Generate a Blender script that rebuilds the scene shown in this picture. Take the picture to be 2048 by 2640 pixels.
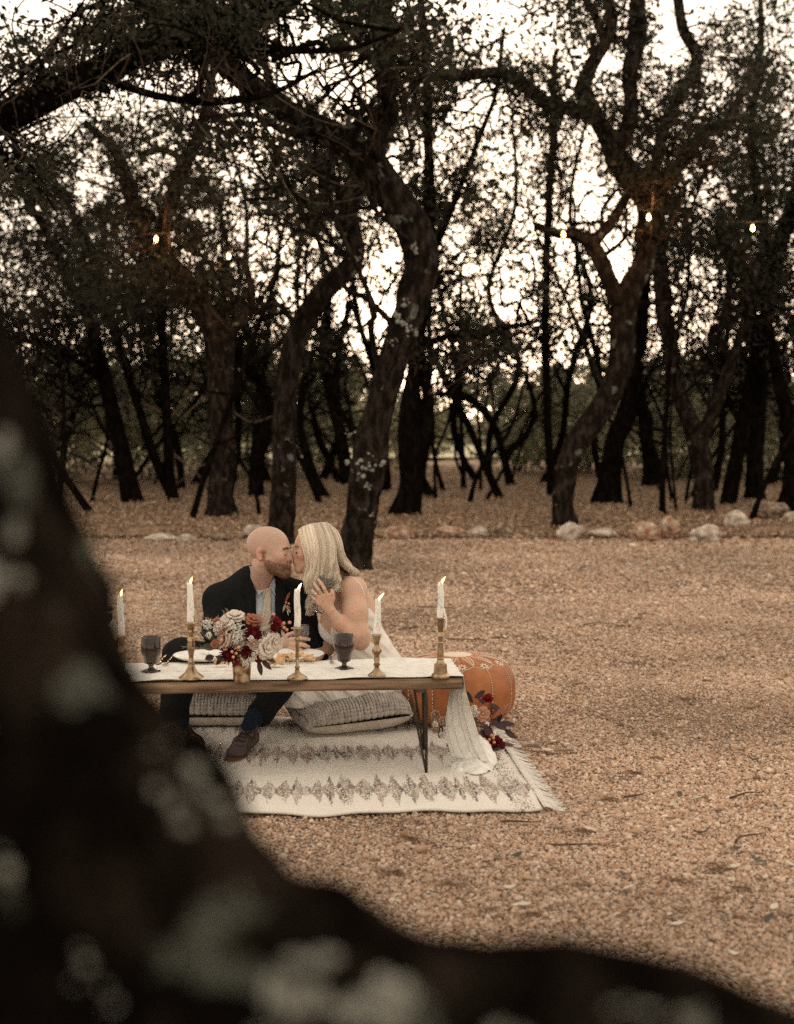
import bpy, math, random
import numpy as np
from mathutils import Vector, Matrix
R = math.radians
SC = bpy.context.scene
for _o in list(bpy.data.objects):
    bpy.data.objects.remove(_o)

# ------------------------------------------------------------------ camera
CAM_H, PITCH, FPX = 1.53, R(3.43), 3667.0
cam = bpy.data.cameras.new('camera')
cam.lens = 50.0; cam.sensor_width = 36.0; cam.sensor_fit = 'AUTO'
cam.clip_start = 0.05; cam.clip_end = 900
cam.dof.use_dof = True; cam.dof.focus_distance = 6.85; cam.dof.aperture_fstop = 2.4
cam.dof.aperture_blades = 0
camo = bpy.data.objects.new('camera', cam)
SC.collection.objects.link(camo)
camo.location = (0, 0, CAM_H)
camo.rotation_euler = (R(90) - PITCH, 0, 0)
SC.camera = camo

# ------------------------------------------------------------------ sky, sun, exposure
SUN_EL, SUN_AZ = R(11.0), R(2.0)          # low sun behind the wood, a touch right of the view axis
w = bpy.data.worlds.new('World'); SC.world = w; w.use_nodes = True
nt = w.node_tree; nt.nodes.clear()
out = nt.nodes.new('ShaderNodeOutputWorld'); bg = nt.nodes.new('ShaderNodeBackground')
sky = nt.nodes.new('ShaderNodeTexSky'); sky.sky_type = 'NISHITA'; sky.sun_disc = False
sky.sun_elevation = SUN_EL; sky.sun_rotation = SUN_AZ
sky.air_density = 1.0; sky.dust_density = 1.0; sky.ozone_density = 0.6
hs = nt.nodes.new('ShaderNodeHueSaturation'); hs.inputs['Saturation'].default_value = 0.42
tint = nt.nodes.new('ShaderNodeMix'); tint.data_type = 'RGBA'; tint.blend_type = 'MULTIPLY'
tint.inputs[0].default_value = 1.0; tint.inputs[7].default_value = (1.0, 0.84, 0.68, 1)
nt.links.new(sky.outputs[0], hs.inputs['Color']); nt.links.new(hs.outputs[0], tint.inputs[6])
veil = nt.nodes.new('ShaderNodeMix'); veil.data_type = 'RGBA'; veil.inputs[0].default_value = 0.84      # thin even cloud over the clear-sky colour
veil.inputs[7].default_value = (3.05, 2.63, 2.16, 1)
nt.links.new(tint.outputs[2], veil.inputs[6]); nt.links.new(veil.outputs[2], bg.inputs[0]); nt.links.new(bg.outputs[0], out.inputs[0])
bg.inputs[1].default_value = 0.15
sl = bpy.data.lights.new('sun', 'SUN'); sl.energy = 0.5; sl.angle = R(12); sl.color = (1.0, 0.72, 0.48)
so = bpy.data.objects.new('sun', sl); SC.collection.objects.link(so)
_d = Vector((math.sin(SUN_AZ) * math.cos(SUN_EL), math.cos(SUN_AZ) * math.cos(SUN_EL), math.sin(SUN_EL)))
so.rotation_euler = _d.to_track_quat('Z', 'Y').to_euler(); so.location = (0, 60, 30)
vs = SC.view_settings
vs.view_transform = 'Standard'; vs.look = 'None'; vs.gamma = 1.0; vs.exposure = 1.62; vs.use_curve_mapping = False
SC.display_settings.display_device = 'sRGB'
SC.cycles.max_bounces = 10; SC.cycles.transmission_bounces = 10; SC.cycles.glossy_bounces = 3; SC.cycles.diffuse_bounces = 3; SC.cycles.transparent_max_bounces = 8
SC.cycles.use_denoising = False; SC.cycles.caustics_reflective = False; SC.cycles.caustics_refractive = False

# ------------------------------------------------------------------ helpers
rng = np.random.default_rng(7); random.seed(7)
COL = SC.collection
ORG = {}
_sp, _cp = math.sin(PITCH), math.cos(PITCH)
def at(px, py, Y):
    xc, yc = (px - 1024) / FPX, (1320 - py) / FPX
    t = Y / (yc * _sp + _cp)
    return np.array([xc * t, Y, CAM_H + (yc * _cp - _sp) * t])
def plane(px, py, z=0.0):
    xc, yc = (px - 1024) / FPX, (1320 - py) / FPX
    t = (z - CAM_H) / (yc * _cp - _sp)
    return np.array([xc * t, (yc * _sp + _cp) * t, z])
def proj(P):
    P = np.asarray(P, float); z = P[..., 2] - CAM_H
    d = P[..., 1] * _cp - z * _sp; u = P[..., 1] * _sp + z * _cp
    return 1024 + FPX * P[..., 0] / d, 1320 - FPX * u / d
def mpp(Y): return Y / FPX
def norm(v):
    v = np.asarray(v, float); return v / (np.linalg.norm(v) + 1e-12)
def hash3(ix, iy, iz, s):
    h = (ix.astype(np.int64) * 73856093) ^ (iy.astype(np.int64) * 19349663) ^ (iz.astype(np.int64) * 83492791) ^ (s * 2654435761)
    h = (h ^ (h >> 13)) * 1274126177 & 0x7fffffff
    h = (h ^ (h >> 16)) & 0xffff
    return h / 65535.0
def vnoise(P, scale=1.0, seed=0):
    P = np.asarray(P, float) * scale + 1000.0
    i = np.floor(P).astype(np.int64); f = P - i; f = f * f * (3 - 2 * f)
    x, y, z = i[..., 0], i[..., 1], i[..., 2]; r = 0
    for dx in (0, 1):
        for dy in (0, 1):
            for dz in (0, 1):
                wgt = (f[..., 0] if dx else 1 - f[..., 0]) * (f[..., 1] if dy else 1 - f[..., 1]) * (f[..., 2] if dz else 1 - f[..., 2])
                r = r + wgt * hash3(x + dx, y + dy, z + dz, seed)
    return r * 2 - 1
def fbm(P, scale=1.0, seed=0, o=3):
    return sum(vnoise(P, scale * 2 ** k, seed + k) / 2 ** k for k in range(o))

def mesh_data(name, V, F, mat=None, smooth=True, col=None, mats=None, midx=None):
    V = np.asarray(V, dtype=np.float32).reshape(-1, 3)
    me = bpy.data.meshes.new(name)
    if isinstance(F, np.ndarray) and F.ndim == 2:
        n, k = F.shape
        me.vertices.add(len(V)); me.vertices.foreach_set('co', V.ravel())
        me.loops.add(n * k); me.loops.foreach_set('vertex_index', F.astype(np.int32).ravel())
        me.polygons.add(n); me.polygons.foreach_set('loop_start', np.arange(0, n * k, k, dtype=np.int32))
        me.update(calc_edges=True)
    else:
        me.from_pydata(V.tolist(), [], [tuple(map(int, f)) for f in F]); me.update()
    if smooth: me.polygons.foreach_set('use_smooth', np.ones(len(me.polygons), dtype=bool))
    if col is not None:
        c = np.ones((len(V), 4), np.float32); c[:, :3] = np.asarray(col, np.float32)[:, :3]
        a = me.color_attributes.new('Col', 'FLOAT_COLOR', 'POINT'); a.data.foreach_set('color', c.ravel())
    for m in (mats or [mat]):
        if m: me.materials.append(m)
    if midx is not None: me.polygons.foreach_set('material_index', np.asarray(midx, np.int32))
    me.validate(verbose=False)
    return me
def tag(o, label=None, cat=None, group=None, kind=None):
    for k, v in (('label', label), ('category', cat), ('group', group), ('kind', kind)):
        if v: o[k] = v
    return o
def thing(name, label, cat, loc=(0, 0, 0), group=None):
    o = bpy.data.objects.new(name, None); COL.objects.link(o); o.location = tuple(map(float, loc)); o.empty_display_size = 0.05
    ORG[o.name] = np.array(loc, float); return tag(o, label, cat, group)
def part(root, name, V, F, mat, smooth=True, col=None, kind=None, label=None, **k):
    """a child mesh; V in world coordinates"""
    loc = ORG[root.name]
    me = mesh_data(name, np.asarray(V, float) - loc, F, mat, smooth, col, **k)
    o = bpy.data.objects.new(name, me); COL.objects.link(o); o.parent = root
    ORG[o.name] = loc; return tag(o, label=label, kind=kind)
def solo(name, V, F, mat, loc, label=None, cat=None, group=None, kind=None, smooth=True, col=None, **k):
    loc = np.asarray(loc, float)
    me = mesh_data(name, np.asarray(V, float) - loc, F, mat, smooth, col, **k)
    o = bpy.data.objects.new(name, me); COL.objects.link(o); o.location = tuple(map(float, loc))
    ORG[o.name] = loc; return tag(o, label, cat, group, kind)
def inst(name, me, parent, M):
    o = bpy.data.objects.new(name, me); COL.objects.link(o); o.parent = parent; o.matrix_basis = M
    return o
class MB:
    def __init__(s): s.V, s.F, s.C, s.n = [], [], [], 0
    def add(s, V, F, c=None):
        V = np.asarray(V, float).reshape(-1, 3)
        s.V.append(V); s.F += [tuple(int(i) + s.n for i in f) for f in F]; s.n += len(V)
        s.C.append(np.tile(np.asarray(c if c is not None else (1, 1, 1), float), (len(V), 1)) if np.ndim(c) < 2 else c)
        return s
    def get(s): return np.concatenate(s.V), s.F
    def col(s): return np.concatenate(s.C)
def box(c, s, rot=None):
    v = np.array([[x, y, z] for x in (-1, 1) for y in (-1, 1) for z in (-1, 1)], float) * np.array(s) / 2
    if rot is not None: v = v @ np.asarray(rot).T
    return v + np.array(c), [(0, 1, 3, 2), (4, 6, 7, 5), (0, 4, 5, 1), (2, 3, 7, 6), (0, 2, 6, 4), (1, 5, 7, 3)]
def frames(P):
    P = np.asarray(P, float); T = np.gradient(P, axis=0); T /= (np.linalg.norm(T, axis=1, keepdims=True) + 1e-12)
    ref = np.array([0, 1, 0]) if abs(T[0][1]) < 0.9 else np.array([1, 0, 0])
    n = norm(np.cross(T[0], ref)); N = [n]
    for i in range(1, len(P)):
        n = n - T[i] * np.dot(n, T[i]); n = norm(n); N.append(n)
    N = np.array(N); return T, N, np.cross(T, N)
def tube(P, r, seg=8, cap=True, rfun=None):
    P = np.asarray(P, float); r = np.broadcast_to(np.asarray(r, float), (len(P),)); T, N, B = frames(P)
    a = np.linspace(0, 2 * np.pi, seg, endpoint=False)
    rr = np.repeat(r[:, None], seg, 1)
    if rfun is not None: rr = rr * rfun(P, a)
    V = P[:, None] + rr[..., None] * (np.cos(a)[None, :, None] * N[:, None] + np.sin(a)[None, :, None] * B[:, None])
    n = len(P); i = np.arange(n - 1)[:, None] * seg; j = np.arange(seg)[None]; j2 = (j + 1) % seg
    F = np.stack([i + j, i + j2, i + seg + j2, i + seg + j], -1).reshape(-1, 4)
    F = [tuple(f) for f in F]
    V = V.reshape(-1, 3)
    if cap: F += [tuple(range(seg))[::-1], tuple(range((n - 1) * seg, n * seg))]
    return V, F
def smooth_path(P, n, k=3):
    """Catmull-Rom resample of rows (any number of columns)"""
    P = np.asarray(P, float); Q = np.vstack([2 * P[0] - P[1], P, 2 * P[-1] - P[-2]]); m = len(P) - 1
    u = np.linspace(0, m, n); i = np.minimum(u.astype(int), m - 1); t = (u - i)[:, None]
    a, b, c, d = Q[i], Q[i + 1], Q[i + 2], Q[i + 3]
    return 0.5 * (2 * b + (c - a) * t + (2 * a - 5 * b + 4 * c - d) * t ** 2 + (3 * b - a - 3 * c + d) * t ** 3)
def lathe(prof, c=(0, 0, 0), seg=24, axis=None, cap=True):
    prof = np.asarray(prof, float); a = np.linspace(0, 2 * np.pi, seg, endpoint=False); n = len(prof)
    V = np.stack([prof[:, 0:1] * np.cos(a), prof[:, 0:1] * np.sin(a), np.repeat(prof[:, 1:2], seg, 1)], -1).reshape(-1, 3)
    if axis is not None: V = V @ np.array(Vector(axis).to_track_quat('Z', 'Y').to_matrix()).T
    V = V + np.array(c); F = []
    for i in range(n - 1):
        for j in range(seg):
            k = (j + 1) % seg; F.append((i * seg + j, i * seg + k, (i + 1) * seg + k, (i + 1) * seg + j))
    if cap: F += [tuple(range(seg))[::-1], tuple(range((n - 1) * seg, n * seg))]
    return V, F
def ball(c, r, seg=10, ring=7, rot=None):
    r = np.broadcast_to(np.asarray(r, float), (3,)); th = np.linspace(0, np.pi, ring + 1)[1:-1]; a = np.linspace(0, 2 * np.pi, seg, endpoint=False)
    V = [[0, 0, 1]] + [[math.sin(t) * math.cos(b), math.sin(t) * math.sin(b), math.cos(t)] for t in th for b in a] + [[0, 0, -1]]
    V = np.array(V) * r
    if rot is not None: V = V @ np.asarray(rot).T
    F = []; m = len(th)
    for j in range(seg):
        k = (j + 1) % seg; F.append((0, 1 + j, 1 + k)); F.append((1 + (m - 1) * seg + k, 1 + (m - 1) * seg + j, 1 + m * seg))
        for i in range(m - 1):
            F.append((1 + i * seg + j, 1 + (i + 1) * seg + j, 1 + (i + 1) * seg + k, 1 + i * seg + k))
    return V + np.array(c), F
def grid_faces(n, m, wrap=False):
    i = np.arange(n - 1)[:, None]; j = np.arange(m if wrap else m - 1)[None]; j2 = (j + 1) % m
    return np.stack([i * m + j, i * m + j2, (i + 1) * m + j2, (i + 1) * m + j], -1).reshape(-1, 4)
def sheet(G, th=0.0):
    """grid of points (n,m,3) -> mesh, thickened by th along its normals"""
    G = np.asarray(G, float); n, m, _ = G.shape; F = grid_faces(n, m); V = G.reshape(-1, 3)
    if th:
        du = np.gradient(G, axis=0); dv = np.gradient(G, axis=1); N = np.cross(du, dv); N /= (np.linalg.norm(N, axis=2, keepdims=True) + 1e-12)
        V = np.vstack([V, (G - N * th).reshape(-1, 3)]); o = n * m
        F = np.vstack([F, F[:, ::-1] + o]); E = []
        for i in range(n - 1): E += [(i * m, (i + 1) * m, (i + 1) * m + o, i * m + o), ((i + 1) * m + m - 1, i * m + m - 1, i * m + m - 1 + o, (i + 1) * m + m - 1 + o)]
        for j in range(m - 1): E += [(j + 1, j, j + o, j + 1 + o), ((n - 1) * m + j, (n - 1) * m + j + 1, (n - 1) * m + j + 1 + o, (n - 1) * m + j + o)]
        F = np.vstack([F, np.array(E)])
    return V, F

# ------------------------------------------------------------------ materials
def mat(name, c1, c2=None, scale=8.0, rough=0.8, bump=None, metal=0.0, vcol=False, sss=0.0, trans=0.0, ior=1.45, stretch=None,
        emit=None, spec=0.4, detail=4.0, fac=(0.35, 0.65), sheen=0.0, transl=0.0, coord='Object', inst_col=False):
    m = bpy.data.materials.new(name); m.use_nodes = True; n = m.node_tree; b = n.nodes['Principled BSDF']; L = n.links.new
    b.inputs['Roughness'].default_value = rough; b.inputs['Metallic'].default_value = metal; b.inputs['IOR'].default_value = ior
    b.inputs['Specular IOR Level'].default_value = spec if (rough < .6 or metal or trans) else 0.06
    b.inputs['Base Color'].default_value = (*c1, 1)
    tc = n.nodes.new('ShaderNodeTexCoord'); vec = tc.outputs[coord]
    if stretch:
        mp = n.nodes.new('ShaderNodeMapping'); mp.inputs['Scale'].default_value = stretch; L(vec, mp.inputs[0]); vec = mp.outputs[0]
    colout = None
    if c2 is not None:
        no = n.nodes.new('ShaderNodeTexNoise'); no.inputs['Scale'].default_value = scale; no.inputs['Detail'].default_value = detail; L(vec, no.inputs['Vector'])
        cr = n.nodes.new('ShaderNodeValToRGB'); cr.color_ramp.elements[0].position, cr.color_ramp.elements[1].position = fac
        cr.color_ramp.elements[0].color = (*c1, 1); cr.color_ramp.elements[1].color = (*c2, 1); L(no.outputs['Fac'], cr.inputs[0]); colout = cr.outputs[0]
    if vcol or inst_col:
        at_ = n.nodes.new('ShaderNodeAttribute'); at_.attribute_name = 'Col'
        if inst_col: at_.attribute_type = 'INSTANCER'
        if colout is None: colout = at_.outputs['Color']
        else:
            mx = n.nodes.new('ShaderNodeMix'); mx.data_type = 'RGBA'; mx.blend_type = 'MULTIPLY'; mx.inputs[0].default_value = 1
            L(colout, mx.inputs[6]); L(at_.outputs['Color'], mx.inputs[7]); colout = mx.outputs[2]
    if colout is not None: L(colout, b.inputs['Base Color'])
    if bump:
        nb = n.nodes.new('ShaderNodeTexNoise'); nb.inputs['Scale'].default_value = bump[0]; nb.inputs['Detail'].default_value = 5; L(vec, nb.inputs['Vector'])
        bp = n.nodes.new('ShaderNodeBump'); bp.inputs['Strength'].default_value = bump[1]; bp.inputs['Distance'].default_value = bump[2] if len(bump) > 2 else 0.01
        L(nb.outputs['Fac'], bp.inputs['Height']); L(bp.outputs[0], b.inputs['Normal'])
    if sss: b.inputs['Subsurface Weight'].default_value = sss; b.inputs['Subsurface Radius'].default_value = (1.0, 0.35, 0.2); b.inputs['Subsurface Scale'].default_value = 0.008
    if trans: b.inputs['Transmission Weight'].default_value = trans
    if sheen: b.inputs['Sheen Weight'].default_value = sheen
    if emit: b.inputs['Emission Color'].default_value = (*emit[0], 1); b.inputs['Emission Strength'].default_value = emit[1]
    if transl:
        tr = n.nodes.new('ShaderNodeBsdfTranslucent'); ms = n.nodes.new('ShaderNodeMixShader'); ms.inputs[0].default_value = transl
        if colout is not None: L(colout, tr.inputs[0])
        else: tr.inputs[0].default_value = (*c1, 1)
        L(b.outputs[0], ms.inputs[1]); L(tr.outputs[0], ms.inputs[2]); L(ms.outputs[0], n.nodes['Material Output'].inputs[0])
    return m

# ------------------------------------------------------------------ implicit surfaces (figures, cloth, cushions)
class Field:
    def __init__(s, lo, hi, h):
        s.lo = np.array(lo, float); s.h = h; s.n = np.ceil((np.array(hi) - s.lo) / h).astype(int) + 1
        s.f = np.full(tuple(s.n), 0.5, np.float32)
    def sub(s, lo, hi):
        a = np.clip(np.floor((np.array(lo) - s.lo) / s.h).astype(int), 0, s.n); b = np.clip(np.ceil((np.array(hi) - s.lo) / s.h).astype(int) + 1, 0, s.n)
        sl_ = tuple(slice(i, j) for i, j in zip(a, b))
        ax = [s.lo[k] + s.h * np.arange(a[k], b[k]) for k in range(3)]
        P = np.stack(np.meshgrid(*ax, indexing='ij'), -1).astype(np.float32)
        return sl_, P
    def comb(s, sl_, d, k, op='add'):
        f = s.f[sl_]
        if f.size == 0: return
        if op == 'add':
            if k > 0: hh = np.clip(0.5 + 0.5 * (d - f) / k, 0, 1); s.f[sl_] = d * (1 - hh) + f * hh - k * hh * (1 - hh)
            else: s.f[sl_] = np.minimum(f, d)
        else:
            if k > 0: hh = np.clip(0.5 - 0.5 * (f + d) / k, 0, 1); s.f[sl_] = f * (1 - hh) - d * hh + k * hh * (1 - hh)
            else: s.f[sl_] = np.maximum(f, -d)
    def rc(s, a, b, ra, rb, k=0.02, op='add'):
        a = np.asarray(a, np.float32); b = np.asarray(b, np.float32); m = max(ra, rb) + k + 0.012
        sl_, P = s.sub(np.minimum(a, b) - m, np.maximum(a, b) + m); ab = b - a; L = float(ab @ ab) + 1e-9
        t = np.clip(((P - a) @ ab) / L, 0, 1); d = np.linalg.norm(P - a - t[..., None] * ab, axis=-1) - (ra + (rb - ra) * t)
        s.comb(sl_, d.astype(np.float32), k, op)
    def ell(s, c, r, rot=None, k=0.02, op='add'):
        c = np.asarray(c, np.float32); r = np.asarray(r, np.float32); m = max(r) + k + 0.012
        sl_, P = s.sub(c - m, c + m); Q = P - c
        if rot is not None: Q = Q @ np.asarray(rot, np.float32)
        k0 = np.linalg.norm(Q / r, axis=-1); k1 = np.linalg.norm(Q / (r * r), axis=-1) + 1e-9
        d = np.where(k0 < 1e-3, -min(r), k0 * (k0 - 1) / k1)
        s.comb(sl_, d.astype(np.float32), k, op)
    def chain(s, pts, k=0.02, op='add'):
        """pts: list of (xyz, r)"""
        for (a, ra), (b, rb) in zip(pts[:-1], pts[1:]): s.rc(a, b, ra, rb, k, op)
    def pts(s):
        ax = [s.lo[k] + s.h * np.arange(s.n[k]) for k in range(3)]
        return np.stack(np.meshgrid(*ax, indexing='ij'), -1).astype(np.float32)
    def mesh(s):
        f = s.f; n = np.array(f.shape); ins = f < 0
        c = np.zeros(n - 1, np.uint8)
        for d in np.ndindex(2, 2, 2): c += ins[d[0]:n[0] - 1 + d[0], d[1]:n[1] - 1 + d[1], d[2]:n[2] - 1 + d[2]]
        act = (c > 0) & (c < 8); I = np.argwhere(act); idx = -np.ones(n - 1, np.int64); idx[act] = np.arange(len(I))
        acc = np.zeros((len(I), 3)); cnt = np.zeros(len(I))
        for ax in range(3):
            o1, o2 = [q for q in range(3) if q != ax]
            for u in (0, 1):
                for v in (0, 1):
                    A = I.copy(); A[:, o1] += u; A[:, o2] += v; B = A.copy(); B[:, ax] += 1
                    fa = f[tuple(A.T)]; fb = f[tuple(B.T)]; x = (fa < 0) != (fb < 0)
                    t = np.where(x, fa / (fa - fb + 1e-12), 0); p = A.astype(float); p[:, ax] += t
                    acc[x] += p[x]; cnt[x] += 1
        V = s.lo + s.h * acc / np.maximum(cnt, 1)[:, None]; Q = []
        for ax in range(3):
            o1, o2 = [(1, 2), (2, 0), (0, 1)][ax]
            a = np.take(ins, range(n[ax] - 1), ax); b = np.take(ins, range(1, n[ax]), ax); E = np.argwhere(a != b)
            E = E[(E[:, o1] > 0) & (E[:, o2] > 0) & (E[:, o1] < n[o1] - 1) & (E[:, o2] < n[o2] - 1)]
            q = []
            for (u, v) in ((0, 0), (1, 0), (1, 1), (0, 1)):
                C = E.copy(); C[:, o1] -= u; C[:, o2] -= v; q.append(idx[tuple(C.T)])
            q = np.stack(q, 1); fl = ~ins[tuple(E.T)]; q[fl] = q[fl][:, ::-1]; Q.append(q)
        return V, np.concatenate(Q)
def poly_sd(x, y, poly):
    """signed distance (negative inside) to a 2D polygon"""
    p = np.asarray(poly, float); d = np.full(x.shape, 1e9); s_ = np.ones(x.shape)
    for i in range(len(p)):
        a, b = p[i], p[i - 1]; ex, ey = b - a; wx, wy = x - a[0], y - a[1]
        t = np.clip((wx * ex + wy * ey) / (ex * ex + ey * ey + 1e-12), 0, 1); d = np.minimum(d, (wx - ex * t) ** 2 + (wy - ey * t) ** 2)
        c1, c2, c3 = y >= a[1], y < b[1], ex * wy > ey * wx
        s_ = np.where((c1 & c2 & c3) | (~c1 & ~c2 & ~c3), -s_, s_)
    return s_ * np.sqrt(d)

# ================================================================== SETTING: ground, forest floor, meadow
M_ground = mat('gravel_ground', (0.10, 0.066, 0.046), (0.33, 0.245, 0.185), scale=55, rough=0.95, bump=(70, 0.9, 0.02), fac=(0.36, 0.6), detail=6)
V, F = sheet(np.stack(np.meshgrid(np.array([-500, -120, -40, -15, -6, 0, 6, 15, 40, 120, 500.]), np.array([-500, -60, -5, 2, 6, 10, 15, 20, 30, 60, 200, 500.]), [0.0], indexing='ij'), -1)[:, :, 0])
solo('ground', V, F, M_ground, (0, 0, 0), kind='structure')

M_floor = mat('leaf_litter_soil', (0.12, 0.08, 0.052), (0.36, 0.255, 0.175), scale=9, rough=0.95, bump=(30, 1.0, 0.04), fac=(0.3, 0.65), detail=8)
xs = np.linspace(-26, 26, 130); ys = np.concatenate([np.linspace(0, 6, 30), np.linspace(6.5, 45, 50)])
edge = 19.3 + 0.5 * vnoise(np.stack([xs * 0.5, xs * 0, xs * 0], -1)) + 0.35 * vnoise(np.stack([xs * 2.1, xs * 0, xs * 0], -1), seed=3)
X = np.repeat(xs[:, None], len(ys), 1); Yg = edge[:, None] + ys[None]
Z = 0.012 + np.clip(ys / 1.5, 0, 1)[None] * (0.045 + 0.05 * fbm(np.stack([X, Yg, 0 * X], -1), 0.9, 5) + 0.02 * fbm(np.stack([X, Yg, 0 * X], -1), 4, 9)) - 0.02 * (ys[None] == 0)
V, F = sheet(np.stack([X, Yg, Z], -1)[:, ::1])
solo('forest_floor', V, F, M_floor, (0, 20, 0), kind='structure')
def floor_z(x, y):
    return 0.03 + 0.05 * float(fbm(np.array([x, y, 0.0]), 0.9, 5)) if y > 20.5 else 0.0

M_meadow = mat('meadow_grass', (0.40, 0.38, 0.24), (0.56, 0.52, 0.36), scale=0.6, rough=0.95, bump=(3, 0.8, 0.1))
V, F = sheet(np.stack(np.meshgrid(np.linspace(-120, 120, 40), np.linspace(62, 260, 40), [0.02], indexing='ij'), -1)[:, :, 0])
V[:, 2] += 0.12 * vnoise(V, 0.15, 4) + 0.1
solo('meadow', V, F, M_meadow, (0, 62, 0), kind='structure')

# ------------------------------------------------------------------ loose gravel (uncountable): instanced pebbles
def gn_scatter(name, P, rot, scl, colr, src, m, kind='stuff'):
    """one object: a vertex per piece, geometry nodes put the piece mesh there (attributes rot, scl, Col)"""
    me = bpy.data.meshes.new(name); n = len(P)
    me.vertices.add(n); me.vertices.foreach_set('co', P.astype(np.float32).ravel())
    a = me.attributes.new('rot', 'FLOAT_VECTOR', 'POINT'); a.data.foreach_set('vector', rot.astype(np.float32).ravel())
    a = me.attributes.new('scl', 'FLOAT_VECTOR', 'POINT'); a.data.foreach_set('vector', scl.astype(np.float32).ravel())
    a = me.attributes.new('Col', 'FLOAT_COLOR', 'POINT'); c = np.ones((n, 4), np.float32); c[:, :3] = colr; a.data.foreach_set('color', c.ravel())
    me.materials.append(m)
    o = bpy.data.objects.new(name, me); COL.objects.link(o); o['kind'] = kind
    g = bpy.data.node_groups.new(name + '_scatter', 'GeometryNodeTree')
    g.interface.new_socket('Geometry', in_out='INPUT', socket_type='NodeSocketGeometry'); g.interface.new_socket('Geometry', in_out='OUTPUT', socket_type='NodeSocketGeometry')
    N = g.nodes; L = g.links.new
    gi, go = N.new('NodeGroupInput'), N.new('NodeGroupOutput')
    iop = N.new('GeometryNodeInstanceOnPoints')
    def attr(nm, ty):
        q = N.new('GeometryNodeInputNamedAttribute'); q.data_type = ty; q.inputs[0].default_value = nm; return q.outputs[0]
    L(gi.outputs[0], iop.inputs['Points'])
    if src == 'pebble':
        ico = N.new('GeometryNodeMeshIcoSphere'); ico.inputs['Subdivisions'].default_value = 2; ico.inputs['Radius'].default_value = 1.0
        sp = N.new('GeometryNodeSetPosition'); nz = N.new('ShaderNodeTexNoise'); nz.inputs['Scale'].default_value = 0.9
        sb = N.new('ShaderNodeVectorMath'); sb.operation = 'SUBTRACT'; sb.inputs[1].default_value = (0.5, 0.5, 0.5)
        ms = N.new('ShaderNodeVectorMath'); ms.operation = 'SCALE'; ms.inputs['Scale'].default_value = 1.1
        L(nz.outputs['Color'], sb.inputs[0]); L(sb.outputs[0], ms.inputs[0]); L(ms.outputs[0], sp.inputs['Offset']); L(ico.outputs[0], sp.inputs['Geometry']); geo = sp.outputs[0]
    else:
        gr = N.new('GeometryNodeMeshGrid'); gr.inputs['Size X'].default_value = 2.0; gr.inputs['Size Y'].default_value = 0.9; gr.inputs['Vertices X'].default_value = 4; gr.inputs['Vertices Y'].default_value = 2
        sp = N.new('GeometryNodeSetPosition'); po = N.new('GeometryNodeInputPosition'); sx = N.new('ShaderNodeSeparateXYZ'); L(po.outputs[0], sx.inputs[0])
        sq = N.new('ShaderNodeMath'); sq.operation = 'MULTIPLY'; L(sx.outputs[0], sq.inputs[0]); L(sx.outputs[0], sq.inputs[1])
        zz = N.new('ShaderNodeMath'); zz.operation = 'MULTIPLY'; zz.inputs[1].default_value = 0.35; L(sq.outputs[0], zz.inputs[0])
        yy = N.new('ShaderNodeMath'); yy.operation = 'MULTIPLY'; L(sq.outputs[0], yy.inputs[0]); L(sx.outputs[1], yy.inputs[1])
        ym = N.new('ShaderNodeMath'); ym.operation = 'MULTIPLY'; ym.inputs[1].default_value = -0.9; L(yy.outputs[0], ym.inputs[0])
        cb = N.new('ShaderNodeCombineXYZ'); L(ym.outputs[0], cb.inputs[1]); L(zz.outputs[0], cb.inputs[2]); L(cb.outputs[0], sp.inputs['Offset']); L(gr.outputs[0], sp.inputs['Geometry']); geo = sp.outputs[0]
    sm = N.new('GeometryNodeSetMaterial'); sm.inputs['Material'].default_value = m; L(geo, sm.inputs['Geometry'])
    L(sm.outputs[0], iop.inputs['Instance'])
    er = N.new('FunctionNodeEulerToRotation'); L(attr('rot', 'FLOAT_VECTOR'), er.inputs[0]); L(er.outputs[0], iop.inputs['Rotation'])
    L(attr('scl', 'FLOAT_VECTOR'), iop.inputs['Scale'])
    L(iop.outputs[0], go.inputs[0])
    md = o.modifiers.new('scatter', 'NODES'); md.node_group = g
    return o
M_peb = mat('pebble', (0.9, 0.9, 0.9), rough=0.85, inst_col=True)
P = []
for (y0, y1, s_, dens) in ((3.4, 6.0, 0.0048, 14000), (6.0, 9.0, 0.0053, 9500), (9.0, 13.0, 0.0074, 3600), (13.0, 20.2, 0.011, 1100)):
    hw = 0.36 * y1 + 0.6; n = int((y1 - y0) * 2 * hw * dens)
    q = np.stack([rng.uniform(-hw, hw, n), rng.uniform(y0, y1, n), np.zeros(n), np.full(n, s_)], -1); P.append(q[np.abs(q[:, 0]) < 0.34 * q[:, 1] + 0.55])
P = np.concatenate(P)
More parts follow.
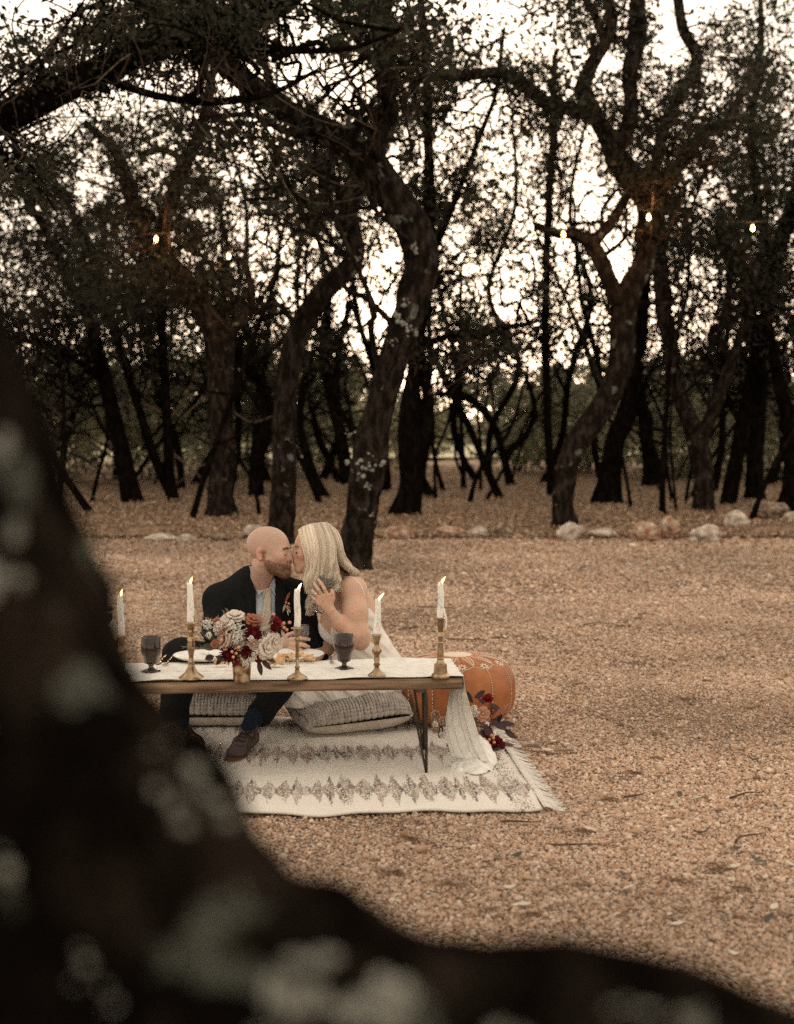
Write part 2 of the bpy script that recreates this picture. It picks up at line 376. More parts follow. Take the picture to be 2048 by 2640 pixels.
# dirt shows where stones are sparse
thin = fbm(P[:, :3], 1.3, 21, 3); P = P[(thin > -0.55) | (rng.random(len(P)) < 0.5)]
n = len(P); S_ = P[:, 3] * np.exp(rng.normal(0, 0.36, n)); P3 = P[:, :3].copy(); P3[:, 2] = S_ * rng.uniform(0.1, 0.75, n)
sc = S_[:, None] * np.stack([rng.uniform(0.8, 1.25, n), rng.uniform(0.7, 1.0, n), rng.uniform(0.55, 0.85, n)], -1)
pal = np.array([[0.56, 0.41, 0.30], [0.66, 0.52, 0.40], [0.50, 0.34, 0.23], [0.74, 0.62, 0.50], [0.40, 0.26, 0.17], [0.60, 0.42, 0.29], [0.28, 0.19, 0.13]])
cc = pal[rng.choice(len(pal), n, p=[.29, .25, .12, .15, .05, .13, .01])] * rng.uniform(0.8, 1.15, (n, 1))
dirt = np.clip(fbm(P3, 0.7, 40, 4) * 0.5, -0.3, 0.3)[:, None]; cc = np.clip(cc * np.array([.79, .758, .745]) * (1 + dirt * 0.5), 0, 0.9)
gn_scatter('gravel', P3, rng.uniform(-0.6, 0.6, (n, 3)) * np.array([1, 1, 5]), sc, cc, 'pebble', M_peb)
# dead leaves lying in the wood (uncountable)
M_lit = mat('dead_leaf', (0.9, 0.9, 0.9), rough=0.8, inst_col=True)
n = 62000; yy = 19.2 + 34 * rng.random(n) ** 1.7; xx = rng.uniform(-1, 1, n) * (0.30 * yy + 1.0)
zz = 0.02 + np.where(yy > 20.5, 0.055 + 0.05 * fbm(np.stack([xx, yy, 0 * xx], -1), 0.9, 5), 0.02) + rng.uniform(0, 0.02, n)
P3 = np.stack([xx, yy, zz], -1); pal = np.array([[0.36, 0.26, 0.18], [0.27, 0.18, 0.12], [0.47, 0.36, 0.26], [0.15, 0.095, 0.06], [0.40, 0.27, 0.17]])
cc = pal[rng.integers(0, 5, n)] * rng.uniform(0.7, 1.15, (n, 1)) * 1.05
s_ = rng.uniform(0.018, 0.045, n)[:, None] * np.array([[1, 1, 1.]])
# leaves blown out over the edge of the gravel, and specks of dark debris all over it
m1 = 5200; yy = 19.6 - 2.6 * rng.random(m1) ** 1.8; xx = rng.uniform(-1, 1, m1) * (0.30 * yy + 1.0); Pa = np.stack([xx, yy, rng.uniform(.016, .03, m1)], -1)
m2 = 26000; yy = rng.uniform(4.0, 19.5, m2); xx = rng.uniform(-1, 1, m2) * (0.30 * yy + .5); Pb = np.stack([xx, yy, rng.uniform(.010, .018, m2)], -1); Pb = Pb[fbm(Pb * [1, .7, 1], 1.1, 77, 4) + .25 * rng.random(m2) > .42]; m2 = len(Pb)
P3 = np.concatenate([P3, Pa, Pb]); cc = np.concatenate([cc, pal[rng.integers(0, 5, m1)] * rng.uniform(.8, 1.2, (m1, 1)), np.array([[.12, .072, .042]]) * rng.uniform(.5, 1.6, (m2, 1))])
s_ = np.concatenate([s_, rng.uniform(.012, .032, m1)[:, None] * np.array([[1, 1, 1.]]), rng.uniform(.005, .013, m2)[:, None] * np.array([[1.3, .6, .6]])]); n = len(P3)
gn_scatter('leaf_litter', P3, np.stack([rng.normal(0, .5, n), rng.normal(0, .5, n), rng.uniform(0, 6.3, n)], -1), s_, cc, 'leaf', M_lit)

# ================================================================== TREES
def bark_mat(name, dark, light, lichen=0.0, sc=1.0, patch=0.0):
    m = bpy.data.materials.new(name); m.use_nodes = True; n = m.node_tree; b = n.nodes['Principled BSDF']; L = n.links.new
    b.inputs['Roughness'].default_value = 0.95; b.inputs['Specular IOR Level'].default_value = 0.0
    tc = n.nodes.new('ShaderNodeTexCoord'); mp = n.nodes.new('ShaderNodeMapping'); mp.inputs['Scale'].default_value = (1, 1, 0.42); L(tc.outputs['Object'], mp.inputs[0])
    v = n.nodes.new('ShaderNodeTexVoronoi'); v.inputs['Scale'].default_value = 38 * sc; v.feature = 'DISTANCE_TO_EDGE'
    nz = n.nodes.new('ShaderNodeTexNoise'); nz.inputs['Scale'].default_value = (6 if patch else 14) * sc; nz.inputs['Detail'].default_value = 6; L(mp.outputs[0], nz.inputs['Vector'])
    mx0 = n.nodes.new('ShaderNodeMix'); mx0.data_type = 'RGBA'; mx0.inputs[0].default_value = 0.06; L(mp.outputs[0], mx0.inputs[6]); L(nz.outputs['Color'], mx0.inputs[7]); L(mx0.outputs[2], v.inputs['Vector'])
    cr = n.nodes.new('ShaderNodeValToRGB'); cr.color_ramp.elements[0].position = 0.02; cr.color_ramp.elements[1].position = 0.3
    cr.color_ramp.elements[0].color = (*[c * 0.45 for c in dark], 1); cr.color_ramp.elements[1].color = (*dark, 1); L(v.outputs['Distance'], cr.inputs[0])
    cr2 = n.nodes.new('ShaderNodeValToRGB'); cr2.color_ramp.elements[0].position = 0.45; cr2.color_ramp.elements[1].position = 0.75; cr2.color_ramp.elements[0].color = (0, 0, 0, 1); L(nz.outputs['Fac'], cr2.inputs[0])
    mx = n.nodes.new('ShaderNodeMix'); mx.data_type = 'RGBA'; L(cr2.outputs[0], mx.inputs[0]); L(cr.outputs[0], mx.inputs[6]); mx.inputs[7].default_value = (*light, 1); colr = mx.outputs[2]
    if lichen:
        n3 = n.nodes.new('ShaderNodeTexNoise'); n3.inputs['Scale'].default_value = 15.0 if patch else 5.0; n3.inputs['Detail'].default_value = 7; L(tc.outputs['Object'], n3.inputs['Vector'])
        c3 = n.nodes.new('ShaderNodeValToRGB'); c3.color_ramp.elements[0].position = 0.66 - lichen * 0.1; c3.color_ramp.elements[1].position = 0.70 - lichen * 0.1; c3.color_ramp.elements[0].color = (0, 0, 0, 1); L(n3.outputs['Fac'], c3.inputs[0])
        m3 = n.nodes.new('ShaderNodeMix'); m3.data_type = 'RGBA'; L(c3.outputs[0], m3.inputs[0]); L(colr, m3.inputs[6]); m3.inputs[7].default_value = (0.15, 0.155, 0.125, 1); colr = m3.outputs[2]
    L(colr, b.inputs['Base Color'])
    bp = n.nodes.new('ShaderNodeBump'); bp.inputs['Strength'].default_value = 1.0; bp.inputs['Distance'].default_value = 0.035; L(v.outputs['Distance'], bp.inputs['Height']); L(bp.outputs[0], b.inputs['Normal'])
    return m
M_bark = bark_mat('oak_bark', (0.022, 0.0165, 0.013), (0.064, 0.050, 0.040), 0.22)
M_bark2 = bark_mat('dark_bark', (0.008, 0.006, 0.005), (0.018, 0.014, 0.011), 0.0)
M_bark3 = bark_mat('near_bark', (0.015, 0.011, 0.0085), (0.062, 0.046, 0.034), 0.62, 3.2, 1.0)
M_twig = mat('twig_bark', (0.05, 0.036, 0.027), (0.13, 0.10, 0.08), scale=20, rough=0.95)
M_lichen = mat('lichen', (0.17, 0.172, 0.145), (0.36, 0.355, 0.31), scale=60, rough=0.95, bump=(90, 1, 0.01))
M_leafA = mat('oak_leaves', (1, 1, 1), rough=0.6, vcol=True, transl=0.25)

# openings in the canopy, as the wood shows them (photo px: cx, cy, rx, ry, share of leaves kept)
GAPS = np.array([
 (1178, 645, 60, 75, .03), (1165, 755, 45, 55, .25), (1300, 780, 50, 40, .12), (1310, 690, 85, 45, .3), (890, 790, 30, 45, .15), (975, 825, 24, 60, .08), (1018, 660, 20, 45, .12),
 (1515, 525, 62, 60, .12), (1530, 820, 45, 32, .08), (1580, 660, 38, 75, .02), (1810, 745, 75, 62, .1), (1800, 850, 75, 55, .35), (1460, 660, 35, 60, .2), (1480, 740, 50, 60, .3),
 (1335, 80, 90, 70, .3), (1735, 110, 55, 52, .02), (1835, 165, 45, 38, .1), (1245, 255, 72, 48, .08), (1592, 158, 40, 26, .1), (1490, 370, 45, 42, .15), (1540, 510, 80, 70, .2), (1820, 510, 60, 50, .3),
 (780, 170, 46, 34, .08), (905, 220, 75, 62, .02), (770, 80, 110, 45, .25), (1008, 425, 18, 40, .1), (608, 540, 40, 28, .06), (610, 605, 100, 70, .22), (130, 25, 150, 30, .25), (232, 485, 36, 48, .12), (250, 400, 60, 40, .4), (60, 560, 60, 40, .35), (430, 620, 22, 30, .1),
 (480, 690, 30, 40, .15), (1950, 850, 40, 60, .35), (1990, 560, 40, 50, .5), (640, 420, 60, 50, .35), (400, 240, 70, 40, .5), (960, 900, 70, 50, .5), (1140, 880, 40, 25, .08), (1100, 860, 25, 30, .05), (1130, 420, 60, 60, .45), (1300, 450, 70, 60, .5),
 (1380, 560, 60, 50, .4), (1640, 560, 45, 60, .35), (330, 300, 50, 30, .5), (540, 800, 60, 50, .6), (760, 760, 60, 60, .5), (1890, 360, 60, 50, .6)])
def keep_prob(P):
    px, py = proj(P); k = np.full(len(px), 0.9); q3 = np.stack([px / 42, py / 42, 0 * px], -1); wrp = 1 + 0.75 * fbm(q3, 1.0, 61, 3)
    for cx, cy, rx, ry, q in GAPS * np.array([1, 1, .84, .84, 1]):
        d = (((px - cx) / rx) ** 2 + ((py - cy) / ry) ** 2) * wrp; q = min(0.9, q + 0.07)
        k = np.minimum(k, np.where(d < 1, q, np.where(d < 1.6, q + (0.9 - q) * (d - 1) / 0.6, 0.9)))
    return k
def leaf_quads(C, n_per, sig, size, pal, gaps=True, flat=0.55, asp=0.5):
    """C: clump centres -> leaf faces (diamonds) gathered round them"""
    n = len(C) * n_per; ctr = np.repeat(C, n_per, 0) + rng.normal(0, 1, (n, 3)) * np.array([sig, sig, sig * flat])
    tone = np.repeat(rng.uniform(0.6, 1.25, len(C)), n_per)
    if gaps:
        k = rng.random(n) < keep_prob(ctr); ctr = ctr[k]; tone = tone[k]; n = len(ctr)
    a = rng.normal(0, 1, (n, 3)); a /= np.linalg.norm(a, axis=1, keepdims=True); b = rng.normal(0, 1, (n, 3)); b -= a * (a * b).sum(1, keepdims=True); b /= np.linalg.norm(b, axis=1, keepdims=True)
    s = size * np.clip(np.exp(rng.normal(-.08, .38, (n, 1))), .4, 2.0)
    V = np.stack([ctr - a * s, ctr + b * s * asp - a * s * .1, ctr + a * s, ctr - b * s * asp - a * s * .1], 1).reshape(-1, 3)
    F = np.arange(4 * n).reshape(-1, 4); pal = np.asarray(pal)
    c = pal[rng.integers(0, len(pal), n)] * tone[:, None] * rng.uniform(0.8, 1.2, (n, 1))
    return V, F, np.repeat(c, 4, 0)
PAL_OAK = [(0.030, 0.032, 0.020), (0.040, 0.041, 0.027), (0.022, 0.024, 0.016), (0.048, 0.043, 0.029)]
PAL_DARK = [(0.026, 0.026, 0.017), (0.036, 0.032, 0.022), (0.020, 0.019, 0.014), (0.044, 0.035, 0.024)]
PAL_PALE = [(0.13, 0.135, 0.085), (0.17, 0.165, 0.11), (0.10, 0.105, 0.07), (0.2, 0.18, 0.12)]  # far foliage, lightened in colour in place of haze

def limb_tube(pts, Y, seg, seed, flare=False, step=0.09, rough=0.10, ridge=0.0):
    """pts rows (px, py, width px[, dY]) at distance Y"""
    Q = []
    for p in pts:
        y = Y + (p[3] if len(p) > 3 else 0); Q.append([*at(p[0], p[1], y), max(0.004, p[2] * mpp(y) / 2 * (.85 if p[2] > 20 else 1))])
    Q = np.array(Q); L = np.linalg.norm(np.diff(Q[:, :3], axis=0), axis=1).sum(); n = max(len(Q) * 3, int(L / step)); n = min(n, 160)
    Q = smooth_path(Q, n); P, r = Q[:, :3], np.maximum(Q[:, 3], 0.004)
    r = r * (1 + 0.08 * vnoise(P, 3.0, seed)); P = P + (r * 0.25)[:, None] * np.stack([vnoise(P, 1.7, seed + 1), vnoise(P, 1.7, seed + 2), 0 * r], -1)
    def rf(P_, a):
        ca = np.stack([np.repeat(np.cos(a)[None], len(P_), 0), np.repeat(np.sin(a)[None], len(P_), 0), np.repeat(P_[:, 2:3] * 1.2, len(a), 1)], -1)
        q = 1 + rough * fbm(ca * 1.6, 1.0, seed + 5, 3)
        if ridge:
            cb = ca.copy(); cb[..., :2] *= (r[:, None, None] * 26); cb[..., 2] *= 4.2
            q = q + ridge * (0.012 / r[:, None]) * (1 - 2.2 * np.abs(vnoise(cb, 1.0, seed + 11)))
        if flare:
            h = np.clip(P_[:, 2:3], 0, 9); q = q + np.exp(-h / 0.16) * (0.35 + 0.4 * (np.sin(a * 4 + seed)[None] * 0.5 + 0.5) * (vnoise(ca * 0.9, 1, seed + 9) * 0.5 + 0.6)) * 0.8
        return q
    V, F = tube(P, r, seg, True, rf)
    return V, F, P
def tree(label, limbs, Y, crown=(), cat='oak tree', group='oaks and junipers of the wood', seg=14, bark=None, pal=PAL_OAK, name='oak_tree', dead=(), lichens=(), leaf=0.042, npl=54, sig=0.26, twigs=1.0, ridge=0.0, cdepth=1.6, step=0.09, extra=()):
    b = limbs[0][0]; base = np.array([at(b[0], b[1], Y)[0], Y, 0.0])
    t = thing(name, label, cat, base, group); bark = bark or M_bark2; sd = int(abs(b[0] * 7 + b[1])) % 997; skel = []
    lm = []
    for i, pts in enumerate(limbs):
        pts = [tuple(p) for p in pts]
        if i == 0:
            p0 = list(pts[0]); g = at(p0[0], p0[1], Y); pts = [(p0[0], p0[1] + (g[2] + 0.06) / mpp(Y), p0[2])] + pts
        V, F, P = limb_tube(pts, Y, seg if i == 0 else max(7, seg - 3), sd + i * 31, flare=(i == 0), ridge=ridge if i < 3 else ridge * 0.6, step=step)
        skel.append(P); lm.append(part(t, 'trunk' if i == 0 else 'limb', V, F, bark))
    for p in dead:
        V, F, P = limb_tube(p, Y, 5, sd + 77); part(t, 'dead_branch', V, F, M_bark2 if name == 'sapling' else M_twig)
    for (px, py, w_, dy) in lichens:
        c = at(px, py, Y + dy); mb = MB()
        for q in range(11):
            o_ = rng.normal(0, 1, 3) * np.array([0.40, 0.06, 0.42]) * w_ * mpp(Y); r_ = w_ * mpp(Y) * rng.uniform(0.06, 0.22)
            v_, f_ = ball(c + o_, (r_, r_ * 0.55, r_ * rng.uniform(0.7, 1.2)), 9, 6); v_ = v_ + 0.35 * r_ * np.stack([vnoise(v_, 60, q), 0 * v_[:, 0], vnoise(v_, 60, q + 5)], -1); mb.add(v_, f_)
        part(t, 'lichen_patch', *mb.get(), M_lichen, kind='stuff')
    if crown:
        C = []
        for (cx, cy, rx, ry, k) in crown:
            a = rng.uniform(0, 2 * np.pi, k); q = np.sqrt(rng.random(k)); dy = rng.normal(0, cdepth * 0.6, k)
            C += [at(cx + rx * q_ * math.cos(a_), cy + ry * q_ * math.sin(a_), max(Y * 0.6, Y + d_)) for a_, q_, d_ in zip(a, q, dy)]
        C = np.array(C); C = C[rng.random(len(C)) < 0.25 + 0.75 * keep_prob(C)]
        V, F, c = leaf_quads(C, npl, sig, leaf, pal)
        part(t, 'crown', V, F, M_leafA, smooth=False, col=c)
        mb = MB(); S = np.concatenate(skel); up = S[S[:, 2] > 1.6]; nb = max(6, len(C) // 4)
        for _ in range(nb):
            if not len(up): break
            s0 = up[rng.integers(len(up))]; tgt = C[np.argsort(((C - s0) ** 2).sum(1))[rng.integers(min(40, len(C)))]]; dv = tgt - s0; ln = np.linalg.norm(dv); q_ = s0.copy(); pts = [s0]; k_ = 6
            for e in range(k_): pts.append(s0 + dv * (e + 1) / k_ + rng.normal(0, .17 * ln / 1.5, 3) * math.sin(math.pi * (e + 1) / (k_ + .5)))
            Pq = smooth_path(np.array(pts), 22); r0 = rng.uniform(.010, .036) * min(1.4, .5 + ln / 2.5); mb.add(*tube(Pq, np.linspace(r0, .006, 22), 5, False))
            for _ in range(5):
                a_ = Pq[rng.integers(5, 21)]; e_ = a_ + rng.normal(0, .38, 3) + dv / ln * .35; m_ = (a_ + e_) / 2 + rng.normal(0, .1, 3); mb.add(*tube(smooth_path(np.array([a_, m_, e_]), 8), np.linspace(r0 * .5, .004, 8), 4, False))
        if mb.V: part(t, 'branches', *mb.get(), bark, kind='stuff')
        if twigs:
            mb = MB(); S = np.concatenate(skel); sel = rng.random(len(C)) < 0.5 * twigs
            for c_ in C[sel]:
                d = S - c_; d[:, 2] += 0.5; j = np.argmin((d ** 2).sum(1)); a_ = S[j]
                if np.linalg.norm(a_ - c_) > 3.2: a_ = c_ + (a_ - c_) * 3.2 / np.linalg.norm(a_ - c_) * 0.5 + rng.normal(0, .2, 3)
                m1 = a_ + (c_ - a_) * 0.35 + rng.normal(0, .12, 3); m2 = a_ + (c_ - a_) * 0.7 + rng.normal(0, .12, 3)
                Pq = smooth_path(np.array([a_, m1, m2, c_]), 8); ln = np.linalg.norm(c_ - a_)
                v_, f_ = tube(Pq, np.linspace(0.006 + 0.006 * ln, 0.003, 8), 3, False); mb.add(v_, f_)
                for _ in range(2):
                    v_, f_ = tube(smooth_path(np.array([m2, m2 + rng.normal(0, .12, 3), m2 + rng.normal(0, .3, 3)]), 5), np.linspace(0.005, 0.002, 5), 3, False); mb.add(v_, f_)
            if mb.V: part(t, 'twigs', *mb.get(), M_twig, kind='stuff')
    return t
def gY(px, py): return float(plane(px, py)[1])
def o2f(pts): return [(p[0] / .827, p[1] / .827) + tuple(p[2:]) for p in pts]      # points noted on the 1694 px overview

# the oak behind the couple
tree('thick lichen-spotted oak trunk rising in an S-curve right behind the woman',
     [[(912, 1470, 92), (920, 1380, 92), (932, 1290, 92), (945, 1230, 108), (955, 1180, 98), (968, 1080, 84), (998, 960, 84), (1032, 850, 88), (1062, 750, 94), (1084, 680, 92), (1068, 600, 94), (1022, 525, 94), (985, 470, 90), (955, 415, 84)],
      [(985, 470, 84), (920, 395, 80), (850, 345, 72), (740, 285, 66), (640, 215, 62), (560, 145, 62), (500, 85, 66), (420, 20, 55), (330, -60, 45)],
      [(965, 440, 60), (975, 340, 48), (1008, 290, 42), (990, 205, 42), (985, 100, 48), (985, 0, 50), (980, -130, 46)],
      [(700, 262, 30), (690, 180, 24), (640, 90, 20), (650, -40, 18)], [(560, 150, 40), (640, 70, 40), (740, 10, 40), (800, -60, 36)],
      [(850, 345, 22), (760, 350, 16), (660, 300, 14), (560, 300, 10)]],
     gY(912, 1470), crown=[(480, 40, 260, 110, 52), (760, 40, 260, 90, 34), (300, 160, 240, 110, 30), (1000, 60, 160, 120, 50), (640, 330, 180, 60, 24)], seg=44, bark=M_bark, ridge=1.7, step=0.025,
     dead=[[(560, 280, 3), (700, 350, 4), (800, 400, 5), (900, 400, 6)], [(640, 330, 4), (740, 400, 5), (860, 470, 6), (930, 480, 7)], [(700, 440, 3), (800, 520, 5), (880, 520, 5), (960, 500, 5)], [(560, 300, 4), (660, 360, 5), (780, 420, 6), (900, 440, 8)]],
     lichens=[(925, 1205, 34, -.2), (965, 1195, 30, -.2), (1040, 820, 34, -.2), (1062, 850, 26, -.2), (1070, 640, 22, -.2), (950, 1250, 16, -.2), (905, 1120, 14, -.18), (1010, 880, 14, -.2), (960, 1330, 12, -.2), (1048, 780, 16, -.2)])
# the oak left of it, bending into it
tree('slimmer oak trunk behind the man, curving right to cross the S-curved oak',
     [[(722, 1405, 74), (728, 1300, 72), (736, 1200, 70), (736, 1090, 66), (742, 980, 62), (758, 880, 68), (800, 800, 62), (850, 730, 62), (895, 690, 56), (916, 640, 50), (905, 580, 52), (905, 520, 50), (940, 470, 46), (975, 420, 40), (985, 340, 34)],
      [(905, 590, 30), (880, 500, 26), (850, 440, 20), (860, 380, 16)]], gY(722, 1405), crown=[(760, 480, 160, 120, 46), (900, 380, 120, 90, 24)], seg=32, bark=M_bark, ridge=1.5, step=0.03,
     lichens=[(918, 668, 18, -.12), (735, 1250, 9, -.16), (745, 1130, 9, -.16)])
tree('broad oak with flared roots at the left, its trunk leaning up to the left',
     [o2f([(470, 1105, 78), (474, 1000, 74), (470, 900, 78), (474, 800, 82), (466, 720, 84), (432, 655, 66), (382, 585, 60), (340, 540, 58), (302, 480, 52), (280, 420, 46), (262, 360, 40), (235, 310, 30), (180, 260, 22)]),
      o2f([(350, 560, 50), (352, 480, 46), (372, 410, 44), (392, 350, 46), (420, 300, 40), (440, 240, 36), (450, 160, 30)]),
      o2f([(395, 345, 28), (350, 320, 22), (300, 330, 18)]), o2f([(470, 740, 40), (510, 690, 30), (540, 630, 22), (520, 560, 18)])],
     gY(568, 1336), crown=[(420, 430, 300, 150, 120), (200, 420, 200, 150, 70), (520, 640, 150, 120, 40), (330, 700, 180, 120, 60)], seg=20, bark=M_bark,
     dead=[o2f([(500, 880, 5), (540, 900, 4), (600, 880, 3)]), o2f([(455, 980, 5), (420, 1000, 4), (380, 1030, 3)]), o2f([(445, 840, 5), (400, 880, 4), (380, 900, 3)])])
tree('dark trunk bending left behind the flared-root oak', [o2f([(545, 1060, 46), (556, 960, 44), (572, 890, 42), (556, 820, 40), (520, 775, 36), (490, 735, 32), (450, 660, 26), (420, 560, 20)])], gY(659, 1284), crown=[(560, 720, 150, 110, 36)], bark=M_bark2)
tree('slanting dark trunk in the left group of trees, thickest of that group', [o2f([(285, 1080, 62), (268, 1000, 58), (244, 900, 50), (222, 800, 46), (195, 700, 38), (150, 600, 30), (100, 500, 24), (40, 400, 18)]), o2f([(225, 820, 24), (180, 780, 18), (110, 740, 14), (20, 720, 10)])],
     gY(345, 1306), crown=[(120, 620, 200, 120, 80), (100, 800, 180, 110, 60)], name='juniper_tree', cat='juniper tree', pal=PAL_DARK)
tree('upright dark pole-like trunk in the left group of trees', [o2f([(372, 1076, 34), (362, 1000, 32), (356, 900, 30), (350, 800, 28), (346, 700, 27), (346, 600, 26), (340, 500, 22)]), o2f([(368, 1060, 34), (335, 990, 30), (305, 900, 28), (275, 800, 26), (240, 690, 24), (200, 570, 22), (165, 470, 18), (110, 370, 14)])],
     gY(449, 1302), crown=[(330, 620, 180, 140, 60), (360, 830, 160, 110, 50)], name='juniper_tree', cat='juniper tree', pal=PAL_DARK,
     dead=[o2f([(345, 880, 12), (300, 860, 9), (230, 850, 6)]), o2f([(360, 960, 8), (420, 1010, 6), (440, 1040, 4)]), o2f([(358, 900, 8), (400, 840, 6), (420, 780, 4)])])
tree('short dark log leaning left at the edge of the left trees', [o2f([(197, 1103, 24), (165, 1055, 24), (130, 1005, 22), (90, 945, 20), (55, 895, 16)])], gY(238, 1334), name='dead_tree', cat='dead tree',
     dead=[o2f([(150, 1040, 6), (200, 1060, 4), (260, 1090, 3)])])
tree('bare-branched juniper at the far left, thin dead limbs sloping down to the right',
     [o2f([(60, 1040, 30), (70, 960, 28), (50, 860, 24), (20, 760, 20), (-20, 640, 16)])], gY(80, 1270), crown=[(60, 700, 160, 140, 60), (20, 940, 120, 120, 40)], name='juniper_tree', cat='juniper tree', pal=PAL_DARK,
     dead=[o2f([(20, 800, 12), (100, 860, 10), (190, 940, 8), (280, 1000, 6), (350, 1030, 4)]), o2f([(10, 850, 9), (90, 900, 8), (160, 960, 6), (250, 1040, 4)]), o2f([(60, 930, 8), (140, 1000, 6), (230, 1060, 5)]), o2f([(0, 700, 12), (90, 740, 9), (180, 800, 7), (230, 830, 5)]), o2f([(30, 940, 7), (120, 980, 5), (260, 1020, 4)]), o2f([(0, 620, 10), (70, 660, 8), (150, 740, 6)])])
tree('tall straight dark trunk just right of the S-curved oak', [o2f([(868, 1105, 84), (876, 1040, 74), (876, 960, 70), (872, 880, 62), (884, 790, 48), (894, 700, 42), (908, 610, 38), (915, 520, 36), (915, 400, 34), (914, 300, 32), (912, 200, 30), (905, 100, 26), (898, -20, 22)]),
      o2f([(912, 560, 20), (938, 510, 18), (970, 430, 16), (1000, 350, 14), (1032, 270, 13), (1060, 190, 12), (1075, 60, 10)]), o2f([(876, 1000, 60), (905, 930, 44), (912, 860, 36), (900, 770, 30), (880, 700, 26)]), o2f([(895, 740, 22), (960, 715, 18), (1040, 705, 16), (1130, 690, 12)])],
     gY(1050, 1336), crown=[(1120, 300, 170, 160, 70), (1180, 560, 170, 110, 60), (1050, 160, 140, 120, 44), (1180, 880, 150, 55, 44)], bark=M_bark2, seg=18)
tree('short broken dark stump beside the tall straight trunk', [o2f([(900, 1062, 26), (904, 1000, 22), (910, 950, 22), (924, 925, 18)])], gY(1088, 1284), name='tree_stump', cat='tree stump')
tree('thin pole leaning left against the tall straight trunk', [o2f([(1066, 1064, 24), (1034, 990, 24), (1000, 910, 22), (965, 840, 20), (930, 770, 18), (898, 710, 14)])], gY(1289, 1287), name='leaning_pole', cat='dead tree')
tree('thin upright post-like trunk behind the leaning pole', [o2f([(990, 1045, 14), (986, 960, 13), (982, 860, 12), (981, 740, 11), (984, 600, 9)])], gY(1197, 1264), name='young_tree', cat='young tree', crown=[(1190, 760, 70, 60, 12)])
tree('slim straight trunk left of the forked oak', [o2f([(1178, 1066, 30), (1170, 950, 26), (1166, 800, 25), (1164, 650, 24), (1170, 450, 22), (1180, 280, 18), (1182, 120, 14)])], gY(1424, 1289), crown=[(1400, 420, 130, 120, 50), (1420, 700, 120, 90, 30)])
tree('big forked oak on the right with a string-light bulb glowing on it',
     [o2f([(1205, 1130, 70), (1200, 1060, 62), (1218, 980, 62), (1265, 895, 68), (1306, 825, 68), (1324, 755, 70), (1326, 690, 72), (1340, 620, 72), (1372, 560, 62), (1380, 500, 60), (1384, 440, 70), (1372, 410, 80), (1345, 375, 74), (1318, 335, 66), (1290, 280, 54), (1258, 225, 50), (1240, 190, 50)]),
      o2f([(1325, 650, 60), (1296, 590, 48), (1275, 545, 44), (1262, 520, 40), (1290, 490, 30), (1318, 450, 28), (1340, 410, 24)]), o2f([(1266, 520, 36), (1230, 500, 30), (1190, 498, 24), (1140, 480, 18)]),
      o2f([(1275, 250, 44), (1220, 232, 40), (1180, 228, 40), (1140, 200, 40), (1105, 172, 38), (1060, 154, 34), (1000, 160, 28), (930, 162, 24), (880, 175, 16)]),
      o2f([(1310, 325, 50), (1335, 280, 46), (1346, 220, 44), (1345, 150, 46), (1360, 80, 48), (1362, 0, 48), (1365, -90, 44)]),
      o2f([(1240, 195, 44), (1262, 140, 38), (1290, 95, 36), (1305, 40, 34), (1285, -30, 30)]), o2f([(1290, 95, 28), (1270, 40, 24), (1240, -20, 22)]),
      o2f([(1385, 430, 60), (1430, 375, 42), (1478, 315, 36), (1510, 280, 34), (1548, 265, 34), (1566, 235, 26), (1580, 200, 16)])],
     gY(1457, 1366), crown=[(1500, 60, 260, 110, 70), (1250, 150, 180, 120, 50), (1880, 260, 150, 130, 70), (1420, 260, 160, 110, 34), (1700, 400, 160, 120, 50)], seg=24, bark=M_bark, ridge=1.4, step=0.04,
     lichens=[(1600, 700, 12, -.15), (1660, 930, 10, -.15)])
tree('thick dark trunk standing directly behind the forked oak', [o2f([(1300, 1080, 82), (1304, 1010, 66), (1312, 940, 60), (1338, 870, 56), (1352, 790, 52), (1364, 700, 48), (1374, 600, 46), (1390, 500, 40), (1400, 380, 34)])], gY(1572, 1306), crown=[(1700, 560, 150, 110, 40)])
tree('dark trunk leaning left between the forked oak and the curved oak', [o2f([(1385, 1040, 48), (1386, 970, 46), (1374, 900, 46), (1362, 840, 40), (1350, 760, 30)])], gY(1675, 1257), crown=[(1620, 900, 120, 90, 20)])
tree('curved oak with ridged bark behind the white and rust boulders', [o2f([(1500, 1096, 64), (1500, 1010, 60), (1482, 930, 58), (1452, 850, 54), (1430, 750, 50), (1416, 650, 48), (1410, 550, 44), (1404, 450, 40), (1398, 350, 34), (1440, 220, 36), (1486, 130, 36), (1455, 60, 34), (1440, -30, 32)]),
      o2f([(1490, 960, 44), (1515, 890, 40), (1545, 810, 36), (1570, 740, 30), (1600, 660, 22), (1610, 560, 16)])], gY(1814, 1325), crown=[(1800, 640, 160, 140, 66), (1950, 120, 130, 130, 60), (1700, 200, 120, 100, 30)], seg=18, bark=M_bark)
tree('dark trunk slanting right, nearest the right end of the boulder row', [o2f([(1548, 1082, 46), (1572, 980, 46), (1588, 880, 46), (1612, 770, 46), (1636, 670, 46), (1652, 570, 44), (1690, 450, 40), (1740, 340, 36)]), o2f([(1650, 560, 30), (1622, 470, 24), (1606, 360, 20), (1606, 250, 18), (1622, 120, 16), (1622, -20, 14)])],
     gY(1872, 1308), crown=[(1960, 420, 140, 160, 110), (1980, 640, 120, 130, 70)], seg=16)
tree('upright dark trunk behind the right-slanting trunk', [o2f([(1610, 1070, 56), (1612, 980, 50), (1616, 880, 48), (1622, 780, 44), (1600, 660, 36), (1580, 540, 28)])], gY(1947, 1294), crown=[(1900, 780, 130, 110, 40)])
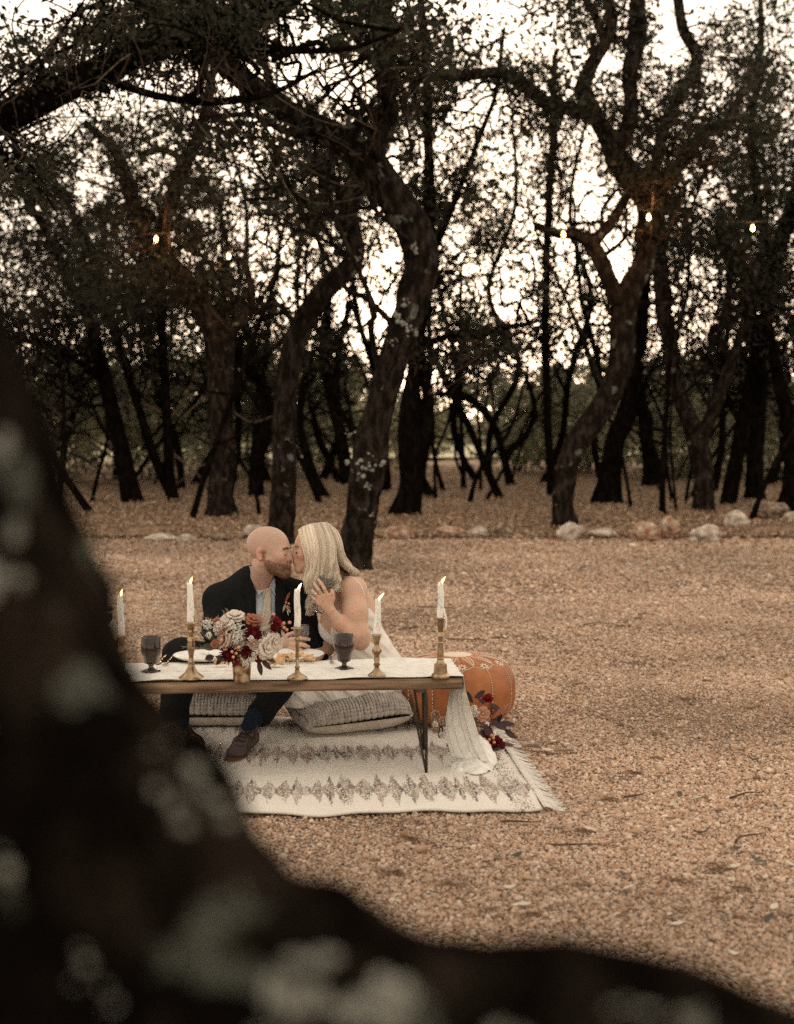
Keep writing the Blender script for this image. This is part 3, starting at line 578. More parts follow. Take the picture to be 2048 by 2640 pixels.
tree('dark trunk cut off by the right edge of the picture', [o2f([(1682, 1092, 70), (1692, 1010, 62), (1690, 920, 54), (1668, 840, 40), (1650, 760, 30), (1640, 680, 22)])], gY(2034, 1320), crown=[(2020, 800, 90, 140, 50)])
tree('pale twiggy oak leaning right between the slim trunk and the forked oak', [o2f([(1090, 1040, 26), (1070, 960, 24), (1050, 900, 22), (1000, 850, 20), (930, 838, 16)]), o2f([(1075, 970, 18), (1120, 930, 16), (1140, 870, 14), (1120, 800, 10)])], gY(1318, 1258), crown=[(1270, 900, 150, 70, 40)], pal=PAL_OAK)
tree('dark multi-stemmed tree between the two curving oaks', [o2f([(690, 1065, 30), (660, 990, 28), (640, 900, 24), (650, 800, 20)]), o2f([(740, 1030, 40), (728, 930, 38), (700, 820, 34), (690, 720, 28), (705, 600, 22)]), o2f([(745, 1000, 26), (720, 860, 22), (725, 740, 18), (750, 640, 14)])], gY(834, 1288), crown=[(800, 640, 110, 110, 40), (830, 860, 90, 90, 24)])
# the tree at the left whose limb crosses the top of the view
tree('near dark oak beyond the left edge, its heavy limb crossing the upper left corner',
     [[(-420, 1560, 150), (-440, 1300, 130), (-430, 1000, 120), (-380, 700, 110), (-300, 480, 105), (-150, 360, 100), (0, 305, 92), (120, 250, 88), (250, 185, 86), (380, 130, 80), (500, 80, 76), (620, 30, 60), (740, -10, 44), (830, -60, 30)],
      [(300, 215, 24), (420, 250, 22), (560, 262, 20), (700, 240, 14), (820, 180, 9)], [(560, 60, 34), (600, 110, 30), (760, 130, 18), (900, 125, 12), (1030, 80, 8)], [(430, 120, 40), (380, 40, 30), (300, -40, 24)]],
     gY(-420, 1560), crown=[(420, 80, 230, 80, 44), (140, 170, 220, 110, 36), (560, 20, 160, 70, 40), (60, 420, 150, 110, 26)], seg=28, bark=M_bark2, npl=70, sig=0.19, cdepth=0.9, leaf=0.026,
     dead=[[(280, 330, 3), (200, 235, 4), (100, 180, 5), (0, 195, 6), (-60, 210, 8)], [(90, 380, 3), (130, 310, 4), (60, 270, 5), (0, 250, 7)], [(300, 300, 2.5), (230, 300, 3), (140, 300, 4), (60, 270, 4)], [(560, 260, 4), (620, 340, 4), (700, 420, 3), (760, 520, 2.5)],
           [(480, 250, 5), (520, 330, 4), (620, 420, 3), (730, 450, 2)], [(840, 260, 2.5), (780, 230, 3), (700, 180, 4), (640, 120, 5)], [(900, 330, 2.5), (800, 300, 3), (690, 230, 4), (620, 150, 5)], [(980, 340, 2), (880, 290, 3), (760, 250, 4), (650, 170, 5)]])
# background crowns beyond the front row: every tree a thin trunk and a crown
bgl = ['thin dark trunk far back at the left edge of the wood', 'far back trunk showing between the flared-root oak and the left group', 'thin far trunk behind the man and the slimmer oak', 'thin far trunk behind the S-curved oak', 'far oak whose crown fills the upper middle of the wood',
       'slender far trunk in front of the bright meadow', 'far oak with a crown against the sunset, left of the forked oak', 'far oak with a crown against the sunset, right of the forked oak', 'thin far trunk behind the curved oak', 'far trunk behind the right-slanting trunk']
for i, (x, d, cr) in enumerate([(30, 34, [(60, 560, 170, 130, 40), (60, 900, 150, 110, 40)]), (500, 36, [(420, 760, 170, 110, 46), (480, 560, 160, 110, 34)]), (690, 38, [(680, 880, 130, 100, 40), (640, 640, 140, 110, 26)]), (830, 40, [(820, 560, 120, 120, 26), (860, 960, 110, 80, 26)]),
                                (1000, 33, [(1010, 260, 200, 170, 60), (840, 320, 160, 120, 34)]), (1260, 42, [(1300, 560, 160, 120, 40), (1250, 940, 120, 60, 24)]), (1400, 37, [(1400, 180, 200, 140, 60), (1440, 840, 140, 80, 36)]), (1720, 38, [(1640, 300, 180, 170, 50), (1730, 920, 160, 80, 44)]),
                                (1760, 43, [(1850, 620, 150, 120, 36), (1880, 950, 130, 90, 34)]), (1990, 36, [(1960, 300, 110, 200, 60), (1980, 960, 90, 120, 34)])]):
    by = 1320 - FPX * math.tan(PITCH - math.atan(CAM_H / d)) if False else proj(np.array([0, d, 0.0]))[1]
    xs_ = x + rng.normal(0, 46, 5).cumsum()
    tree(bgl[i], [[(x, by, 24), (xs_[0], by - 130, 21), (xs_[1], by - 290, 18), (xs_[2], by - 480, 15), (xs_[3], by - 700, 12), (xs_[4], by - 950, 8)]], d, crown=cr, seg=7, leaf=0.056, npl=52 if x > 800 else 76, sig=0.5, cdepth=3.0, twigs=0.6, pal=np.array(PAL_OAK) * 1.5 if x > 800 else np.array(PAL_DARK) * 1.7)  # leaf colours lifted to stand in for haze over the distant wood

for lb, x, d, cr, pl in (('dense far juniper filling the gap left of the flared-root oak', 470, 33, [(430, 640, 150, 120, 60), (450, 860, 120, 120, 50)], PAL_DARK), ('dense far juniper at the left edge, its boughs drooping', 150, 35, [(140, 520, 160, 130, 60), (180, 780, 150, 140, 60), (80, 1020, 130, 100, 40)], PAL_DARK),
      ('dense far juniper showing between the left group and the flared-root oak', 300, 39, [(290, 700, 150, 160, 60), (300, 980, 130, 110, 46)], PAL_DARK), ('far oak behind the slimmer oak with leaves down to the man\'s head', 650, 34, [(660, 560, 140, 130, 56), (700, 800, 130, 110, 50), (660, 1020, 110, 90, 30)], PAL_OAK),
      ('far oak with a wide crown behind the S-curved oak', 880, 37, [(880, 470, 140, 130, 50), (960, 640, 120, 110, 36), (900, 900, 110, 80, 34)], PAL_OAK), ('far oak in the middle distance between the two biggest oaks', 1230, 39, [(1220, 460, 170, 120, 60), (1330, 640, 130, 110, 44), (1200, 860, 130, 60, 40), (1420, 860, 120, 90, 40)], PAL_OAK),
      ('slim far oak whose crown fills the gap between the flared-root oak and the slimmer oak', 590, 31, [(580, 560, 130, 110, 50), (560, 740, 110, 100, 40)], PAL_OAK), ('far oak filling the sky left of the slim straight trunk', 1120, 30, [(1120, 480, 130, 110, 44), (1090, 720, 100, 120, 40), (1260, 740, 110, 90, 40)], PAL_OAK),
      ('far oak with sparse crown behind the fork of the big right oak', 1560, 33, [(1560, 560, 130, 110, 44), (1500, 740, 120, 90, 40)], PAL_OAK), ('far oak with sparse crown right of the curved oak', 1840, 32, [(1830, 700, 130, 120, 50), (1780, 460, 120, 110, 34)], PAL_OAK), ('far oak right of the forked oak, crown broken by sky', 1690, 41, [(1560, 380, 150, 130, 46), (1700, 760, 120, 130, 46), (1800, 960, 120, 70, 30)], PAL_OAK), ('dense far juniper near the right edge', 1930, 34, [(1950, 560, 120, 170, 70), (1900, 820, 110, 120, 46), (2000, 1000, 80, 100, 30)], PAL_DARK)):
    by = proj(np.array([0, d, 0.0]))[1]; xs_ = x + rng.normal(0, 42, 4).cumsum()
    tree(lb, [[(x, by, 22), (xs_[0], by - 130, 19), (xs_[1], by - 300, 16), (xs_[2], by - 520, 12), (xs_[3], by - 760, 8)]], d, crown=cr, seg=7, leaf=0.056, npl=52 if x > 800 else 76, sig=0.5, cdepth=3.0, twigs=0.6, pal=np.array(pl) * 1.6)  # leaves lightened with distance, haze put into their colour
# thin stems and bare saplings of the understory
SAPL = ['thin dark stem leaning left in the understory', 'thin dark stem leaning right in the understory', 'bare forked sapling in the understory']
for k in range(60):
    d = rng.uniform(22, 46); x = rng.uniform(-60, 2080); by = proj(np.array([0, d, 0.0]))[1]; kind = k % 3; ln = rng.uniform(260, 620) * 26 / d; dx = {0: -1, 1: 1, 2: 0}[kind] * rng.uniform(.2, .75) * ln + (rng.normal(0, 25) if kind == 2 else 0); w_ = rng.uniform(7, 17) * 26 / d
    pts = [(x, by, w_), (x + dx * .2 + rng.normal(0, 10), by - ln * .25, w_ * .9), (x + dx * .55 + rng.normal(0, 18), by - ln * .55, w_ * .75), (x + dx + rng.normal(0, 20), by - ln, w_ * .4)]
    dead_ = []
    for q in range(6):
        f = rng.uniform(.3, .98); bx, by2 = x + dx * f, by - ln * f; s_ = rng.choice([-1, 1]); L_ = rng.uniform(60, 190); up_ = rng.uniform(20, 160)
        dead_.append([(bx, by2, w_ * .5), (bx + s_ * L_ * .5, by2 - up_ * .4 + rng.normal(0, 14), w_ * .35), (bx + s_ * L_, by2 - up_ + rng.normal(0, 20), 1.5)])
    tree(SAPL[kind], [pts], d, seg=6, cat='sapling', name='sapling', group='bare stems of the understory', dead=dead_)
for lb, x, d, cr in (('oak standing just beyond the left edge of the view', -330, 24, [(-330, 420, 230, 200, 46), (-300, 760, 180, 120, 24)]), ('leaning oak further beyond the left edge of the view', -760, 27, [(-760, 430, 260, 220, 50)]),
      ('oak standing just beyond the right edge of the view', 2360, 25, [(2340, 420, 220, 200, 46), (2340, 760, 180, 120, 24)]), ('crooked oak further beyond the right edge of the view', 2800, 28, [(2800, 430, 260, 220, 50)])):
    by = proj(np.array([0, d, 0.0]))[1]; xs_ = x + rng.normal(0, 60, 4).cumsum()
    tree(lb, [[(x, by, 60), (xs_[0], by - 200, 54), (xs_[1], by - 420, 46), (xs_[2], by - 660, 34), (xs_[3], by - 900, 20)]], d, crown=cr, seg=10, leaf=0.055, npl=60, sig=0.4, cdepth=2.5, twigs=0.5)
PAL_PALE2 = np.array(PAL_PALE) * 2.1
# bushes under the trees and at the far edge of the wood
def bush(label, px, Y, h, wid, n, pal, size, group='bushes beyond the trunks'):
    c = np.array([at(px, 1200, Y)[0], Y, 0.0]); t = thing('bush', label, 'bush', c, group); mb = MB()
    for k in range(9):
        e = c + np.array([rng.normal(0, wid * .35), rng.normal(0, wid * .3), h * rng.uniform(.6, 1)]); m_ = c + (e - c) * .5 + rng.normal(0, .15, 3)
        mb.add(*tube(smooth_path(np.array([c + rng.normal(0, .1, 3) * [1, 1, 0] - [0, 0, .05], m_, e]), 6), np.linspace(.028, .008, 6), 4, False))
    part(t, 'stems', *mb.get(), M_twig)
    C = c + np.stack([rng.normal(0, wid * .45, n), rng.normal(0, wid * .35, n), h * rng.beta(2.0, 1.5, n)], -1)
    V, F, cl = leaf_quads(C, 60, 0.24, size * 1.3, pal, gaps=False); part(t, 'foliage', V, F, M_leafA, smooth=False, col=cl)
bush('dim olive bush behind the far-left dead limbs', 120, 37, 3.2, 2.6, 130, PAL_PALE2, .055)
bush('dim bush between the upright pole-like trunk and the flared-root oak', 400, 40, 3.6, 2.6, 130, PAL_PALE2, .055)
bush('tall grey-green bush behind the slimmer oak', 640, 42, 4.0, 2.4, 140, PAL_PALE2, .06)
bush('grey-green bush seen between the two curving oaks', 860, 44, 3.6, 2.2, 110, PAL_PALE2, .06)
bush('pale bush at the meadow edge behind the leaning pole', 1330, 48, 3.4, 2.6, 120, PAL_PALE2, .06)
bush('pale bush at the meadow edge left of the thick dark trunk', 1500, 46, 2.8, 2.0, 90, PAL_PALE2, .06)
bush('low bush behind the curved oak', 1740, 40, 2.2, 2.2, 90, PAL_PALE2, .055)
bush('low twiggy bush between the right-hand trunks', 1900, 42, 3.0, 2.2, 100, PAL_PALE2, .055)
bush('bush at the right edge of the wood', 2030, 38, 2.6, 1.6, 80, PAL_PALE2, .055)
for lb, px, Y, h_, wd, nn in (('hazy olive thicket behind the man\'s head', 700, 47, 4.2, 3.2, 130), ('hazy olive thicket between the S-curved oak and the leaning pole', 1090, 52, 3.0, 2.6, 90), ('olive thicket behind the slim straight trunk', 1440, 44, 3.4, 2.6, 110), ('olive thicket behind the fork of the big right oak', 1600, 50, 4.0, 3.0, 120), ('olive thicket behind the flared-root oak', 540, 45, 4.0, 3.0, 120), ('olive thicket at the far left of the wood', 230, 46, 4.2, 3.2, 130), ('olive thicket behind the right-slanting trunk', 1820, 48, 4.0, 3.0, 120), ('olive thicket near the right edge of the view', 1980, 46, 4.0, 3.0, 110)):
    bush(lb, px, Y, h_, wd, nn, PAL_PALE2 * .9, .06)  # the haze is only in the pale leaf colour
# far edge of the meadow: one mass of trees
C = np.stack([rng.uniform(-48, 48, 2600), rng.normal(118, 5, 2600), 0 * np.zeros(2600)], -1)
C[:, 2] = rng.beta(1.3, 1.9, 2600) * np.clip(6.0 + 4.5 * fbm(C * [1, 0, 0], .11, 3, 3), 1.5, 11)
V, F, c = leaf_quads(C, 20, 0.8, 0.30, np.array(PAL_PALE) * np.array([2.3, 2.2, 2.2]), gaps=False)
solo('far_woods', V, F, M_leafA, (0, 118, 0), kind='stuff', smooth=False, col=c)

# ------------------------------------------------------------------ the forked tree right in front of the camera
nl = [(-330, 1750, 900), (-330, 1550, 860)]
t = thing('foreground_tree', 'blurred dark forked tree close to the camera, spotted with pale lichen', 'tree', (-0.28, 0.86, 0.0))
def near_limb(nm, rows, seg=64):
    Q = np.array([[*at(px, py, Y), r] for px, py, Y, r in rows]); Q = smooth_path(Q, 140)
    sd = int(Q[0, 0] * -1000) % 91
    def rf(P_, a):
        ca = np.stack([np.repeat(np.cos(a)[None], len(P_), 0) * 1.5, np.repeat(np.sin(a)[None], len(P_), 0) * 1.5, np.repeat(P_[:, 2:3] * 6 + P_[:, 0:1] * 6, len(a), 1)], -1)
        return 1 + 0.15 * fbm(ca, 1.2, sd, 3) + 0.11 * vnoise(ca, 3.5, sd) + .06 * vnoise(ca, 8, sd + 4)
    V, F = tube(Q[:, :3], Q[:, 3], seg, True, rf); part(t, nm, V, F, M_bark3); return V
# trunk up to the fork, then one limb to the upper left and one to the right
TR = near_limb('trunk', [(120, 9500, .86, .19), (130, 6500, .86, .17), (150, 4200, .86, .155), (180, 3200, .86, .15), (150, 2700, .86, .13)])
LA = near_limb('limb', [(300, 3400, .86, .15), (240, 2750, .86, .150), (115, 2300, .86, .135), (-62, 1900, .87, .104), (-148, 1560, .88, .090), (-190, 1250, .9, .079), (-262, 980, .92, .074), (-400, 560, .94, .064), (-640, 100, .98, .056), (-760, -300, 1.0, .05)])
LB = near_limb('limb', [(0, 3000, .84, .14), (330, 2720, .83, .125), (620, 2690, .81, .106), (900, 2725, .78, .081), (1200, 2735, .76, .064), (1480, 2740, .74, .063), (1750, 2765, .73, .058), (1950, 2830, .72, .052), (2300, 2950, .71, .042)])
for (px, py, w_, src) in [(30, 1420, 95, LA), (-10, 1690, 70, LA), (90, 1440, 50, LA), (20, 2170, 55, LA), (520, 1990, 60, LA), (470, 1960, 40, LA), (20, 1150, 45, LA), (240, 2450, 40, LA), (790, 2480, 85, LB), (760, 2560, 70, LB), (1000, 2570, 95, LB), (940, 2540, 60, LB), (870, 2600, 60, LB), (1600, 2500, 40, LB), (1260, 2610, 45, LB), (1800, 2560, 40, LB), (700, 2590, 45, LB)]:
    X_, Y_ = proj(src); d = np.hypot(X_ - px, Y_ - py) + 6000 * (src[:, 1] - src[:, 1].min()); near = np.argsort(d)[:10]; mb = MB(); r_ = w_ * mpp(.8)
    for q in range(11):
        c = src[near[min(9, int(abs(rng.normal(0, 4))))]]; v_, f_ = ball(c + rng.normal(0, 1, 3) * r_ * [.36, .05, .42] + [0, .002, 0], np.array([1, .30, rng.uniform(.5, 1.7)]) * r_ * rng.uniform(.2, .42), 12, 8); v_ = v_ + .4 * r_ * .3 * np.stack([vnoise(v_, 70, q), 0 * v_[:, 0], vnoise(v_, 70, q + 5)], -1); mb.add(v_, f_)
    part(t, 'lichen_patch', *mb.get(), M_lichen, kind='stuff')
# its unseen crown overhead and behind, above the frame, added to shade the bark
C = np.stack([rng.uniform(-3.0, 2.0, 260), rng.uniform(-3.0, 2.2, 260), rng.uniform(2.9, 4.6, 260)], -1); C = C[C[:, 1] < 2.0]
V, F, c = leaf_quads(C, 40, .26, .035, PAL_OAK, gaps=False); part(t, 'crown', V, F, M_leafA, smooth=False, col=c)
for e in ((-1.6, -.6, 3.6), (-.6, -1.6, 3.8), (.6, .9, 4.0), (-1.8, 1.0, 3.9)):
    P = smooth_path(np.array([at(-760, -300, 1.0), at(-760, -300, 1.0) * .5 + np.array(e) * .5 + [0, 0, .15], e]), 14); part(t, 'limb', *tube(P, np.linspace(.045, .012, 14), 8), M_bark3)

# ================================================================== ROCKS along the edge of the clearing
def rock_mat(name, c1, c2, c3):
    m = mat(name, c1, c2, scale=9, rough=0.95, bump=(26, 1.0, 0.03), fac=(0.38, 0.6), detail=7); return m
M_rw = rock_mat('white_limestone', (0.36, 0.295, 0.225), (0.68, 0.61, 0.52), 0)
M_ro = rock_mat('rust_limestone', (0.30, 0.15, 0.08), (0.58, 0.47, 0.37), 0)
M_rb = rock_mat('brown_limestone', (0.13, 0.09, 0.06), (0.42, 0.33, 0.25), 0)
import bmesh
_bm = bmesh.new(); bmesh.ops.create_icosphere(_bm, subdivisions=4, radius=1.0)
ICO_V = np.array([v.co[:] for v in _bm.verts]); ICO_F = np.array([[v.index for v in f.verts] for f in _bm.faces]); _bm.free()
def rock(label, px, py, wpx, hpx, m, pit=0.25, seed=0, tilt=0.0):
    c = plane(px, py); s = mpp(c[1]); sx, sz = wpx * s / 2, hpx * s / 2; V = ICO_V.copy()
    rr = np.random.default_rng(seed + 50)
    for _ in range(9):                                    # broken faces
        nv = norm(rr.normal(0, 1, 3)); o_ = rr.uniform(0.62, 0.88); d = V @ nv - o_; V = V - np.where(d > 0, d, 0)[:, None] * nv * 0.85
    q = V * 1.0 + seed * 3.1; V = V * (1 + 0.16 * fbm(q, 1.5, seed, 3) + 0.05 * fbm(q, 6, seed, 2))[:, None]
    pits = vnoise(q, 3.4, seed + 9); V = V * (1 - pit * np.clip(pits - 0.15, 0, 1))[:, None]
    V = V * np.array([sx, max(sx * 0.7, sz * 0.8), sz * 1.12]); a = tilt; V = np.stack([V[:, 0] * math.cos(a) - V[:, 2] * math.sin(a), V[:, 1], V[:, 0] * math.sin(a) + V[:, 2] * math.cos(a)], -1)
    V = V + np.array([c[0], c[1] + sx * 0.5, sz * 0.82 + 0.01])
    solo('limestone_rock', V, ICO_F, m, c, label, 'rock', 'limestone rocks bordering the clearing')
rock('rust-orange low rock right of the S-curved oak', 1030, 1394, 82, 38, M_ro, .2, 1)
rock('long flat orange-brown rock lying left of a small white rock', 1155, 1388, 100, 30, M_ro, .15, 2)
rock('small rounded white rock between the flat orange rock and a pitted brown one', 1234, 1388, 56, 30, M_rw, .15, 3)
rock('pitted brown rock left of the foot of the forked oak', 1302, 1388, 62, 42, M_rb, .5, 4)
rock('smooth white boulder at the right foot of the forked oak', 1476, 1398, 76, 50, M_rw, .15, 5)
rock('low flat cream rock right of the smooth white boulder', 1551, 1391, 78, 28, M_rw, .15, 6)
rock('rust and white rough boulder, left half of the tallest pair', 1668, 1398, 78, 60, M_ro, .35, 7, .2)
rock('tall pitted white and rust boulder, right half of the tallest pair', 1728, 1394, 62, 72, M_ro, .5, 8)
rock('broad white boulder with a dark hollow below, right of the tallest pair', 1828, 1400, 92, 48, M_rw, .45, 9)
rock('pale wedge-shaped rock slanting down to the right', 1903, 1370, 74, 54, M_rw, .35, 10, -.5)
rock('small pale rock right of the wedge-shaped rock', 1955, 1366, 44, 28, M_ro, .3, 11)
rock('large deeply pitted brown and white rock at the right edge', 1995, 1350, 96, 62, M_rb, .7, 12)
rock('white rock lying against the large pitted rock', 2046, 1354, 50, 34, M_rw, .3, 13)
rock('long pale flat rock at the left of the border', 412, 1398, 96, 20, M_rw, .1, 14)
rock('pale flat rock right of the longest left border rock', 478, 1399, 52, 20, M_rw, .1, 15)
rock('pitted grey and white rock behind the man\'s head', 655, 1392, 62, 38, M_rw, .7, 16)
rock('brown rock half buried in leaves left of the man\'s head', 566, 1398, 66, 22, M_rb, .3, 17)

# ================================================================== litter lying on the gravel
M_dleaf = mat('brown_leaf', (0.30, 0.19, 0.11), (0.44, 0.31, 0.20), scale=30, rough=0.7)
M_pleaf = mat('pale_leaf', (0.50, 0.43, 0.33), (0.60, 0.53, 0.42), scale=30, rough=0.7)
M_gleaf = mat('dark_green_leaf', (0.030, 0.032, 0.020), (0.055, 0.056, 0.036), scale=30, rough=0.5)
M_needle = mat('dead_needles', (0.11, 0.068, 0.040), (0.22, 0.14, 0.085), scale=60, rough=0.95)
def leaf_geo(L, W, curl=.35, n=7, fold=.25):
    u = np.linspace(0, 1, n); wdt = W * np.sin(np.pi * np.clip(u * .96 + .02, 0, 1)) ** .75
    G = np.zeros((n, 5, 3)); v = np.linspace(-1, 1, 5)
    G[..., 0] = (u[:, None] - .5) * L; G[..., 1] = wdt[:, None] * v[None] / 2; G[..., 2] = curl * L * (u[:, None] - .5) ** 2 + fold * wdt[:, None] * np.abs(v)[None] / 2
    return sheet(G, 0.0006)
LEAF = {}
for nm, m_ in (('brown', M_dleaf), ('pale', M_pleaf), ('green', M_gleaf)):
    LEAF[nm] = [mesh_data('fallen_leaf', *leaf_geo(.05, .022, c_), m_) for c_ in (.2, .6, 1.1)]
def put_leaf(px, py, nm, size=1.0, label=None, rz=None, k=None):
    c = plane(px, py); o = bpy.data.objects.new('fallen_leaf', LEAF[nm][k if k is not None else random.randrange(3)]); COL.objects.link(o)
    o.location = (c[0], c[1], .016); o.rotation_euler = (random.uniform(-.35, .35), random.uniform(-.3, .3), rz if rz is not None else random.uniform(0, 6.3)); o.scale = (size,) * 3
    lab = {'brown': 'small dry brown leaf lying on the gravel', 'pale': 'small pale bleached leaf lying on the gravel', 'green': 'small dark green leaf lying on the gravel'}[nm]
    tag(o, label or lab, 'leaf', 'fallen leaves on the gravel')
put_leaf(1728, 2376, 'green', 1.0, 'dark green leaf with a pale leaf beside it, low on the right of the gravel', .3, 0)
put_leaf(1748, 2394, 'pale', 1.0, 'grey-green upturned leaf lying against a dark green leaf', -.4, 0)
put_leaf(1345, 2345, 'pale', 1.3, 'large tan leaf lying flat beside a tuft of needles', .1, 0)
put_leaf(1458, 2398, 'brown', .6, 'tiny rust-brown leaf lying below the large tan leaf', 1.3, 2)
put_leaf(1620, 2300, 'pale', 1.1, 'round pale leaf lying on open gravel', .9, 0)
put_leaf(1322, 2240, 'pale', 1.2, 'broad pale grey leaf nearest below the rug', .2, 0)
put_leaf(1955, 2232, 'green', 1.5, 'curled dark leaf near the right edge of the gravel', -.5, 2)
put_leaf(1812, 2157, 'green', 1.7, 'long thin dark leaf lying right of the rug fringe', .1, 2)
put_leaf(1942, 1968, 'green', 1.2, 'dark leaf standing on edge at the right of the gravel', .4, 2)
put_leaf(1893, 2245, 'pale', 1.2, 'pale tan leaf left of the curled dark leaf', .5, 0)
for k in range(46):
    py = 1480 + 1000 * random.random() ** .8; px = random.uniform(1250 if py > 1650 else 1060, 2040)
    if px < 1500 and 1780 < py < 2130: continue
    put_leaf(px, py, random.choice(['brown', 'brown', 'pale', 'pale', 'green']), random.uniform(.7, 1.1))
# tufts of dead needles: a few meshes, many copies
TUFT = []
for k in range(6):
    mb = MB()
    for _ in range(52):
        a = random.uniform(0, 6.3); L = random.uniform(.03, .07); c = np.array([random.gauss(0, .042), random.gauss(0, .024), random.uniform(.0, .016)])
        d = np.array([math.cos(a) * L, math.sin(a) * L * .6, random.uniform(-.008, .018)]); mb.add(*tube(np.array([c - d / 2, c + [0, 0, .004], c + d / 2]), [.0016, .0022, .001], 3, False))
    TUFT.append(mesh_data('needle_tuft', *mb.get(), M_needle, smooth=False))
def tuft(px, py, s, label=None):
    c = plane(px, py); o = bpy.data.objects.new('needle_tuft', random.choice(TUFT)); COL.objects.link(o); o.location = (c[0], c[1], .01); o.rotation_euler = (0, 0, random.uniform(-.6, .6)); s *= .40; o.scale = (s, s, s * .8)
    tag(o, label or 'small tuft of dead brown needles lying on the gravel', 'needle tuft', 'tufts of dead needles on the gravel')
for px, py, s, lb in [(1692, 1898, 1.3, 'dark upright needle tuft right of the rug fringe'), (1765, 1808, 1.6, 'wide needle tuft, the darkest right of the leather pouf'), (1932, 1830, 1.1, 'needle tuft at the far right level with the leather pouf'), (1380, 2365, 1.0, 'needle tuft beside the large tan leaf'), (1856, 1700, 1.0, None), (1820, 1760, 1.1, None), (1684, 1744, 1.0, None), (1966, 1556, 1.3, None), (1448, 1660, 1.2, None), (1464, 1682, 1.1, None), (1540, 1655, 1.0, None), (1600, 1618, 1.2, None), (1650, 1598, 1.3, None), (1285, 1648, 1.4, None), (1230, 1650, 1.0, None), (1490, 1768, 1.0, None), (1570, 2068, 1.3, None), (1740, 2280, 1.6, None), (1850, 2250, 1.8, None), (1910, 2300, 1.4, None), (1640, 2000, 1.6, None), (1690, 1960, 1.2, None), (1020, 2260, 1.6, None), (1160, 2290, 1.6, None), (1060, 2170, 1.4, None), (1500, 2150, 1.5, None), (1420, 1470, 1.2, None), (1330, 1660, 1.0, None), (1180, 1540, 1.0, None), (1950, 1700, 1.2, None), (1730, 1540, 1.0, None), (1100, 1470, 1.0, None), (430, 1450, 1.3, None), (380, 1500, 1.2, None), (470, 1560, 1.0, None), (1550, 1520, .9, None), (1860, 1480, 1.0, None)]:
    tuft(px, py, s, lb)
for _ in range(110):
    _x, _y = random.uniform(1080, 2040), random.uniform(1420, 2400)
    if not (_x < 1480 and 1650 < _y < 2130): tuft(_x, _y, random.uniform(.35, .8))
M_stick = mat('twig_on_ground', (0.06, 0.04, 0.028), (0.12, 0.085, 0.06), scale=40, rough=0.9)
for k, (px, py, L, a) in enumerate([(1535, 1614, .22, .5), (1130, 1572, .35, -.25), (1200, 1655, .3, -.1), (1660, 1588, .14, .1), (1290, 1520, .2, .3), (1800, 1540, .4, .02), (1080, 1625, .25, .05), (1930, 2170, .16, .9), (1340, 2130, .14, .2), (1640, 2060, .12, .6), (1480, 2190, .2, -.2), (1920, 2060, .16, .3)]):
    c = plane(px, py); n = 8; P = np.stack([np.linspace(-L / 2, L / 2, n), .02 * np.sin(np.linspace(0, 4, n) + k), .016 + .006 * np.sin(np.linspace(0, 3, n))], -1)
    P = np.stack([P[:, 0] * math.cos(a) - P[:, 1] * math.sin(a), P[:, 0] * math.sin(a) + P[:, 1] * math.cos(a), P[:, 2]], -1) + [c[0], c[1], 0]
    solo('fallen_twig', *tube(P, np.linspace(.005, .002, n), 5), M_stick, c, ['dark bent twig lying mid-gravel right of the leather pouf', 'long thin dark twig lying behind the right end of the table'][k] if k < 2 else 'thin dark twig lying on the gravel', 'twig', 'twigs on the gravel')

# ================================================================== string lights through the wood
M_wire = mat('black_wire', (0.02, 0.02, 0.02), rough=0.6)
M_bulb = mat('lit_bulb', (1, .7, .4), emit=((1.0, .50, .18), 3.0))
M_sock = mat('bulb_socket', (0.015, 0.015, 0.015), rough=0.5)
def string_light(label, pts, bulbs, group='strings of lights in the wood'):
    P = smooth_path(np.array([at(*p) for p in pts]), 40); t = thing('string_light', label, 'string light', P[0], group)
    part(t, 'wire', *tube(P, .005, 5, False), M_wire)
    for (px, py, Y) in bulbs:
        c = at(px, py, Y); b = part(t, 'bulb', *lathe([(.001, -.046), (.017, -.041), (.026, -.02), (.028, 0), (.022, .024), (.014, .042)], c, 14), M_bulb)
        part(b, 'socket', *lathe([(.014, .042), (.018, .044), (.018, .085), (.006, .09)], c, 10), M_sock)
        l = bpy.data.lights.new('bulb_light', 'POINT'); l.energy = 6; l.color = (1, .5, .18); l.shadow_soft_size = .04; lo = bpy.data.objects.new('bulb_light', l); COL.objects.link(lo); lo.location = tuple(c + [0, -.1, -.02])
string_light('string of warm bulbs strung past the forked oak on the right', [(1130, 575, 20.6), (1300, 586, 20.4), (1451, 590, 20.3), (1672, 540, 20.5), (1850, 566, 21), (1941, 572, 21), (2120, 560, 21)], [(1453, 604, 20.3), (1673, 560, 20.5), (1941, 588, 21)])
string_light('string of warm bulbs strung through the left trees', [(-60, 600, 22.5), (180, 640, 22.6), (404, 602, 22.8), (600, 640, 22.6), (812, 612, 22), (1000, 600, 21), (1130, 575, 20.6)], [(403, 616, 22.8), (590, 660, 22.6), (812, 628, 22)])

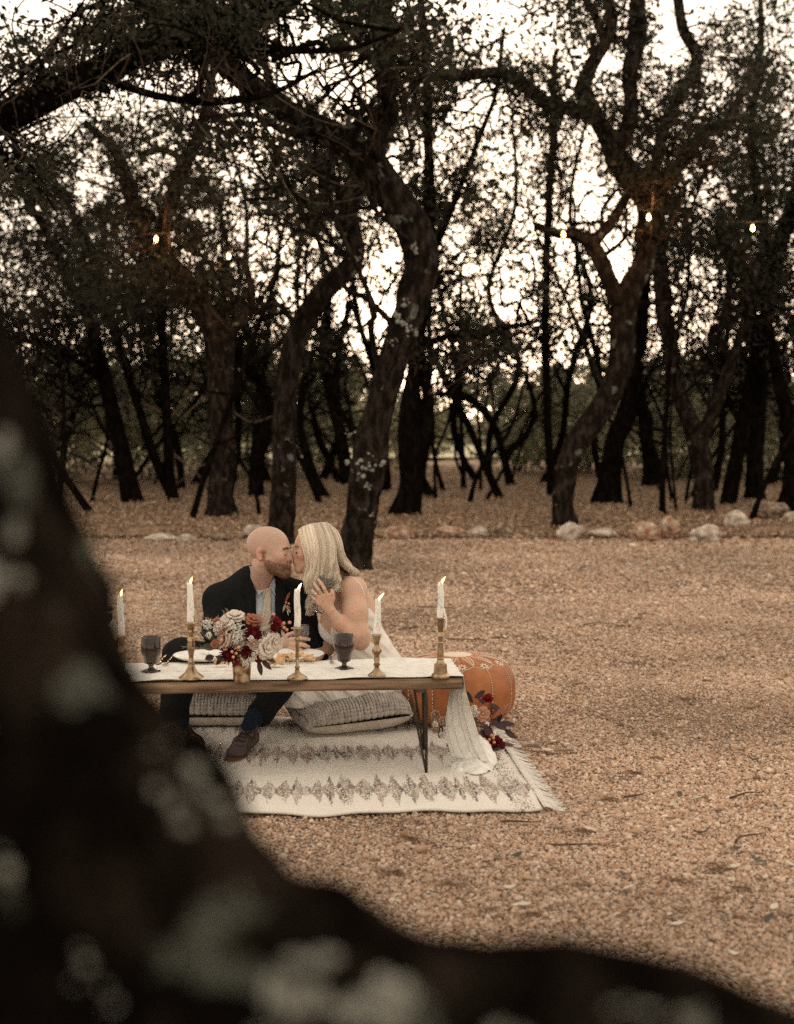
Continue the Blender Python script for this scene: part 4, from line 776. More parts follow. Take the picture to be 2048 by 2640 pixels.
# ================================================================== RUG
def rug_mat():
    m = bpy.data.materials.new('woven_rug'); m.use_nodes = True; n = m.node_tree; b = n.nodes['Principled BSDF']; L = n.links.new
    b.inputs['Roughness'].default_value = 0.95; b.inputs['Specular IOR Level'].default_value = 0.1
    tc = n.nodes.new('ShaderNodeTexCoord'); sx = n.nodes.new('ShaderNodeSeparateXYZ'); L(tc.outputs['Object'], sx.inputs[0]); U, Vv = sx.outputs[0], sx.outputs[1]
    def M(op, a, b_=None, c=None):
        q = n.nodes.new('ShaderNodeMath'); q.operation = op
        for i, x in enumerate((a, b_, c)):
            if x is None: continue
            if isinstance(x, (int, float)): q.inputs[i].default_value = x
            else: L(x, q.inputs[i])
        return q.outputs[0]
    def wn(x, y):
        c = n.nodes.new('ShaderNodeCombineXYZ'); L(x, c.inputs[0]) if not isinstance(x, (int, float)) else None
        if not isinstance(y, (int, float)): L(y, c.inputs[1])
        else: c.inputs[1].default_value = y
        w_ = n.nodes.new('ShaderNodeTexWhiteNoise'); w_.noise_dimensions = '2D'; L(c.outputs[0], w_.inputs['Vector']); return w_.outputs['Value']
    def inside(v0, amp, shift):
        nw = n.nodes.new('ShaderNodeTexNoise'); nw.noise_dimensions = '1D'; nw.inputs['Scale'].default_value = 7.0; L(M('ADD', U, shift), nw.inputs['W']); us = M('ADD', M('ADD', M('DIVIDE', U, 0.066), shift), M('MULTIPLY', nw.outputs['Fac'], 1.8)); col = M('FLOOR', us); fr = M('ABSOLUTE', M('SUBTRACT', M('FRACT', us), 0.5))
        step = M('DIVIDE', M('FLOOR', M('MULTIPLY', fr, 14)), 14)
        a = M('MULTIPLY', M('SUBTRACT', 1.06, M('MULTIPLY', step, 1.85)), M('MULTIPLY', M('MULTIPLY_ADD', wn(col, shift * 7.1), 0.30 * amp, 0.72 * amp), M('MULTIPLY_ADD', wn(M('FLOOR', M('MULTIPLY', U, 160)), shift + 3.0), 0.30, 0.75)))
        d = M('DIVIDE', M('ABSOLUTE', M('SUBTRACT', Vv, v0)), a)
        return M('SUBTRACT', 1.0, d)
    dens = M('MAXIMUM', M('MAXIMUM', inside(0.32, 0.275, 0.3), inside(0.99, 0.27, 0.8)), inside(1.63, 0.24, 0.1))
    bord = M('SUBTRACT', 1.0, M('DIVIDE', M('ABSOLUTE', M('SUBTRACT', U, -0.085)), 0.06)); dens = M('MAXIMUM', dens, M('MULTIPLY', bord, 0.16))
    cx = M('FLOOR', M('MULTIPLY', U, 230)); cy = M('FLOOR', M('MULTIPLY', Vv, 85)); r1 = wn(cx, cy)
    on = M('LESS_THAN', r1, M('MINIMUM', M('MULTIPLY', M('MAXIMUM', dens, 0.0), 3.2), 0.80))
    sc_ = wn(M('FLOOR', M('MULTIPLY', U, 95)), M('FLOOR', M('MULTIPLY', Vv, 9)))
    cr = n.nodes.new('ShaderNodeValToRGB'); cr.color_ramp.interpolation = 'CONSTANT'; e = cr.color_ramp.elements
    e[0].position = 0; e[0].color = (.30, .24, .19, 1); e[1].position = .34; e[1].color = (.17, .125, .10, 1)
    for p_, c_ in ((.52, (.46, .38, .33)), (.68, (.34, .25, .21)), (.78, (.035, .03, .03)), (.87, (.30, .26, .24)), (.95, (.36, .19, .16))):
        q = e.new(p_); q.color = (*c_, 1)
    L(sc_, cr.inputs[0])
    nz = n.nodes.new('ShaderNodeTexNoise'); nz.inputs['Scale'].default_value = 5; L(tc.outputs['Object'], nz.inputs['Vector'])
    c0 = n.nodes.new('ShaderNodeValToRGB'); c0.color_ramp.elements[0].color = (.68, .63, .55, 1); c0.color_ramp.elements[1].color = (.80, .76, .69, 1); L(nz.outputs['Fac'], c0.inputs[0])
    mx = n.nodes.new('ShaderNodeMix'); mx.data_type = 'RGBA'; L(M('MULTIPLY', on, 0.84), mx.inputs[0]); L(c0.outputs[0], mx.inputs[6]); L(cr.outputs[0], mx.inputs[7]); L(mx.outputs[2], b.inputs['Base Color'])
    wv = M('SINE', M('MULTIPLY', Vv, 900)); wu = M('SINE', M('MULTIPLY', U, 700)); n2 = n.nodes.new('ShaderNodeTexNoise'); n2.inputs['Scale'].default_value = 90; L(tc.outputs['Object'], n2.inputs['Vector'])
    bp = n.nodes.new('ShaderNodeBump'); bp.inputs['Strength'].default_value = .5; bp.inputs['Distance'].default_value = .006; L(M('ADD', M('MULTIPLY', M('MULTIPLY', wv, wu), .4), n2.outputs['Fac']), bp.inputs['Height']); L(bp.outputs[0], b.inputs['Normal'])
    return m
M_rug = rug_mat()
M_yarn = mat('cotton_yarn', (.62, .57, .50), (.76, .72, .66), scale=40, rough=.95)
RO = plane(1408, 2099); RX = norm(plane(1408, 2099) - plane(640, 2114)); RX = norm(RX * [1, 1, 0]); RY = np.array([-RX[1], RX[0], 0])
RY = norm(plane(1296, 1860) - RO)
rug = thing('rug', 'cream flatweave rug with rows of grey and red diamond weave under the low table', 'rug', RO)
rug.rotation_euler = (0, 0, math.atan2(RX[1], RX[0]))
def rp(u, v, z=0.0): return RO + RX * u + RY * v + np.array([0, 0, z])
us = np.linspace(-2.35, 0, 150); vs_ = np.linspace(0, 1.85, 110)
G = np.array([[[u, v + .018 * math.sin(u * 9.2) * max(0, 1 - v * 3) + .012 * math.sin(u * 23) * max(0, 1 - v * 4), 0] for v in vs_] for u in us])
G[..., 2] = .026 + .009 * vnoise(G, 3.2, 2) + .006 * np.abs(vnoise(G * [.6, 2.2, 1], 4.5, 17)) + .012 * np.clip(vnoise(G, 5.5, 12), 0, 1) * np.exp(-((G[..., 1] - .72) / .16) ** 2)
G[..., 0] += .02 * vnoise(G, 4, 5) * (G[..., 0] > -.2)
V, F = sheet(G[:, ::-1] if False else G, .010)
me = mesh_data('weave', V, F, M_rug); wv_o = bpy.data.objects.new('weave', me); COL.objects.link(wv_o); wv_o.parent = rug; ORG[wv_o.name] = RO
TAS = []
for k in range(5):
    mb = MB()
    for _ in range(7):
        L_ = random.uniform(.055, .10); y0 = random.gauss(0, .004); sp = random.gauss(0, .014); n = 7; u = np.linspace(0, 1, n)
        mb.add(*tube(np.stack([u * L_ - .008, y0 + sp * u + .005 * np.sin(u * 5 + random.uniform(0, 6)), .016 - .012 * u + .005 * np.sin(u * 6)], -1), np.linspace(.0022, .0014, n), 4, False))
    TAS.append(mesh_data('tassel', *mb.get(), M_yarn, smooth=True))
for k in range(86):
    v = .01 + 1.83 * k / 85; inst('tassel', random.choice(TAS), wv_o, Matrix.Translation((0, v, .012)) @ Matrix.Rotation(random.uniform(-.5, .35), 4, 'Z'))

# ================================================================== TABLE
def wood_mat(name, c1, c2, c3):
    m = mat(name, c1, c2, scale=2.2, rough=.75, stretch=(1.5, 14, 22), bump=(7, .6, .006), fac=(.32, .68), detail=9); return m
M_wood = wood_mat('weathered_wood', (.10, .062, .038), (.30, .205, .135), 0)
M_iron = mat('black_iron', (.035, .028, .024), (.075, .055, .042), scale=30, rough=.55, metal=.6)
TZ = .435
FR = plane(1191, 1750, TZ); EX = norm(plane(356, 1763, TZ) - FR); EY = np.array([EX[1], -EX[0], 0])
if EY[1] < 0: EY = -EY
TD, TL = .52, 1.66
def tp(u, v, z=0.0): return FR + EX * u + EY * v + np.array([0, 0, z])
def on_table(px, py): return plane(px, py, TZ + .004)
table = thing('low_table', 'low weathered wood table on black hairpin legs laid for the couple', 'table', tp(TL / 2, TD / 2) * [1, 1, 0])
for k, (v0, v1) in enumerate(((0, .17), (.173, .345), (.348, TD))):
    n, m_ = 60, 3; u = np.linspace(0, TL, n); mb = []
    ring = []
    for i, uu in enumerate(u):
        e0 = (.006 * vnoise(np.array([[uu * 5, k, 0.]]), 1, 3)[0] + .003 * vnoise(np.array([[uu * 21, k, 0.]]), 1, 4)[0]) if k == 0 else 0
        pr = [(v0 + e0 + .004, 0), (v1, 0), (v1, -.044), (v0 + e0 + .010, -.046), (v0 + e0 - .002, -.036), (v0 + e0 - .004, -.012)]
        ring.append([tp(uu + (.004 * vnoise(np.array([[0, k + v * 9, z * 20.]]), 1, 8)[0] if i in (0, n - 1) else 0), v, z) for v, z in pr])
    G = np.array(ring); F = [tuple(f) for f in grid_faces(n, 6, True)] + [tuple(range(6)), tuple(range((n - 1) * 6, n * 6))[::-1]]
    part(table, 'plank', G.reshape(-1, 3), F, M_wood, smooth=False)
def rod(a, b, r=.0052, n=8): return tube(np.linspace(a, b, n), r, 8)
def hairpin(foot, tops):
    mb = MB()
    for t_ in tops: mb.add(*rod(t_, foot + (t_ - foot) * .015))
    mb.add(*ball(foot + [0, 0, .004], .009, 8, 6)); mb.add(*box(np.mean(tops, 0) + [0, 0, .0042], (.05, .05, .003)))
    part(table, 'hairpin_leg', *mb.get(), M_iron)
z0 = TZ - .047
f1 = plane(1100, 1996, .026); hairpin(f1, [plane(1060, 1790, z0), plane(1101, 1788, z0), plane(1096, 1776, z0)])
f2 = plane(1093, 1936, .026); hairpin(f2, [plane(1066, 1758, z0), plane(1098, 1757, z0), plane(1090, 1750, z0)])
for v_ in (.10, TD - .09):
    ft = tp(TL - .17, v_) * [1, 1, 0] + [0, 0, .026]; hairpin(ft, [tp(TL - .09, v_, -.047), tp(TL - .17, v_ + .02, -.047), tp(TL - .16, v_ - .04, -.047)])

# ------------------------------------------------------------------ gauze runner, falling off the right end
M_gauze = mat('cotton_gauze', (.74, .71, .65), (.86, .835, .78), scale=30, rough=.95, bump=(160, .35, .004), transl=.10)
nS, nT = 150, 70; G = np.zeros((nS, nT, 3)); S_tab = TL + .05
hang = [  # (px left, px right, py, Y, fold amplitude m)
    (1178, 1197, 1752, 6.30, .004), (1176, 1200, 1770, 6.30, .008), (1166, 1203, 1792, 6.30, .012), (1160, 1209, 1825, 6.29, .016), (1158, 1219, 1860, 6.28, .018), (1160, 1229, 1895, 6.27, .018), (1166, 1240, 1930, 6.25, .018), (1176, 1256, 1958, 6.22, .016)]
hang = np.array(hang, float); nh = 62
for i in range(nS):
    for j in range(nT):
        t_ = j / (nT - 1)
        if i < nS - nh:
            u = 1.60 * (1 - i / (nS - nh - 1)) - .012; v = .014 + (TD - .05) * t_ + .006 * math.sin(u * 7) * (1 if t_ < .5 else -1)
            G[i, j] = tp(u, v, .0045)
        else:
            h = (i - (nS - nh)) / (nh - 1) * (len(hang) - 1); a = min(int(h), len(hang) - 2); f = h - a; r_ = hang[a] * (1 - f) + hang[a + 1] * f
            wz = .05 + .19 * max(0, 1 - h / 3.0)                                   # half width front to back, gathering as it falls
            xx = r_[0] + (r_[1] - r_[0]) * (.5 + .5 * math.cos(math.pi * (t_ * 1.0)))
            P_ = at(xx, r_[2], r_[3] + (t_ - .5) * 2 * wz - 0.02 * max(0, 1 - h / 2))
            P_[2] = at(xx, r_[2], r_[3])[2]
            if h < 1.0: e_ = tp(-.012 - .004 * h, .03 + (TD - .08) * t_, .0045 - .02 * h); P_ = e_ * (1 - h) ** .7 + P_ * (1 - (1 - h) ** .7)
            P_ += np.array([1, -.4, 0]) * r_[4] * (math.sin(t_ * 27 + h * .5) + .5 * math.sin(t_ * 51 + 2 + h * .8)) * min(1, h / 1.5)
            G[i, j] = P_
k_ = nS - nh; us_ = G[:k_, :, :].copy()
rip = np.abs(vnoise(us_ * [2.2, 26, 1], 1, 5)) * .012 + np.abs(vnoise(us_ * [5, 55, 1], 1, 6)) * .007
G[:k_, :, 2] += rip
runner = solo('gauze_runner', *sheet(G, .0012), M_gauze, tp(.3, .2, .0045), 'crinkled white gauze runner along the table, falling to the rug at its right end', 'table runner')
# the pool of gauze on the rug (part of the runner)
def pool(rows, seed):
    Gp = np.array([[plane(x, y, .03) + [0, 0, z] for x, y, z in r] for r in rows]); a, b_, _ = Gp.shape
    Q = np.array([smooth_path(Gp[i], 26) for i in range(a)]); Q = np.array([smooth_path(Q[:, j], 22) for j in range(26)]).transpose(1, 0, 2)
    Q[..., 2] += .014 * np.abs(vnoise(Q * [40, 16, 1], 1, seed)) + .006 * vnoise(Q, 30, seed); return Q
for rows, sd in (([[(1172, 1948, .05), (1205, 1940, .07), (1235, 1935, .07), (1258, 1940, .05)], [(1178, 1966, .02), (1212, 1968, .045), (1245, 1960, .05), (1276, 1955, .02)], [(1190, 1984, .0), (1215, 1988, .02), (1245, 1985, .02), (1282, 1968, .0)], [(1200, 1992, -.004), (1220, 1999, -.004), (1242, 1997, -.004), (1270, 1984, -.004)]], 1),
                 ([[(1170, 1936, .01), (1185, 1942, .04), (1200, 1950, .05)], [(1153, 1950, .0), (1170, 1956, .02), (1195, 1965, .03)], [(1156, 1958, -.003), (1172, 1968, -.003), (1196, 1982, -.003)]], 2), ([[(1165, 1974, .012), (1190, 1976, .02), (1212, 1982, .03)], [(1158, 1990, .0), (1186, 1993, .0), (1232, 1997, .0)]], 3)):
    part(runner, 'fold', *sheet(pool(rows, sd), .0012), M_gauze)

# ------------------------------------------------------------------ candlesticks and candles
M_brass = mat('aged_brass', (.24, .165, .095), (.44, .325, .20), scale=30, rough=.32, metal=1.0, bump=(40, .15, .003))
M_wax = mat('white_wax', (.88, .845, .78), rough=.5, sss=.3)
M_flame = mat('flame', (1, .8, .5), emit=((1, .58, .20), 1.7))
M_wick = mat('wick', (.02, .015, .012), rough=.9)
S_ = mpp(6.12)
PR = {'tall': [(33, 0), (33, 4), (27, 9), (17, 17), (11, 27), (8, 36), (7, 40), (10, 44), (6, 48), (6, 58), (9, 74), (11.5, 90), (9, 97), (11, 103), (7, 107), (5, 112), (9, 118), (10, 122), (8.5, 126), (9, 142), (15.5, 143), (15.5, 146)],
      'slim': [(27, 0), (27, 4), (20, 9), (8, 17), (5, 27), (7.5, 32), (4, 36), (4.5, 60), (4.8, 100), (7.5, 104), (4, 108), (7, 116), (11, 131), (16, 132), (16, 135)],
      'knop': [(23, 0), (23, 4), (14, 10), (8, 18), (6, 24), (9.5, 30), (6, 36), (8.5, 44), (6, 48), (9, 56), (13.5, 66), (8, 76), (6, 80), (7, 88), (12, 106), (13, 108)],
      'octa': [(25, 0), (25, 4), (21, 11), (18, 12), (16, 36), (11, 38), (8.5, 47), (10, 50), (8.5, 53), (6.5, 88), (8.5, 91), (6, 94), (6.5, 106), (12, 109), (11, 113), (6, 119), (7.5, 129), (8.5, 150), (11.5, 152), (11.5, 155)]}
def candlestick(px, py, kind, label, ctop, lean=0.0, clabel='', drip=False, lean_f=.5):
    c = on_table(px, py) + [0, 0, .004]; s = mpp(c[1]); pr = np.array(PR[kind], float) * s
    solo('candlestick', *lathe(pr, c, 8 if kind == 'octa' else 26), M_brass, c, label, 'candlestick', 'brass candlesticks on the table', smooth=kind != 'octa')
    top = c + [0, 0, pr[-1, 1] + .0005]; H = (py - PR[kind][-1][1] - ctop) * s * 1.0; t = thing('candle', clabel, 'candle', top, 'white taper candles')
    n, sg = 26, 18; z = np.linspace(0, 1, n); P = top + np.stack([lean * z + .002 * np.sin(z * 5 + px), 0 * z, z * H], -1); r0 = 8.2 * s
    def rf(P_, a):
        ca = np.stack([np.repeat(np.cos(a)[None], n, 0) * 1.6, np.repeat(np.sin(a)[None], n, 0) * 1.6 + px, np.repeat(P_[:, 2:3] * 14, len(a), 1)], -1)
        return 1 + .10 * np.clip(vnoise(ca, 1.5, 3), -.2, 1) + .05 * vnoise(ca, 4, 4)
    body = part(t, 'wax', *tube(P, r0 * (1.04 - .16 * z), sg, True, rf), M_wax)
    mb = MB()
    for q in range(5):
        a = random.uniform(-2.6, .2); z1 = random.uniform(.55, .98); z2 = max(.05, z1 - random.uniform(.15, .5)); zz = np.linspace(z1, z2, 8)
        pth = top + np.stack([lean * zz + r0 * (1.0 - .1 * zz) * math.cos(a), r0 * math.sin(a) + 0 * zz, zz * H], -1); mb.add(*tube(pth, np.array([.0012, .002, .0024, .0026, .0028, .003, .0036, .0024]), 6))
    if drip:
        pth = top + np.array([[r0 * .9, -.004, H * .28], [r0 * 1.3, -.005, H * .12], [r0 * 1.7, -.005, 0], [r0 * 1.75, -.005, -.022], [r0 * 1.6, -.005, -.05]]); mb.add(*tube(smooth_path(pth, 14), np.linspace(.006, .0032, 14), 8))
    for q in range(4):
        a = q * 1.6 + px; mb.add(*ball(top + [lean + r0 * .75 * math.cos(a), r0 * .75 * math.sin(a), H + .002], (.0035, .0035, .006 + .004 * (q == 0)), 7, 5))
    part(body, 'wax_drips', *mb.get(), M_wax, kind='stuff')
    tip = top + [lean, 0, H]; part(t, 'wick', *tube(np.array([tip - [0, 0, .004], tip + [.001, 0, .006], tip + [.004, 0, .011]]), .0012, 6), M_wick)
    u = np.linspace(0, 1, 12); ax = tip + np.stack([.003 + .022 * lean_f * u ** 1.2, 0 * u, .003 + .030 * u], -1)
    part(t, 'flame', *tube(ax, np.maximum(.0004, .0056 * np.sin(np.pi * np.clip(u * .93 + .07, 0, 1)) ** .8 * (1.15 - .55 * u)), 10), M_flame)
candlestick(315, 1748, 'knop', 'brass candlestick at the left end of the table, half hidden by the foreground tree', 1538, -.004, 'white taper candle at the far left of the table beside the paper tag', lean_f=.3)
candlestick(494, 1752, 'tall', 'brass candlestick with a wide spreading foot left of the flowers', 1506, -.006, 'tall white taper candle left of the flowers', lean_f=.5)
candlestick(767, 1753, 'slim', 'slender brass candlestick in front of the right plate', 1522, .002, 'white taper candle in front of the man\'s chest', lean_f=.7)
candlestick(972, 1745, 'knop', 'knobbed brass candlestick in front of the woman\'s back', 1548, .005, 'white taper candle in front of the woman\'s bare back', lean_f=1.1)
candlestick(1136, 1749, 'octa', 'chunky eight-sided brass candlestick at the right end of the table', 1505, .0, 'white taper candle with a long wax drip at the right end of the table', True, lean_f=.8)

# ------------------------------------------------------------------ glass, plates, food, cutlery
M_smoke = mat('smoked_glass', (.17, .115, .085), rough=.05, trans=.85, ior=1.45, spec=.5)
M_clear = mat('cut_glass', (.80, .75, .71), rough=.10, trans=.92, ior=1.45, spec=.5)
GOB = np.array([(25, 0), (25, 2.5), (14, 6), (7, 9), (6, 14), (8, 18), (17, 22), (19, 40), (25, 52), (25.5, 58), (25, 62), (25.5, 90), (24, 90.5), (23.2, 62), (23, 54), (16, 40), (14, 26), (2, 23)], float)
def goblet(px, py, label):
    c = on_table(px, py) + [0, 0, .004]; s = mpp(c[1]); pr = GOB.copy() * s; t = thing('goblet', label, 'goblet', c, 'smoky glass goblets')
    V, F = lathe(pr, (0, 0, 0), 36, cap=True); a = np.arctan2(V[:, 1], V[:, 0]); h = V[:, 2] / s
    fl = np.exp(-((h - 40) / 13) ** 2) * (np.hypot(V[:, 0], V[:, 1]) / s > 16.2); k = 1 + .10 * fl * (np.abs(np.cos(a * 4.5)) - .5); V[:, :2] *= k[:, None]
    part(t, 'bowl', V + c, F, M_smoke)
goblet(390, 1733, 'smoky brown glass goblet at the left end of the table')
goblet(888, 1727, 'smoky brown glass goblet in front of the woman\'s elbow')
M_plate = mat('white_stoneware', (.74, .715, .67), (.80, .78, .74), scale=40, rough=.45)
def plate(px, py, label):
    c = on_table(px, py) + [0, 0, .012]; r = .142; pr = [(.001, .006), (.09, .006), (.108, .008), (.13, .015), (r, .021), (r + .002, .019), (r - .006, .012), (.115, .003), (.085, 0), (.001, 0)]
    solo('plate', *lathe(pr, c, 48, cap=False), M_plate, c, label, 'plate', 'white dinner plates'); return c
P1 = plate(527, 1704, 'white plate left of the flowers with one pastry left on it'); P2 = plate(757, 1701, 'white plate behind the slender candlestick with several pastries')
M_food = mat('baked_pastry', (.50, .27, .13), (.74, .52, .32), scale=60, rough=.7, bump=(90, .5, .003))
def pastry(px, py, z, s, a, label):
    c = plane(px, py, z); mb = MB(); u = np.linspace(-1, 1, 9); v = np.linspace(0, 2 * np.pi * .86, 12)
    G = np.array([[[x * .030, (.010 + .006 * abs(x) ** 2) * math.cos(q + x), .012 + (.010 + .005 * x * x) * math.sin(q + x)] for q in v] for x in u]) * s
    G = np.stack([G[..., 0] * math.cos(a) - G[..., 1] * math.sin(a), G[..., 0] * math.sin(a) + G[..., 1] * math.cos(a), G[..., 2]], -1) + c
    G += .002 * np.stack([vnoise(G, 60, 1), vnoise(G, 60, 2), vnoise(G, 60, 3)], -1)
    solo('pastry', *sheet(G, .003), M_food, c, label, 'pastry', 'rolled pastries on the plates')
pz = TZ + .024
pastry(571, 1712, pz, 1.0, .4, 'single rolled pastry left on the plate beside the flowers')
for px, py, a, lb in [(706, 1711, .3, 'rolled pastry at the left edge of the right plate'), (733, 1699, -.2, 'rolled pastry second from the left on the right plate'), (750, 1702, .9, 'rolled pastry touching the slender candlestick on its left'), (768, 1698, .3, 'rolled pastry showing right of the slender candlestick'), (795, 1701, -.3, 'rolled pastry at the right of the right plate'), (716, 1713, .6, 'rolled pastry at the front edge of the right plate')]: pastry(px, py, pz, 1.0, a, lb)
M_pick = mat('white_pick', (.75, .70, .62), rough=.6)
for (px, py, lb) in ((732, 1692, 'pale wooden pick standing in the pastry left of the slender candlestick'), (782, 1688, 'pale wooden pick leaning in the pastry right of the slender candlestick')):
    c = plane(px, py, pz + .012); solo('cocktail_pick', *tube(np.array([c, c + [-.012, 0, .022]]), .0018, 6), M_pick, c, lb, 'pick', 'cocktail picks')
M_gold = mat('gold_cutlery', (.42, .28, .14), rough=.3, metal=1.0)
def cutlery(px, py, px2, py2, kind, label):
    a, b_ = on_table(px, py) + [0, 0, .010], on_table(px2, py2) + [0, 0, .010]; d = norm(b_ - a); s_ = np.array([d[1], -d[0], 0]); t = thing(kind, label, kind, a, 'gold cutlery')
    part(t, 'handle', *tube(np.linspace(a + (b_ - a) * .3, b_, 8), np.linspace(.003, .0055, 8), 8), M_gold)
    if kind == 'fork':
        for q in (-1.5, -.5, .5, 1.5): part(t, 'tine', *tube(np.array([a + (b_ - a) * .3 + s_ * q * .003, a + (b_ - a) * .2 + s_ * q * .0052 + [0, 0, .003], a + s_ * q * .0052 + [0, 0, .005]]), .0016, 6), M_gold)
    else: part(t, 'blade', *ball(a + (b_ - a) * .16, (.010, .045, .0022) if kind == 'knife' else (.014, .030, .005), 12, 8, np.stack([s_, d, np.array([0, 0, 1.])], 1)), M_gold)
cutlery(424, 1723, 446, 1698, 'fork', 'gold fork between the left goblet and the left plate')
cutlery(405, 1717, 428, 1696, 'spoon', 'gold spoon right beside the left goblet')
cutlery(857, 1716, 853, 1698, 'fork', 'gold fork between the right plate and the right goblet')

# ------------------------------------------------------------------ bottle with a paper tag, half hidden at the left
M_bottle = mat('dark_bottle_glass', (.02, .016, .012), rough=.12, spec=.6)
M_paper = mat('paper_tag', (.62, .53, .47), (.70, .61, .54), scale=20, rough=.9)
M_ink = mat('ink', (.05, .04, .045), rough=.9)
bc = on_table(283, 1722) + [0, 0, .004]; s = mpp(bc[1])
bt = thing('bottle', 'dark bottle with a handwritten paper tag beside the leftmost candle', 'bottle', bc)
part(bt, 'body', *lathe(np.array([(22, 0), (23, 3), (23, 80), (18, 98), (9, 112), (8.5, 150), (10, 151), (10, 158), (8, 159)]) * s, bc, 24), M_bottle)
part(bt, 'neck_ring', *lathe(np.array([(9, 142), (14, 143), (14, 146), (9, 147)]) * s, bc, 20), M_gold)
q0 = [at(292, 1594, bc[1] - .05), at(310, 1623, bc[1] - .05), at(298, 1655, bc[1] - .05), at(277, 1618, bc[1] - .05)]
Gq = np.array([[q0[0] + (q0[3] - q0[0]) * v + ((q0[1] - q0[0]) * (1 - v) + (q0[2] - q0[3]) * v) * u for v in np.linspace(0, 1, 6)] for u in np.linspace(0, 1, 6)])
tgo = part(bt, 'paper_tag', *sheet(Gq, .0008), M_paper)
mb = MB()
for r_ in range(5):
    v = .15 + .17 * r_; P = np.array([q0[0] + (q0[3] - q0[0]) * v + ((q0[1] - q0[0]) * (1 - v) + (q0[2] - q0[3]) * v) * u + [0, -.0015, .003 * math.sin(u * 40 + r_ * 2) * (1 if int(u * 9) % 3 else 0)] for u in np.linspace(.15, .85, 30)]); mb.add(*tube(P, .0007, 4, False))
part(tgo, 'handwriting', *mb.get(), M_ink, kind='stuff')

# ================================================================== FLOWERS
def fm(name, c, c2=None, rough=.7, tl=.2): return mat(name, c, c2, scale=40, rough=rough, transl=tl)
M_ivory = fm('ivory_petal', (.70, .60, .50), (.80, .73, .64)); M_blush = fm('blush_petal', (.58, .40, .30), (.70, .53, .42)); M_burg = fm('burgundy_petal', (.075, .008, .012), (.15, .015, .022))
M_red = fm('red_petal', (.20, .018, .018), (.30, .035, .03)); M_rust = fm('rust_petal', (.34, .12, .07), (.46, .20, .13)); M_peach = fm('peach_petal', (.50, .24, .15), (.62, .36, .25)); M_dkp = fm('dark_plum_leaf', (.030, .012, .014), (.06, .025, .026), .5)
M_euc = fm('eucalyptus_leaf', (.055, .065, .045), (.10, .115, .085), .6); M_berry = mat('peach_berry', (.60, .22, .12), (.70, .34, .22), scale=50, rough=.35); M_bab = mat('babys_breath', (.74, .71, .64), rough=.8); M_stem = mat('flower_stem', (.05, .06, .03), rough=.7); M_plume = mat('dried_grass', (.42, .34, .26), rough=.9)
def petal_mesh(nm, m, w=.62, cup=.5, lip=.25, point=0.0):
    u = np.linspace(0, 1, 7); v = np.linspace(-1, 1, 6); wd = w * np.sin(np.pi * (.12 + .74 * u)) ** .7 * (1 - point * u ** 2)
    G = np.zeros((7, 6, 3)); G[..., 0] = wd[:, None] * v; G[..., 2] = u[:, None] - .12 * (np.abs(v)[None] ** 2) * u[:, None]; G[..., 1] = (cup * .35 * np.sin(np.pi * u * .9))[:, None] + (lip * u ** 5)[:, None] - cup * .75 * (wd[:, None] * v) ** 2 + .03 * np.sin(v * 7)[None] * u[:, None]
    return mesh_data(nm, *sheet(G, .012), m)
PET = {}
def petal(m, kind):
    k = (m.name, kind)
    if k not in PET: PET[k] = petal_mesh('petal', m, *{'rose': (.62, .9, .28), 'open': (.6, .5, .45), 'spike': (.17, .25, .12, .75), 'thin': (.10, .1, .1, .8), 'ruffle': (.5, .3, .5)}[kind])
    return PET[k]
def basis(ax):
    q = Vector(ax).to_track_quat('Z', 'Y'); return q.to_matrix().to_4x4()
def flower(root, name, c, ax, r, m, kind='rose', layers=None):
    """a bloom (part) whose petals are its sub-parts"""
    org = ORG[root.name]; ax = norm(ax); core = part(root, name, *ball(np.asarray(c) + ax * r * .02, r * .30, 8, 6), m)
    L = layers or {'rose': [(3, .10, .62, .02), (5, .30, .78, .08), (6, .62, .9, .14), (6, 1.0, 1.0, .16)], 'open': [(5, .35, .7, .08), (7, .75, .95, .12), (7, 1.15, 1.05, .12)], 'spike': [(8, .25, .75, .04), (12, .6, .9, .08), (14, .95, 1.0, .1), (14, 1.3, 1.0, .1)], 'ruffle': [(6, .2, .8, .05), (9, .6, .95, .08), (10, 1.0, 1.0, .1)]}[kind]
    B = Matrix.Translation(Vector(np.asarray(c, float) - org)) @ basis(ax)
    for li, (n, tilt, ln, off) in enumerate(L):
        for k in range(n):
            a = 2 * math.pi * (k + .5 * (li % 2)) / n + random.uniform(-.15, .15); t_ = tilt + random.uniform(-.1, .1); s_ = r * ln * random.uniform(.9, 1.08)
            M_ = B @ Matrix.Rotation(a, 4, 'Z') @ Matrix.Translation((0, off * r, -.25 * r)) @ Matrix.Rotation(-t_, 4, 'X') @ Matrix.Diagonal((s_, s_, s_, 1))
            inst('petal', petal(m, kind), core, M_)
    return core
def leafp(root, name, c, d, L, W, m, curl=.2, up=(0, -.5, .8)):
    d = norm(d); s_ = norm(np.cross(up, d)); n_ = np.cross(d, s_); V, F = leaf_geo(L, W, curl, 9, .12); Rm = np.stack([d, s_, n_], 1)
    return part(root, name, (V + [L / 2, 0, 0]) @ Rm.T + np.asarray(c), F, m)
def stemtube(root, a, b_, r=.0016, m=None, nm='stem'):
    a, b_ = np.asarray(a), np.asarray(b_); part(root, nm, *tube(smooth_path(np.array([a, (a + b_) / 2 + rng.normal(0, .004, 3), b_]), 7), r, 5), m or M_stem)
def berries(root, cs, r, base):
    for c in cs:
        b_ = part(root, 'berry', *ball(c, r, 10, 7), M_berry); part(b_, 'stem', *tube(np.array([np.asarray(c), (np.asarray(c) + base) / 2 + [0, 0, -.003], base]), .0011, 5), M_stem)
